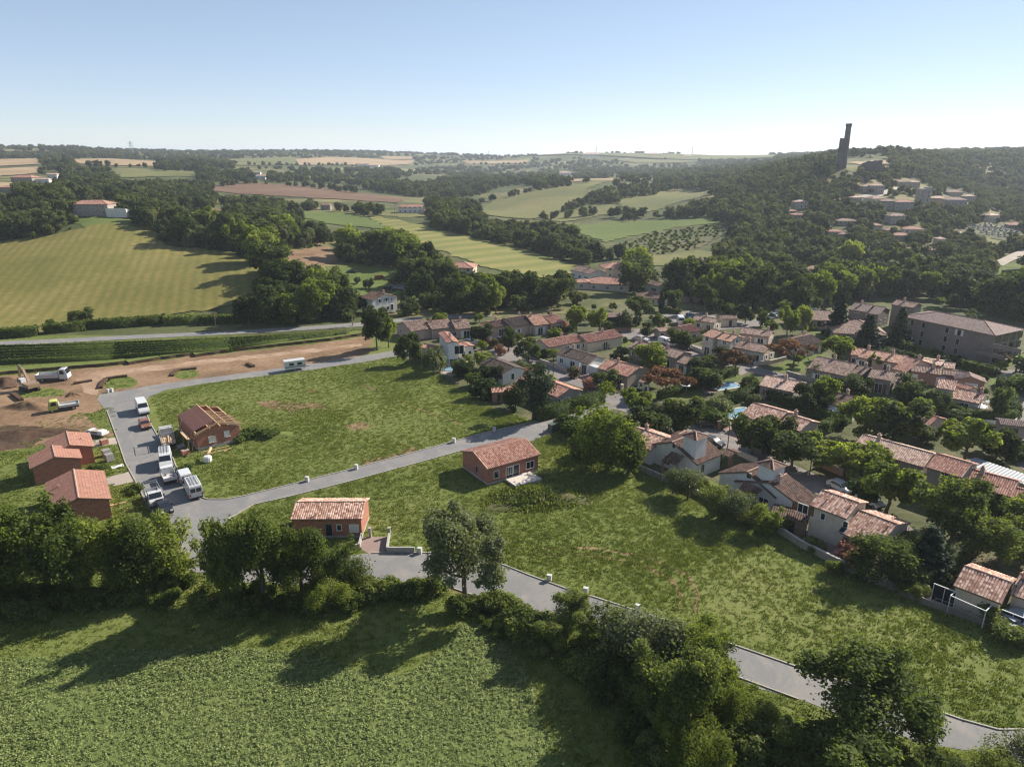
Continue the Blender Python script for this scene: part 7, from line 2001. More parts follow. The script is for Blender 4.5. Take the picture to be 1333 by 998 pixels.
# heaps of earth
def heap(px, py, w, d_, h, m, label, rz=0., name='earth_mound', seed=1):
    g = G(px, py); r = np.random.default_rng(seed); n, k = 26, 9
    V, F = [], []
    for j in range(k + 1):
        q = j / k
        for i in range(n):
            t = 2 * math.pi * i / n; rr = q * (1 + .18 * math.sin(3 * t + seed) + .10 * math.sin(7 * t + 2 * seed))
            V.append((math.cos(t) * rr * w / 2, math.sin(t) * rr * d_ / 2, h * (math.cos(min(1, q) * math.pi) * .5 + .5) + (r.normal() * .05 * h if 0 < j < k else 0) - (.05 if j == k else 0)))
    for j in range(k):
        for i in range(n): F.append((j * n + i, (j + 1) * n + i, (j + 1) * n + (i + 1) % n, j * n + (i + 1) % n))
    me = bpy.data.meshes.new(name); me.from_pydata(V, [], F); me.materials.append(m); me.polygons.foreach_set('use_smooth', [True] * len(F))
    return tag(link(name, me, None, (g.x, g.y, 0), (0, 0, rz)), label, kind='structure')
heap(700, 648, 17, 9, 1.7, M_SCRUB, 'overgrown heap of soil below the red roofed brick house', rad(8), seed=3)
heap(37, 530, 13, 5, 1.3, M_DIRT, 'mound of brown earth on the site', 0, seed=4)
heap(8, 500, 8, 6, 1.6, M_DARKSOIL, 'dark spoil heap by the excavator', 0, seed=5)
heap(30, 566, 18, 7, 1.0, M_DARKSOIL, 'dark soil bank behind the brick houses', rad(6), seed=6)
heap(95, 515, 4, 2.4, .9, M_DIRT, 'small dirt heap at the street head', 0, seed=7)
heap(340, 566, 14, 6, .8, M_MEADOW, 'weedy mound on the mown plot', 0, seed=8)
# cut bank: turf edge above the dug track, the face's shade put into its dark soil colour
bl = [G(*p) for p in [(-10, 489), (45, 484), (107, 479), (135, 477), (163, 473.5), (168, 475), (210, 468), (250, 462.6), (254, 465), (296, 458.6), (340, 453.5), (430, 443.5), (478, 435.5)]]
b = MB(); H0 = .75
for p_, q_ in zip(bl, bl[1:]):
    d_ = (q_ - p_).normalized(); nn = Vector((-d_.y, d_.x, 0)); 
    if nn.y < 0: nn = -nn
    n = max(1, int((q_ - p_).length / 1.5))
    for i in range(n):
        a_, c_ = p_.lerp(q_, i / n), p_.lerp(q_, (i + 1) / n)
        ja, jc = [nn * .18 * math.sin(v.x * 1.9) for v in (a_, c_)]
        b.poly([a_ + ja, c_ + jc, c_ + jc + nn * .15 + Vector((0, 0, H0)), a_ + ja + nn * .15 + Vector((0, 0, H0))], 0)
        b.poly([a_ + ja + nn * .15 + Vector((0, 0, H0)), c_ + jc + nn * .15 + Vector((0, 0, H0)), c_ + nn * 7 + Vector((0, 0, .0)), a_ + nn * 7], 1)
tag(b.build('turf_bank', [M_DARKSOIL, M_MEADOW]), 'turf bank with a cut edge coloured dark for shade above the haul track', kind='structure')
for i, (pl_, hh) in enumerate((([(131, 506), (134, 498), (138, 494), (150, 492), (166, 490)], .5), ([(224, 490), (228, 484), (234, 482), (256, 480)], .45), ([(96, 500), (120, 496)], .4), ([(18, 514), (28, 522)], .6), ([(322, 474), (330, 478)], .5))):
    b = MB()
    for p_, q_ in zip(pl_, pl_[1:]):
        a_, c_ = G(*p_), G(*q_); b.bar(a_ + Vector((0, 0, hh / 2)), c_ + Vector((0, 0, hh / 2)), .9, hh)
    tag(b.build('soil_ridge', M_DARKSOIL), 'ridge of dark soil thrown up along a trench', kind='structure')

# ------------------------------------------------------------------ meter boxes, cabinets, lamps, walls, fences
_mb = MB(); _mb.box(-.27, .27, -.2, .2, 0, .78); _mb.box(-.3, .3, -.23, .23, .78, .83)
_mbm = _mb.mesh('meter_box', plain('meter_box_shell', (.50, .48, .45), .6, var=.12)); _dm = MB(); _dm.box(-.21, .21, -.215, -.2, .2, .7); _dmm = _dm.mesh('door', M_SHUTW)
for at, lb in (((400.2, 626.5), 'white meter box on the south road verge, nearest the junction'), ((464, 610.5), 'white meter box halfway along the south road'), ((591, 576), 'white meter box opposite the red roofed brick house'), ((643.4, 561.5), 'white meter box in the pine shadow at the south road'), ((546.6, 720), 'white meter box at the end of the low concrete wall'),
               ((715, 755.5), 'first white meter box along the wide meadow kerb'), ((762.4, 772.5), 'second white meter box along the wide meadow kerb'), ((830, 795), 'white box half buried in grass behind the hedge trees'), ((1202, 919), 'white meter box beyond the walnut tree'), ((232, 627), 'white meter box between the parked vans'),
               ((141, 511), 'first white post box at the head of the site street'), ((146, 510), 'second white post box at the head of the site street')):
    g = G(*at); o = link('meter_box', _mbm, None, (g.x, g.y, .03), (0, 0, rad(-20))); tag(o, lb, 'meter box', 'white meter boxes on the plots'); link('door', _dmm, o)
boxthing('cabinet', (721, 561), (735, 556), [(-1.1, 1.1, -.5, .5, 0, 1.5), (-1.15, 1.15, -.55, .55, 1.5, 1.58)], plain('green_cabinet_paint', (.06, .09, .07), .6), 'dark green electric cabinet at the side road', 'cabinet')
def lamp(at, h, label):
    g = G(*at); r = empty('street_lamp', (g.x, g.y, g.z), rad(200)); tag(r, label, 'street lamp', 'street lamps')
    b = MB(); b.tube([(0, 0, -.2), (0, 0, h)], [.09, .055], 7); link('pole', b.mesh('pole', M_DARKM), r)
    b = MB(); b.bar((0, 0, h), (.9, 0, h + .15), .06); link('arm', b.mesh('arm', M_DARKM), r); b = MB(); b.box(.7, 1.35, -.14, .14, h + .08, h + .2); link('lamp_head', b.mesh('lamp_head', M_DARKM), r)
for at, h, lb in (((720, 488), 4.5, 'street lamp on the estate street by the round bush'), ((785, 521), 4.5, 'street lamp beside the white van'), ((947, 583), 4.5, 'street lamp before the pink forecourt'), ((718, 412), 7, 'tall pole behind the red terrace'), ((1054, 617), 4.5, 'street lamp by the brick garden wall'), ((862, 547), 4, 'street lamp at the street bend'),
                  ((637, 452), 4, 'street lamp at the crossing by the villa'), ((902, 412), 6, 'tall lamp on the parking square'), ((1272, 545), 4, 'lamp in the corner lane'), ((1326, 494), 4, 'lamp at the side road')): lamp(at, h, lb)
def wall_run(pts, h, t, m, label, cap=None, name='garden_wall', cat='wall', dz=0.):
    o = G(*pts[0]); r = empty(name, (o.x, o.y, o.z)); tag(r, label, cat, 'garden walls')
    gp = [G(*p) - o for p in pts]
    b = MB(); c = MB()
    for p_, q_ in zip(gp, gp[1:]):
        b.bar(p_ + Vector((0, 0, h / 2 - .1)), q_ + Vector((0, 0, h / 2 - .1)), t, h + .2); c.bar(p_ + Vector((0, 0, h + .05)), q_ + Vector((0, 0, h + .05)), t + .08, .09)
    link('wall', b.mesh('wall', m), r)
    if cap: link('coping', c.mesh('coping', cap), r)
    return r
M_COPE = plain('pale_coping', (.42, .39, .35), .85, var=.2)
wall_run([(831, 611.5), (875.7, 631), (904, 643.5), (917.7, 650)], .9, .2, W_STONE, 'low white topped wall below the first turret house', M_COPE)
wall_run([(917.7, 650.3), (974.6, 674), (1011, 692), (1040, 711)], 1.0, .22, W_STONE, 'stone wall below the second turret house', M_COPE)
wall_run([(1040, 711.3), (1098, 740), (1132, 757), (1153, 763)], 1.0, .25, W_STONE, 'stone wall along the garden walk', M_COPE)
wall_run([(1153, 763.3), (1182.8, 779), (1203, 787), (1240, 800), (1288, 816), (1345, 840)], .9, .25, W_DARK, 'long dark wall below the pergola house', None)
wall_run([(1187, 763), (1208, 774)], 1.1, .15, W_CREAM, 'short pale fence wall at the pergola terrace', M_COPE)
wall_run([(981, 475.5), (1000, 474.5), (1012, 471.5), (1023, 468.5)], .9, .3, W_CREAM, 'curved bow wall of cream stone at the street corner', M_COPE)
wall_run([(703, 472), (723, 478.5), (737.6, 485)], .9, .25, W_PINK, 'pinkish wall along the estate street', M_COPE)
wall_run([(757, 443.6 + 41), (760.5, 480)], 1.2, .6, W_PINK, 'pink gate wall beside the black roofed house', M_COPE)
wall_run([(1222, 537.5), (1250, 546), (1283, 551.5), (1319, 553.5), (1323, 548)], .8, .2, W_WHITE, 'white wall below the corner hedge', None)
wall_run([(1065, 606.5), (1085, 615), (1110, 625.5), (1122, 631)], 1.1, .25, W_BRICKO, 'red brick garden wall behind the street trees', M_COPE)
wall_run([(900, 454), (916, 460), (935, 465.5)], .9, .25, W_CREAM, 'pale wall along the courtyard', M_COPE)
wall_run([(960, 592), (985, 603)], .9, .25, W_CREAM, 'pale wall behind the turret carport', M_COPE)
wall_run([(855, 431), (868, 426)], 1.2, .3, W_PINK, 'low pink wall by the brick planters', None)
wall_run([(1024, 487), (1058, 497)], .8, .3, W_STONE, 'low stone kerb wall behind the pale red roof', M_COPE)
wall_run([(945, 645), (960, 634), (967, 640)], .7, .3, W_CREAM, 'curved low garden wall between the turret houses', M_COPE)
wall_run([(506.8, 699), (503.9, 718.6), (540, 718.8)], .8, .22, M_CONC, 'new concrete wall at the paved driveway', None)
wall_run([(471, 699.2), (467.6, 713), (457, 716)], .7, .22, M_CONC, 'short concrete wall at the driveway gate', None)
for at, lb in (((482, 699), 'concrete gate pillar next to the tiled brick house'), ((507, 698.6), 'concrete gate pillar at the meadow side of the driveway')):
    boxthing('gate_pillar', at, (at[0] + 10, at[1]), [(-.16, .16, -.16, .16, -.1, 1.35), (-.2, .2, -.2, .2, 1.35, 1.43)], M_CONC, lb, 'pillar', 'driveway gate pillars')
for at, m, lb in (((797, 506), W_CREAM, 'pale gate pier beside the white van'), ((809.5, 510), W_CREAM, 'pale gate pier before the porch house'), ((936, 559), W_BRICKO, 'brick gate pier on the pink forecourt'), ((942, 556), W_BRICKO, 'second brick gate pier on the pink forecourt'), ((947, 555), W_BRICKO, 'third brick gate pier by the trimmed hedge')):
    boxthing('gate_pier', at, (at[0] + 10, at[1] + 3), [(-.25, .25, -.25, .25, -.1, 1.6), (-.32, .32, -.32, .32, 1.6, 1.72)], m, lb, 'pillar', 'garden gate piers')
def fence(pts, h, label, step=2.4, m=None, mesh=True, name='fence', postm=None):
    o = G(*pts[0]); r = empty(name, (o.x, o.y, o.z)); tag(r, label, 'fence', 'garden fences'); gp = [G(*p) - o for p in pts]
    k = ('post', h)
    if k not in _OM: q = MB(); q.box(-.05, .05, -.05, .05, -.2, h); _OM[k] = q.mesh('post', postm or M_WOODO)
    for p_, q_ in zip(gp, gp[1:]):
        n = max(1, int((q_ - p_).length / step))
        for i in range(n): link('post', _OM[k], r, tuple(p_.lerp(q_, i / n)))
        for z in (.35, .65, .95):
            b = MB(); b.bar(p_ + Vector((0, 0, h * z)), q_ + Vector((0, 0, h * z)), .03, .05); link('rail', b.mesh('rail', m or M_DARKM), r)
fence([(1216, 789), (1235, 796), (1260, 806), (1290, 818)], 1.2, 'light post fence before the pergola terrace', m=M_HUB)
fence([(798, 507), (809, 510.5)], 1.5, 'dark metal gate between two pale piers', .35, M_DARKM)
fence([(812, 511.5), (822, 513), (838, 514.5), (856, 512)], 1.3, 'grey fence before the porch house', 1.2, M_DARKM)
fence([(840, 616), (870, 629.5)], 1.3, 'wire fence on the first garden wall', 1.6)
fence([(0, 457), (150, 448), (300, 441.5), (450, 430)], 1.1, 'wire fence along the vineyard', 7)

# pools
def pool(px, py, rx, ry, rz, label, oval=True):
    g = G(px, py); r = empty('swimming_pool', (g.x, g.y, .03), rz); tag(r, label, 'pool', 'garden pools')
    n = 24 if oval else 4
    f = (lambda k, s: [(math.cos(2 * math.pi * i / n) * rx * s, math.sin(2 * math.pi * i / n) * ry * s) for i in range(n)]) if oval else (lambda k, s: [(-rx - (s - 1) * 6, -ry - (s - 1) * 6), (rx + (s - 1) * 6, -ry - (s - 1) * 6), (rx + (s - 1) * 6, ry + (s - 1) * 6), (-rx - (s - 1) * 6, ry + (s - 1) * 6)])
    a_, c_ = f(0, 1.0), f(0, 1.1)
    b = MB()
    for i in range(n):
        j = (i + 1) % n
        b.poly([(*a_[i], .12), (*c_[i], .12), (*c_[j], .12), (*a_[j], .12)][::-1] if False else [(*c_[i], .12), (*c_[j], .12), (*a_[j], .12), (*a_[i], .12)]); b.poly([(*c_[j], .12), (*c_[i], .12), (*c_[i], 0), (*c_[j], 0)])
    link('coping', b.mesh('coping', M_COPE), r); b = MB(); b.poly([(*q, .07) for q in a_]); link('water', b.mesh('water', M_WATER_P), r)
pool(585.5, 480.5, 2.6, 1.6, 0, 'small oval blue pool before the white villa'); pool(1096, 546, 1.8, 1.5, 0, 'little round blue pool at the bright hedge'); pool(959, 538, 3.4, 1.8, rad(25), 'rectangular pool by the double roofed house', False); pool(944, 503, 3.2, 1.6, rad(25), 'pool with pale cover on the tile terrace', False)
# parasols
for at, lb in (((998.7, 431), 'pale parasol before the pinkish gable house'), ((989, 446), 'cream awning behind the grey brown roof'), ((1085, 545), 'white parasol beside the little round pool'), ((1290, 536), 'white parasol in the corner garden'), ((893, 512), 'white parasol behind the silk tree'), ((1274, 541), 'white garden table in the corner garden')):
    g = G(*at); r = empty('parasol', (g.x, g.y, .02)); tag(r, lb, 'parasol', 'garden parasols')
    b = MB(); b.tube([(0, 0, 0), (0, 0, 2.3)], [.03, .03], 6); link('pole', b.mesh('pole', M_WHITEP), r); b = MB()
    for i in range(8):
        t0, t1 = 2 * math.pi * i / 8, 2 * math.pi * (i + 1) / 8; b.poly([(math.cos(t0) * 1.4, math.sin(t0) * 1.4, 2.0), (math.cos(t1) * 1.4, math.sin(t1) * 1.4, 2.0), (0, 0, 2.5)])
    link('canopy', b.mesh('canopy', M_WHITEP), r)
boxthing('tarp_cover', (1320, 816), (1340, 812), [(-2.2, 2.2, -1.4, 1.4, 0, 1.5), (-1.6, 1.6, -1.0, 1.0, 1.5, 1.75)], M_TARP, 'grey covered pile at the end of the pergola terrace', 'cover')
g0 = G(800, 426)
for i in range(3): boxthing('planter', (797 + i * 9, 432 - i), (830, 430), [(-1.4, 1.4, -.4, .4, 0, .9)], W_BRICKO, ('brick planter at the carport corner', 'middle brick planter before the grey tree', 'brick planter nearest the umbrella pine')[i], 'planter', 'brick planters')

# ------------------------------------------------------------------ pylons and masts, cemetery
def pylon(px, py, Y, h, label, w=None):
    p_ = at_dist(px, py, Y); r = empty('pylon', (p_.x, p_.y, h1(p_.x, Y) - 1)); tag(r, label, 'pylon')
    w = w or h * .16; b = MB()
    q = [(-w, -w), (w, -w), (w, w), (-w, w)]
    for x, y in q: b.bar((x, y, 0), (x * .18, y * .18, h), h * .010)
    for k in range(7):
        z0, z1 = h * k / 7, h * (k + 1) / 7; s0, s1 = 1 - .82 * k / 7, 1 - .82 * (k + 1) / 7
        for (xa, ya), (xb, yb) in zip(q, q[1:] + q[:1]): b.bar((xa * s0, ya * s0, z0), (xb * s1, yb * s1, z1), h * .007); b.bar((xa * s1, ya * s1, z1), (xb * s1, yb * s1, z1), h * .007)
    link('lattice', b.mesh('lattice', M_ZINC), r); b = MB()
    for z in (.72, .84, .95): b.bar((-w * 1.6, 0, h * z), (w * 1.6, 0, h * z), h * .012)
    link('cross_arm', b.mesh('cross_arm', M_ZINC), r)
pylon(171, 196, 1780, 32, 'lattice pylon standing on the far ridge')
pylon(776, 201, 3000, 34, 'tiny far mast on the hazy ridge', 2.5); pylon(901, 202, 2800, 34, 'second tiny mast on the hazy ridge', 2.5); pylon(636, 200.5, 3300, 30, 'faint mast on the middle horizon', 2.5); pylon(1157, 205, 900, 12, 'thin mast behind the castle', .8)
for px, py, h, lb in ((514, 282, 9, 'wooden pole in the striped field'), (517, 281.6, 9, 'twin wooden pole in the striped field'), (282, 432, 6, 'roadside pole by the wild hedge'), (459, 424, 5, 'small signpost at the upper road')):
    g = G(px, py); b = MB(); b.tube([(0, 0, -.3), (0, 0, h)], [.16, .11], 7); b.box(-.7, .7, -.08, .08, h - .5, h - .35); o = b.build('utility_pole', M_WOODO); o.location = g; tag(o, lb, 'pole', 'poles in the fields')
rt_ = random.Random(9); CEM = GW([(1256, 295), (1290, 292), (1332, 304), (1330, 314), (1300, 310), (1264, 301)])
cx0, cx1 = min(p[0] for p in CEM), max(p[0] for p in CEM); cy0, cy1 = min(p[1] for p in CEM), max(p[1] for p in CEM)
ms_ = [plain('pale_tomb_stone', (.27, .265, .25), .8), plain('grey_tomb_stone', (.15, .15, .15), .7)]
tm_ = []
for i in range(4):
    b = MB(); b.box(-.55, .55, -1.05, 1.05, 0, .45 + .1 * i); b.box(-.5, .5, .86, 1.02, .45 + .1 * i, 1.4 + .15 * i); tm_.append(b.mesh('tomb', ms_[i % 2]))
y = cy0
while y < cy1:
    x = cx0 + rt_.uniform(0, 2)
    while x < cx1:
        if bool(inpoly([x], [y], CEM)[0]) and rt_.random() < .8:
            o = link('tomb', rt_.choice(tm_), None, (x, y, float(gridz(x, y)) + .28)); tag(o, 'stone tomb in the rows of the hillside cemetery', 'tomb', 'tombs in the cemetery')
        x += 3.4
    y += 6.5
cw = G(1262, 300)
# ------------------------------------------------------------------ woodland, planted last so that it leaves the houses clear
cand, z, hgt, bx, by, tx, ty, ok, infr = _wood
for pl in KEEPCLEAR:
    for k in (0.0, 0.35, 0.7, 1.0):
        ok &= ~inpoly(bx + (tx - bx) * k, by + (ty - by) * k, pl)
sel = np.where(ok & infr)[0]
size = hgt[sel] / cand[sel, 1]
order = sel[np.argsort(-size)]
NIND = 190
first = set(order[:NIND].tolist())
PLACES = [(25, 290, 'at the edge of the knoll wood'), (70, 292, 'on the knoll beside the hill house'), (190, 305, 'behind the hill garden'), (250, 312, 'at the top corner of the dry field'), (320, 330, 'along the far edge of the dry field'), (400, 322, 'by the brown clearing'),
          (300, 420, 'beside the upper road under the dry field'), (370, 405, 'in the thick belt by the dry field corner'), (430, 400, 'in the belt behind the upper road'), (470, 350, 'above the garden with parked cars'), (520, 330, 'below the end of the striped field'), (570, 385, 'behind the white gabled chalet'), (610, 370, 'round the red roof in the wood'),
          (660, 395, 'behind the dark and orange terrace'), (720, 395, 'behind the red terrace end'), (690, 350, 'under the middle of the striped field'), (740, 380, 'above the broad red hipped roof'), (800, 345, 'behind the cream hipped house'), (860, 350, 'at the small field by the stream'), (900, 375, 'behind the dark ball tree'),
          (960, 380, 'behind the parking square'), (1020, 390, 'behind the large light tree'), (1080, 380, 'behind the tallest fir'), (1140, 380, 'above the low wings of the long building'), (1200, 385, 'behind the middle of the long building'), (1260, 390, 'behind the far end of the long building'), (1320, 395, 'beside the lawn of the climbing road'), (1230, 350, 'under the long grey village roof'), (1100, 340, 'below the red roofs of the village slope'), (1000, 340, 'at the foot of the wooded hill')]
for i in order[:NIND]:
    px, py = bx[i], by[i]
    pl_ = min(PLACES, key=lambda q: (q[0] - px) ** 2 + 2.0 * (q[1] - py) ** 2)[2]
    h = hgt[i] * (1.2 if cand[i, 1] < 330 else 1.0)
    kd = 'bright' if _rt.random() < .18 else ('tall' if _rt.random() < .22 else 'oak')
    w_ = h * _rt.uniform(.75, 1.2)
    lb = ('low ' if h < 7 else 'tall ' if h > 10.5 else '') + ('broad ' if w_ > h * 1.05 else 'narrow ' if w_ < h * .85 else '') + {'oak': 'dark rounded tree ', 'bright': 'light green tree ', 'tall': 'upright tree '}[kd] + pl_
    tree_at((cand[i, 0], cand[i, 1], z[i]), kd, h, w_, lb, group='trees ' + pl_)
rest = np.array([i for i in np.where(ok)[0] if i not in first])
vq, vz, vh, vbx, vby, vty = VIL
vk = np.ones(len(vq), bool)
for pl in KEEPCLEAR:
    for k in (0.0, 0.5, 1.0): vk &= ~inpoly(vbx, vby + (vty - vby) * k, pl)
RP = np.concatenate([np.stack([cand[rest, 0], cand[rest, 1], z[rest] - .8], -1), np.stack([vq[vk, 0], vq[vk, 1], vz[vk] - .4], -1)])

HROW = []
for ln in ([(690, 287), (720, 284.5), (770, 282), (820, 284), (880, 282.5), (945, 284)], [(628, 264), (664, 257), (700, 248), (748, 241)], [(798, 263), (830, 257), (872, 250)], [(735, 276), (775, 263), (800, 248)], [(560, 283), (600, 292), (640, 298)], [(262, 246), (330, 239), (400, 244), (470, 253)], [(300, 215), (386, 216), (470, 217)], [(70, 219), (140, 218), (205, 219)], [(610, 215), (700, 213)]):
    gp = [G(*q) for q in ln]
    for a_, b_ in zip(gp, gp[1:]):
        n_ = max(1, int((b_ - a_).length / (7.5 + a_.y * .004)))
        for i in range(n_):
            if rng.uniform() < .82:
                q = a_.lerp(b_, (i + rng.uniform(-.3, .3)) / n_); HROW.append((q.x, q.y + rng.normal() * 2, float(gridz(q.x, q.y)) - .5, rng.uniform(.55, 1.05)))
HROW = np.array(HROW)
# plantings go on beyond the edges of the view
ox = np.stack([rng.uniform(-230, 230, 1500), rng.uniform(-60, 205, 1500)], -1); opx, opy = proj(ox[:, 0], ox[:, 1], np.zeros(1500)); ofr = (ox[:, 1] < 20) | (opx > PW + 130) | (opx < -160)
ofr &= (vnoise(ox[:, 0], ox[:, 1], 22, 31) > .55) & ((ox[:, 0] > 40) | (vnoise(ox[:, 0], ox[:, 1], 40, 33) > .6)) & ~((ox[:, 1] < 20) & (np.abs(ox[:, 0]) < 45))
ox = ox[ofr]
HROW = np.concatenate([HROW, np.stack([ox[:, 0], ox[:, 1], np.zeros(len(ox)) - .2, rng.uniform(.35, .95, len(ox))], -1)])
RP = np.concatenate([RP, HROW[:, :3]])

def scatter(name, label, pts, scales, protos, seed, ax=None):
    """one countless mass: a point for every plant, instanced by geometry nodes"""
    me = bpy.data.meshes.new(name)
    me.vertices.add(len(pts)); me.vertices.foreach_set('co', np.asarray(pts, np.float32).ravel())
    a = me.attributes.new('size', 'FLOAT_VECTOR', 'POINT'); a.data.foreach_set('vector', np.asarray(scales, np.float32).ravel())
    o = tag(link(name, me), label, kind='stuff')
    ng = bpy.data.node_groups.new(name + '_scatter', 'GeometryNodeTree')
    ng.interface.new_socket('Geometry', in_out='INPUT', socket_type='NodeSocketGeometry')
    ng.interface.new_socket('Geometry', in_out='OUTPUT', socket_type='NodeSocketGeometry')
    gi, go = ng.nodes.new('NodeGroupInput'), ng.nodes.new('NodeGroupOutput')
    g2i = ng.nodes.new('GeometryNodeGeometryToInstance')
    for pm in reversed(protos):
        po = bpy.data.objects.new(name + '_plant', pm)
        oi = ng.nodes.new('GeometryNodeObjectInfo'); oi.inputs['Object'].default_value = po
        ng.links.new(oi.outputs['Geometry'], g2i.inputs[0])
    iop = ng.nodes.new('GeometryNodeInstanceOnPoints')
    ng.links.new(gi.outputs[0], iop.inputs['Points'])
    ng.links.new(g2i.outputs[0], iop.inputs['Instance'])
    iop.inputs['Pick Instance'].default_value = True
    rv = ng.nodes.new('FunctionNodeRandomValue'); rv.data_type = 'INT'
    rv.inputs['Min'].default_value = 0; rv.inputs['Max'].default_value = len(protos) - 1 if len(protos) > 1 else 0
    for s in rv.inputs:
        if s.type == 'INT' and s.name == 'Min': s.default_value = 0
        if s.type == 'INT' and s.name == 'Max': s.default_value = max(0, len(protos) - 1)
        if s.name == 'Seed': s.default_value = seed
    out = [s for s in rv.outputs if s.type == 'INT'][0]
    ng.links.new(out, iop.inputs['Instance Index'])
    rr = ng.nodes.new('FunctionNodeRandomValue'); rr.data_type = 'FLOAT_VECTOR'
    rr.inputs[0].default_value = (0, 0, 0); rr.inputs[1].default_value = (0, 0, 6.283)
    ng.links.new(rr.outputs[0], iop.inputs['Rotation'])
    na = ng.nodes.new('GeometryNodeInputNamedAttribute'); na.data_type = 'FLOAT_VECTOR'; na.inputs[0].default_value = 'size'
    ng.links.new(na.outputs[0], iop.inputs['Scale'])
    ng.links.new(iop.outputs[0], go.inputs[0])
    o.modifiers.new('scatter', 'NODES').node_group = ng
    return o

wp = []
for i in range(6):
    cm, _l = crown_mesh('woodland_tree', 'tall' if i > 3 else 'round', 9, 9.5 if i < 4 else 7, 950, 0.52, L_WOOD, 300 + i, 0.72, 0.24)
    wp.append(cm)
s = hgt[rest] / 9.0
wide = np.where(cand[rest, 1] > 1200, 1.5, 1.12)
s = np.concatenate([s, vh[vk] / 9.0, HROW[:, 3]]); wide = np.concatenate([wide, np.full(int(vk.sum()), 1.1), np.full(len(HROW), 1.15)])
scatter('woodland', 'broadleaf woods spreading over the hills to the horizon', RP, np.stack([s * wide, s * wide, s], -1), wp, 2)

# undergrowth in the wood margins and the hedge line
bp = [crown_mesh('undergrowth_bush', 'bush', 2.0, 3.0, 260, 0.30, L_OAK, 330 + i, 0.7, 0.25)[0] for i in range(3)]
u = order[:2600]
up = np.stack([cand[u, 0] + rng.uniform(-4, 4, len(u)), cand[u, 1] + rng.uniform(-4, 4, len(u))], -1)
ux, uy = proj(up[:, 0], up[:, 1], gridz(up[:, 0], up[:, 1]))
kk = np.ones(len(u), bool)
for pl in OPEN: kk &= ~inpoly(ux, uy - 2, pl)
up = up[kk]
us = rng.uniform(.6, 1.5, len(up))
scatter('undergrowth', 'scrub filling the edges of the woods', np.stack([up[:, 0], up[:, 1], gridz(up[:, 0], up[:, 1])], -1), np.stack([us, us, us], -1), bp, 5)
# garden shrubs and small trees between the estate houses
EG = GW(ESTATE)
gq = np.stack([rng.uniform(-30, 190, 5200), rng.uniform(58, 232, 5200)], -1)
k = inpoly(gq[:, 0], gq[:, 1], EG)
gpx, gpy = proj(gq[:, 0], gq[:, 1], np.zeros(len(gq)))
for w in FOOT + [GW(S1)]:
    c = np.mean(np.array(w), 0); w2 = [(c[0] + (p[0] - c[0]) * (1.12 if w is not FOOT else 1), c[1] + (p[1] - c[1]) * 1.2) for p in w]
    k &= ~inpoly(gq[:, 0], gq[:, 1], w2)
for pl in ([(806, 430), (842, 427), (864, 438), (922, 454), (985, 477), (1062, 496), (1056, 504), (965, 489), (890, 462), (812, 440)], [(862, 408), (900, 402), (968, 417), (1010, 416), (985, 427), (940, 431), (880, 423)], [(1290, 485), (1345, 480), (1345, 612), (1318, 604), (1300, 572), (1312, 552)],
           [(1200, 527), (1215, 524), (1285, 549), (1320, 552), (1312, 566), (1240, 549)], [(735, 480), (760, 478), (780, 492), (765, 502)], [(930, 558), (950, 546), (978, 570), (968, 582)], [(905, 508), (950, 494), (964, 500), (948, 509)], [(1040, 700), (1065, 688), (1112, 716), (1100, 737)],
           [(565, 470), (612, 466), (614, 484), (590, 492)], [(1125, 436), (1290, 474), (1345, 460), (1345, 480), (1230, 480)], [(1203, 778), (1235, 760), (1302, 790), (1290, 812)], [(885, 425), (905, 418), (905, 432)]):
    k &= ~inpoly(gpx, gpy, pl)
gq = gq[k]; got = []
for p in gq:
    if all((p[0] - o[0]) ** 2 + (p[1] - o[1]) ** 2 > 15 for o in got): got.append(p)
    if len(got) >= 110: break
for i, p in enumerate(got):
    near_ = min(FOOTLAB, key=lambda q: (q[0] - p[0]) ** 2 + (q[1] - p[1]) ** 2)[2].split(); near_ = near_[:9]
    while near_[-1] in ('the', 'a', 'of', 'on', 'with', 'and', 'by', 'at', 'to', 'in', 'beside', 'behind', 'under', 'its', 'two', 'white', 'joined', 'round', 'between', 'before', 'above', 'small', 'inside', 'lower', 'dark'): near_.pop()
    where = 'beside the ' + ' '.join(near_)
    kd = ('bush', 'bush', 'bush', 'grey', 'bush', 'bright')[i % 6]
    h_ = {'bush': _rt.uniform(1.2, 2.6), 'grey': _rt.uniform(2, 4), 'bright': _rt.uniform(2.4, 4), 'oak': _rt.uniform(3, 5)}[kd]
    nm = {'bush': 'garden shrub', 'grey': 'small grey garden tree', 'bright': 'small light garden tree', 'oak': 'small dark garden tree'}[kd]
    tree_at((p[0], p[1], 0), kd, h_, h_ * _rt.uniform(1.0, 1.5), ('low ' if h_ < 1.8 else 'tall ' if h_ > 2.4 else '') + nm + ' ' + where, 'garden plants of the estate')
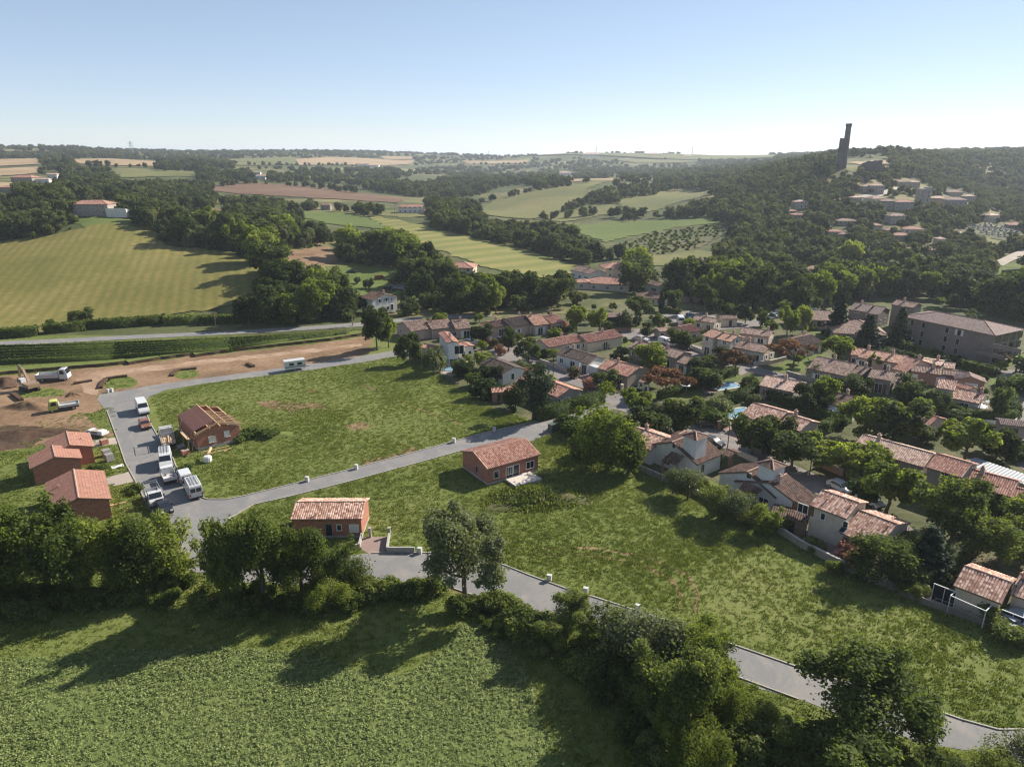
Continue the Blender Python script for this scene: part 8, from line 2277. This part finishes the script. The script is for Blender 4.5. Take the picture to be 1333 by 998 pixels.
# undergrowth in the near hedge line
hp = []
for a, b, n, sp in (((0, 792), (250, 772), 70, 2.0), ((285, 792), (460, 788), 46, 1.8), ((600, 796), (660, 800), 16, 1.2), ((648, 814), (800, 888), 60, 1.3), ((800, 890), (950, 965), 110, 2.8), ((960, 985), (1180, 1040), 60, 2), ((840, 985), (960, 1015), 50, 3), ((470, 775), (560, 772), 26, .9)):
    ga, gb = G(*a), G(*b)
    for _ in range(n):
        t = rng.uniform(); q = ga.lerp(gb, t)
        hp.append((q.x + rng.normal() * sp * .6, q.y + rng.normal() * sp * .6, 0.0))
hs = rng.uniform(.45, 1.15, len(hp)).tolist()
hp = np.array(hp); hs = np.array(hs)
bn = [crown_mesh('hedge_bush', 'bush', 2.0, 3.0, 1100, 0.14, L_OAK, 340 + i, 0.65, 0.3)[0] for i in range(3)]
scatter('hedge_undergrowth', 'brambles and scrub under the roadside trees', hp, np.stack([hs, hs, hs], -1), bn, 6)

# rows of shrubs on the scrub slope
sp_pts = []
SL = GW([(800, 322), (850, 303), (940, 292), (952, 297), (905, 324), (860, 332)])
x0, x1 = min(p[0] for p in SL), max(p[0] for p in SL); y0, y1 = min(p[1] for p in SL), max(p[1] for p in SL)
for yy in np.arange(y0, y1, 7.0):
    for xx in np.arange(x0, x1, 3.2):
        sp_pts.append((xx + rng.normal() * .5, yy + (xx - x0) * .12 + rng.normal() * .5))
sp_pts = np.array(sp_pts)
sp_pts = sp_pts[inpoly(sp_pts[:, 0], sp_pts[:, 1], SL) & (rng.uniform(size=len(sp_pts)) < .85)]
ss = rng.uniform(.55, 1.05, len(sp_pts))
scatter('shrub_rows', 'rows of dark shrubs on the brown slope', np.stack([sp_pts[:, 0], sp_pts[:, 1], gridz(sp_pts[:, 0], sp_pts[:, 1])], -1), np.stack([ss, ss, ss], -1), bp, 8)

# ------------------------------------------------------------------ grass and crop
def tuft(seed, n, h, spread, m, leafw):
    r = np.random.default_rng(seed)
    V, F, T = [], [], []
    for i in range(n):
        a = r.uniform(0, 6.283); q = spread * math.sqrt(r.uniform())
        p = np.array([math.cos(a) * q, math.sin(a) * q, 0]); b = r.uniform(0, 6.283)
        lean = np.array([math.cos(b), math.sin(b), 0]) * h * r.uniform(.15, .7); hh = h * r.uniform(.5, 1)
        s = np.array([-math.sin(b), math.cos(b), 0]) * leafw * r.uniform(.6, 1.2)
        k = len(V)
        V += [p - s * .6, p + s * .6, p + lean * .45 + s + [0, 0, hh * .7], p + lean + [0, 0, hh], p + lean * .45 - s + [0, 0, hh * .7]]
        F.append((k, k + 1, k + 2, k + 3, k + 4)); T.append(np.clip(r.normal(.5, .2), 0, 1))
    me = bpy.data.meshes.new('tuft')
    me.from_pydata([tuple(v) for v in V], [], F)
    at = me.attributes.new('tint', 'FLOAT', 'FACE'); at.data.foreach_set('value', np.array(T, np.float32))
    me.materials.append(m)
    return me
def crop_plant(seed, n=12, h=.22, w=.23, s=.072):
    r = np.random.default_rng(seed)
    d = r.normal(size=(n, 3)); d[:, 2] = np.abs(d[:, 2]); d /= np.linalg.norm(d, axis=1, keepdims=True)
    P = d * np.array([w, w, h]) * r.uniform(.5, 1, (n, 1))
    N = d * .5 + np.array([0, 0, .9]) + r.normal(size=(n, 3)) * .35; N /= np.linalg.norm(N, axis=1, keepdims=True)
    return cards_mesh('crop_plant', P, N, s * r.uniform(.7, 1.3, n), np.clip(r.normal(.5, .2, n), 0, 1), L_CROP, None, r, .8)

def fill(polys, dens, avoid, dmax=1e9, seed=1, thin=None):
    r = np.random.default_rng(seed)
    out = []
    for w in polys:
        xs = [p[0] for p in w]; ys = [p[1] for p in w]
        n = int((max(xs) - min(xs)) * (max(ys) - min(ys)) * dens)
        q = np.stack([r.uniform(min(xs), max(xs), n), r.uniform(min(ys), max(ys), n)], -1)
        k = inpoly(q[:, 0], q[:, 1], w)
        out.append(q[k])
    q = np.concatenate(out)
    k = np.ones(len(q), bool)
    for w in avoid: k &= ~inpoly(q[:, 0], q[:, 1], w)
    px, py = proj(q[:, 0], q[:, 1], np.zeros(len(q)))
    k &= (px > -40) & (px < PW + 40) & (py < PH + 60)
    if thin is not None: k &= r.uniform(size=len(q)) < thin(q[:, 0], q[:, 1])
    return q[k]
_road = RA
_avoid = [GW([(467.5, 699), (506, 698.5), (502, 720), (480, 720.5), (466, 713)]), GW([(137, 622), (170, 613), (177, 627), (150, 632), (138, 630)]), GW([(121, 573), (152, 569), (156, 577), (122, 582)]), RA, GW(ESTATE), GW(SITE_DIRT)] + FOOT
MEAD = [GW([(196, 516), (260, 501), (420, 474), (520, 464), (560, 480), (650, 533), (690, 548), (629, 563), (452, 611), (320, 644), (270, 649), (236, 616)]),
        GW([(300, 680), (330, 659), (452, 629), (600, 589), (721, 565), (790, 545), (800, 580), (833, 606), (917, 648), (1011, 692), (1098, 738), (1203, 784), (1333, 838), (1420, 900), (1420, 950), (1299, 948), (1196, 915), (1003, 855), (863, 805), (735, 764), (620, 722), (484, 719), (300, 728)]),
        GW([(-60, 590), (60, 585), (100, 565), (139, 536), (184, 646), (232, 722), (245, 744), (-60, 760)]),
        GW([(-60, 760), (245, 744), (476, 762), (611, 775), (773, 817), (949, 879), (1040, 912), (1196, 968), (1340, 1000), (1340, 1060), (740, 1060), (700, 930), (690, 880), (640, 815), (600, 812), (575, 850), (520, 880), (450, 868), (330, 846), (60, 855), (-60, 860)]),
        GW([(-60, 456), (60, 450), (180, 444), (300, 438), (400, 432), (470, 427), (478, 436), (430, 444), (340, 454), (250, 463), (160, 474), (60, 485), (-60, 492)])]
q = fill(MEAD, 7.0, _avoid, seed=21, thin=lambda x, y: np.clip(125.0 / np.hypot(x, y), .35, 1) * (.35 + .9 * vnoise(x, y, 6, 4)))
q = np.concatenate([q, fill([GW(p) for p in ([(132, 500), (137, 493), (165, 489), (178, 497), (170, 504), (140, 509)], [(224, 488), (232, 482), (256, 480), (262, 488), (240, 494)], [(20, 508), (60, 505), (82, 508), (80, 515), (30, 518)], [(110, 538), (135, 535), (150, 560), (128, 562)], [(-20, 560), (150, 530), (140, 575), (60, 590)])], 1.6, FOOT, seed=33)])
gz = np.random.default_rng(3)
gs = gz.uniform(.5, 1.25, len(q)) * (.75 + .6 * vnoise(q[:, 0], q[:, 1], 9, 5))
scatter('grass', 'rough tufted grass of the plots', np.stack([q[:, 0], q[:, 1], np.full(len(q), .0)], -1), np.stack([gs * 1.0, gs * 1.0, gs * .8], -1), [tuft(400 + i, 12, .22, .36, L_GRASS, .05) for i in range(5)], 9)
g_ = G(700, 648); wq = []
for _ in range(620):
    a, e = rng.uniform(0, 6.283), math.sqrt(rng.uniform()); x_, y_ = math.cos(a) * e * 8, math.sin(a) * e * 4.2; c_, s_ = math.cos(rad(8)), math.sin(rad(8))
    wq.append((g_.x + x_ * c_ - y_ * s_, g_.y + x_ * s_ + y_ * c_, 1.7 * (math.cos(e * math.pi) * .5 + .5) - .06))
ws_ = rng.uniform(1.0, 2.6, len(wq))
scatter('weeds', 'weeds growing over the soil heap', np.array(wq), np.stack([ws_, ws_, ws_], -1), [tuft(440 + i, 12, .24, .38, L_GRASS, .06) for i in range(3)], 12)
CW = GW(CROPL[:-2] + [(700, 1030), (-60, 1030)])
q = fill([CW], 19, _avoid, seed=22, thin=lambda x, y: .6 + .5 * vnoise(x, y, 5, 8))
gs = gz.uniform(.6, 1.3, len(q)) * (.7 + .55 * vnoise(q[:, 0], q[:, 1], 7, 12))
scatter('crop', 'leafy green crop covering the near field', np.stack([q[:, 0], q[:, 1], np.full(len(q), .0)], -1), np.stack([gs, gs, gs], -1), [crop_plant(420 + i) for i in range(5)], 10)
# ------------------------------------------------------------------ haze
hz = MB(); hz.box(-6300, 6300, -420, 10400, -12, 84)
hm = bpy.data.materials.new('haze'); hm.use_nodes = True
hn = hm.node_tree; hn.nodes.clear()
ho = hn.nodes.new('ShaderNodeOutputMaterial'); hv = hn.nodes.new('ShaderNodeVolumePrincipled')
hv.inputs['Color'].default_value = (0.80, 0.88, 1.0, 1)
hv.inputs['Density'].default_value = 0.000115
hv.inputs['Anisotropy'].default_value = 0.3
hn.links.new(hv.outputs[0], ho.inputs['Volume'])
tag(hz.build('haze', hm), 'thin blue summer haze over the valley', kind='stuff')
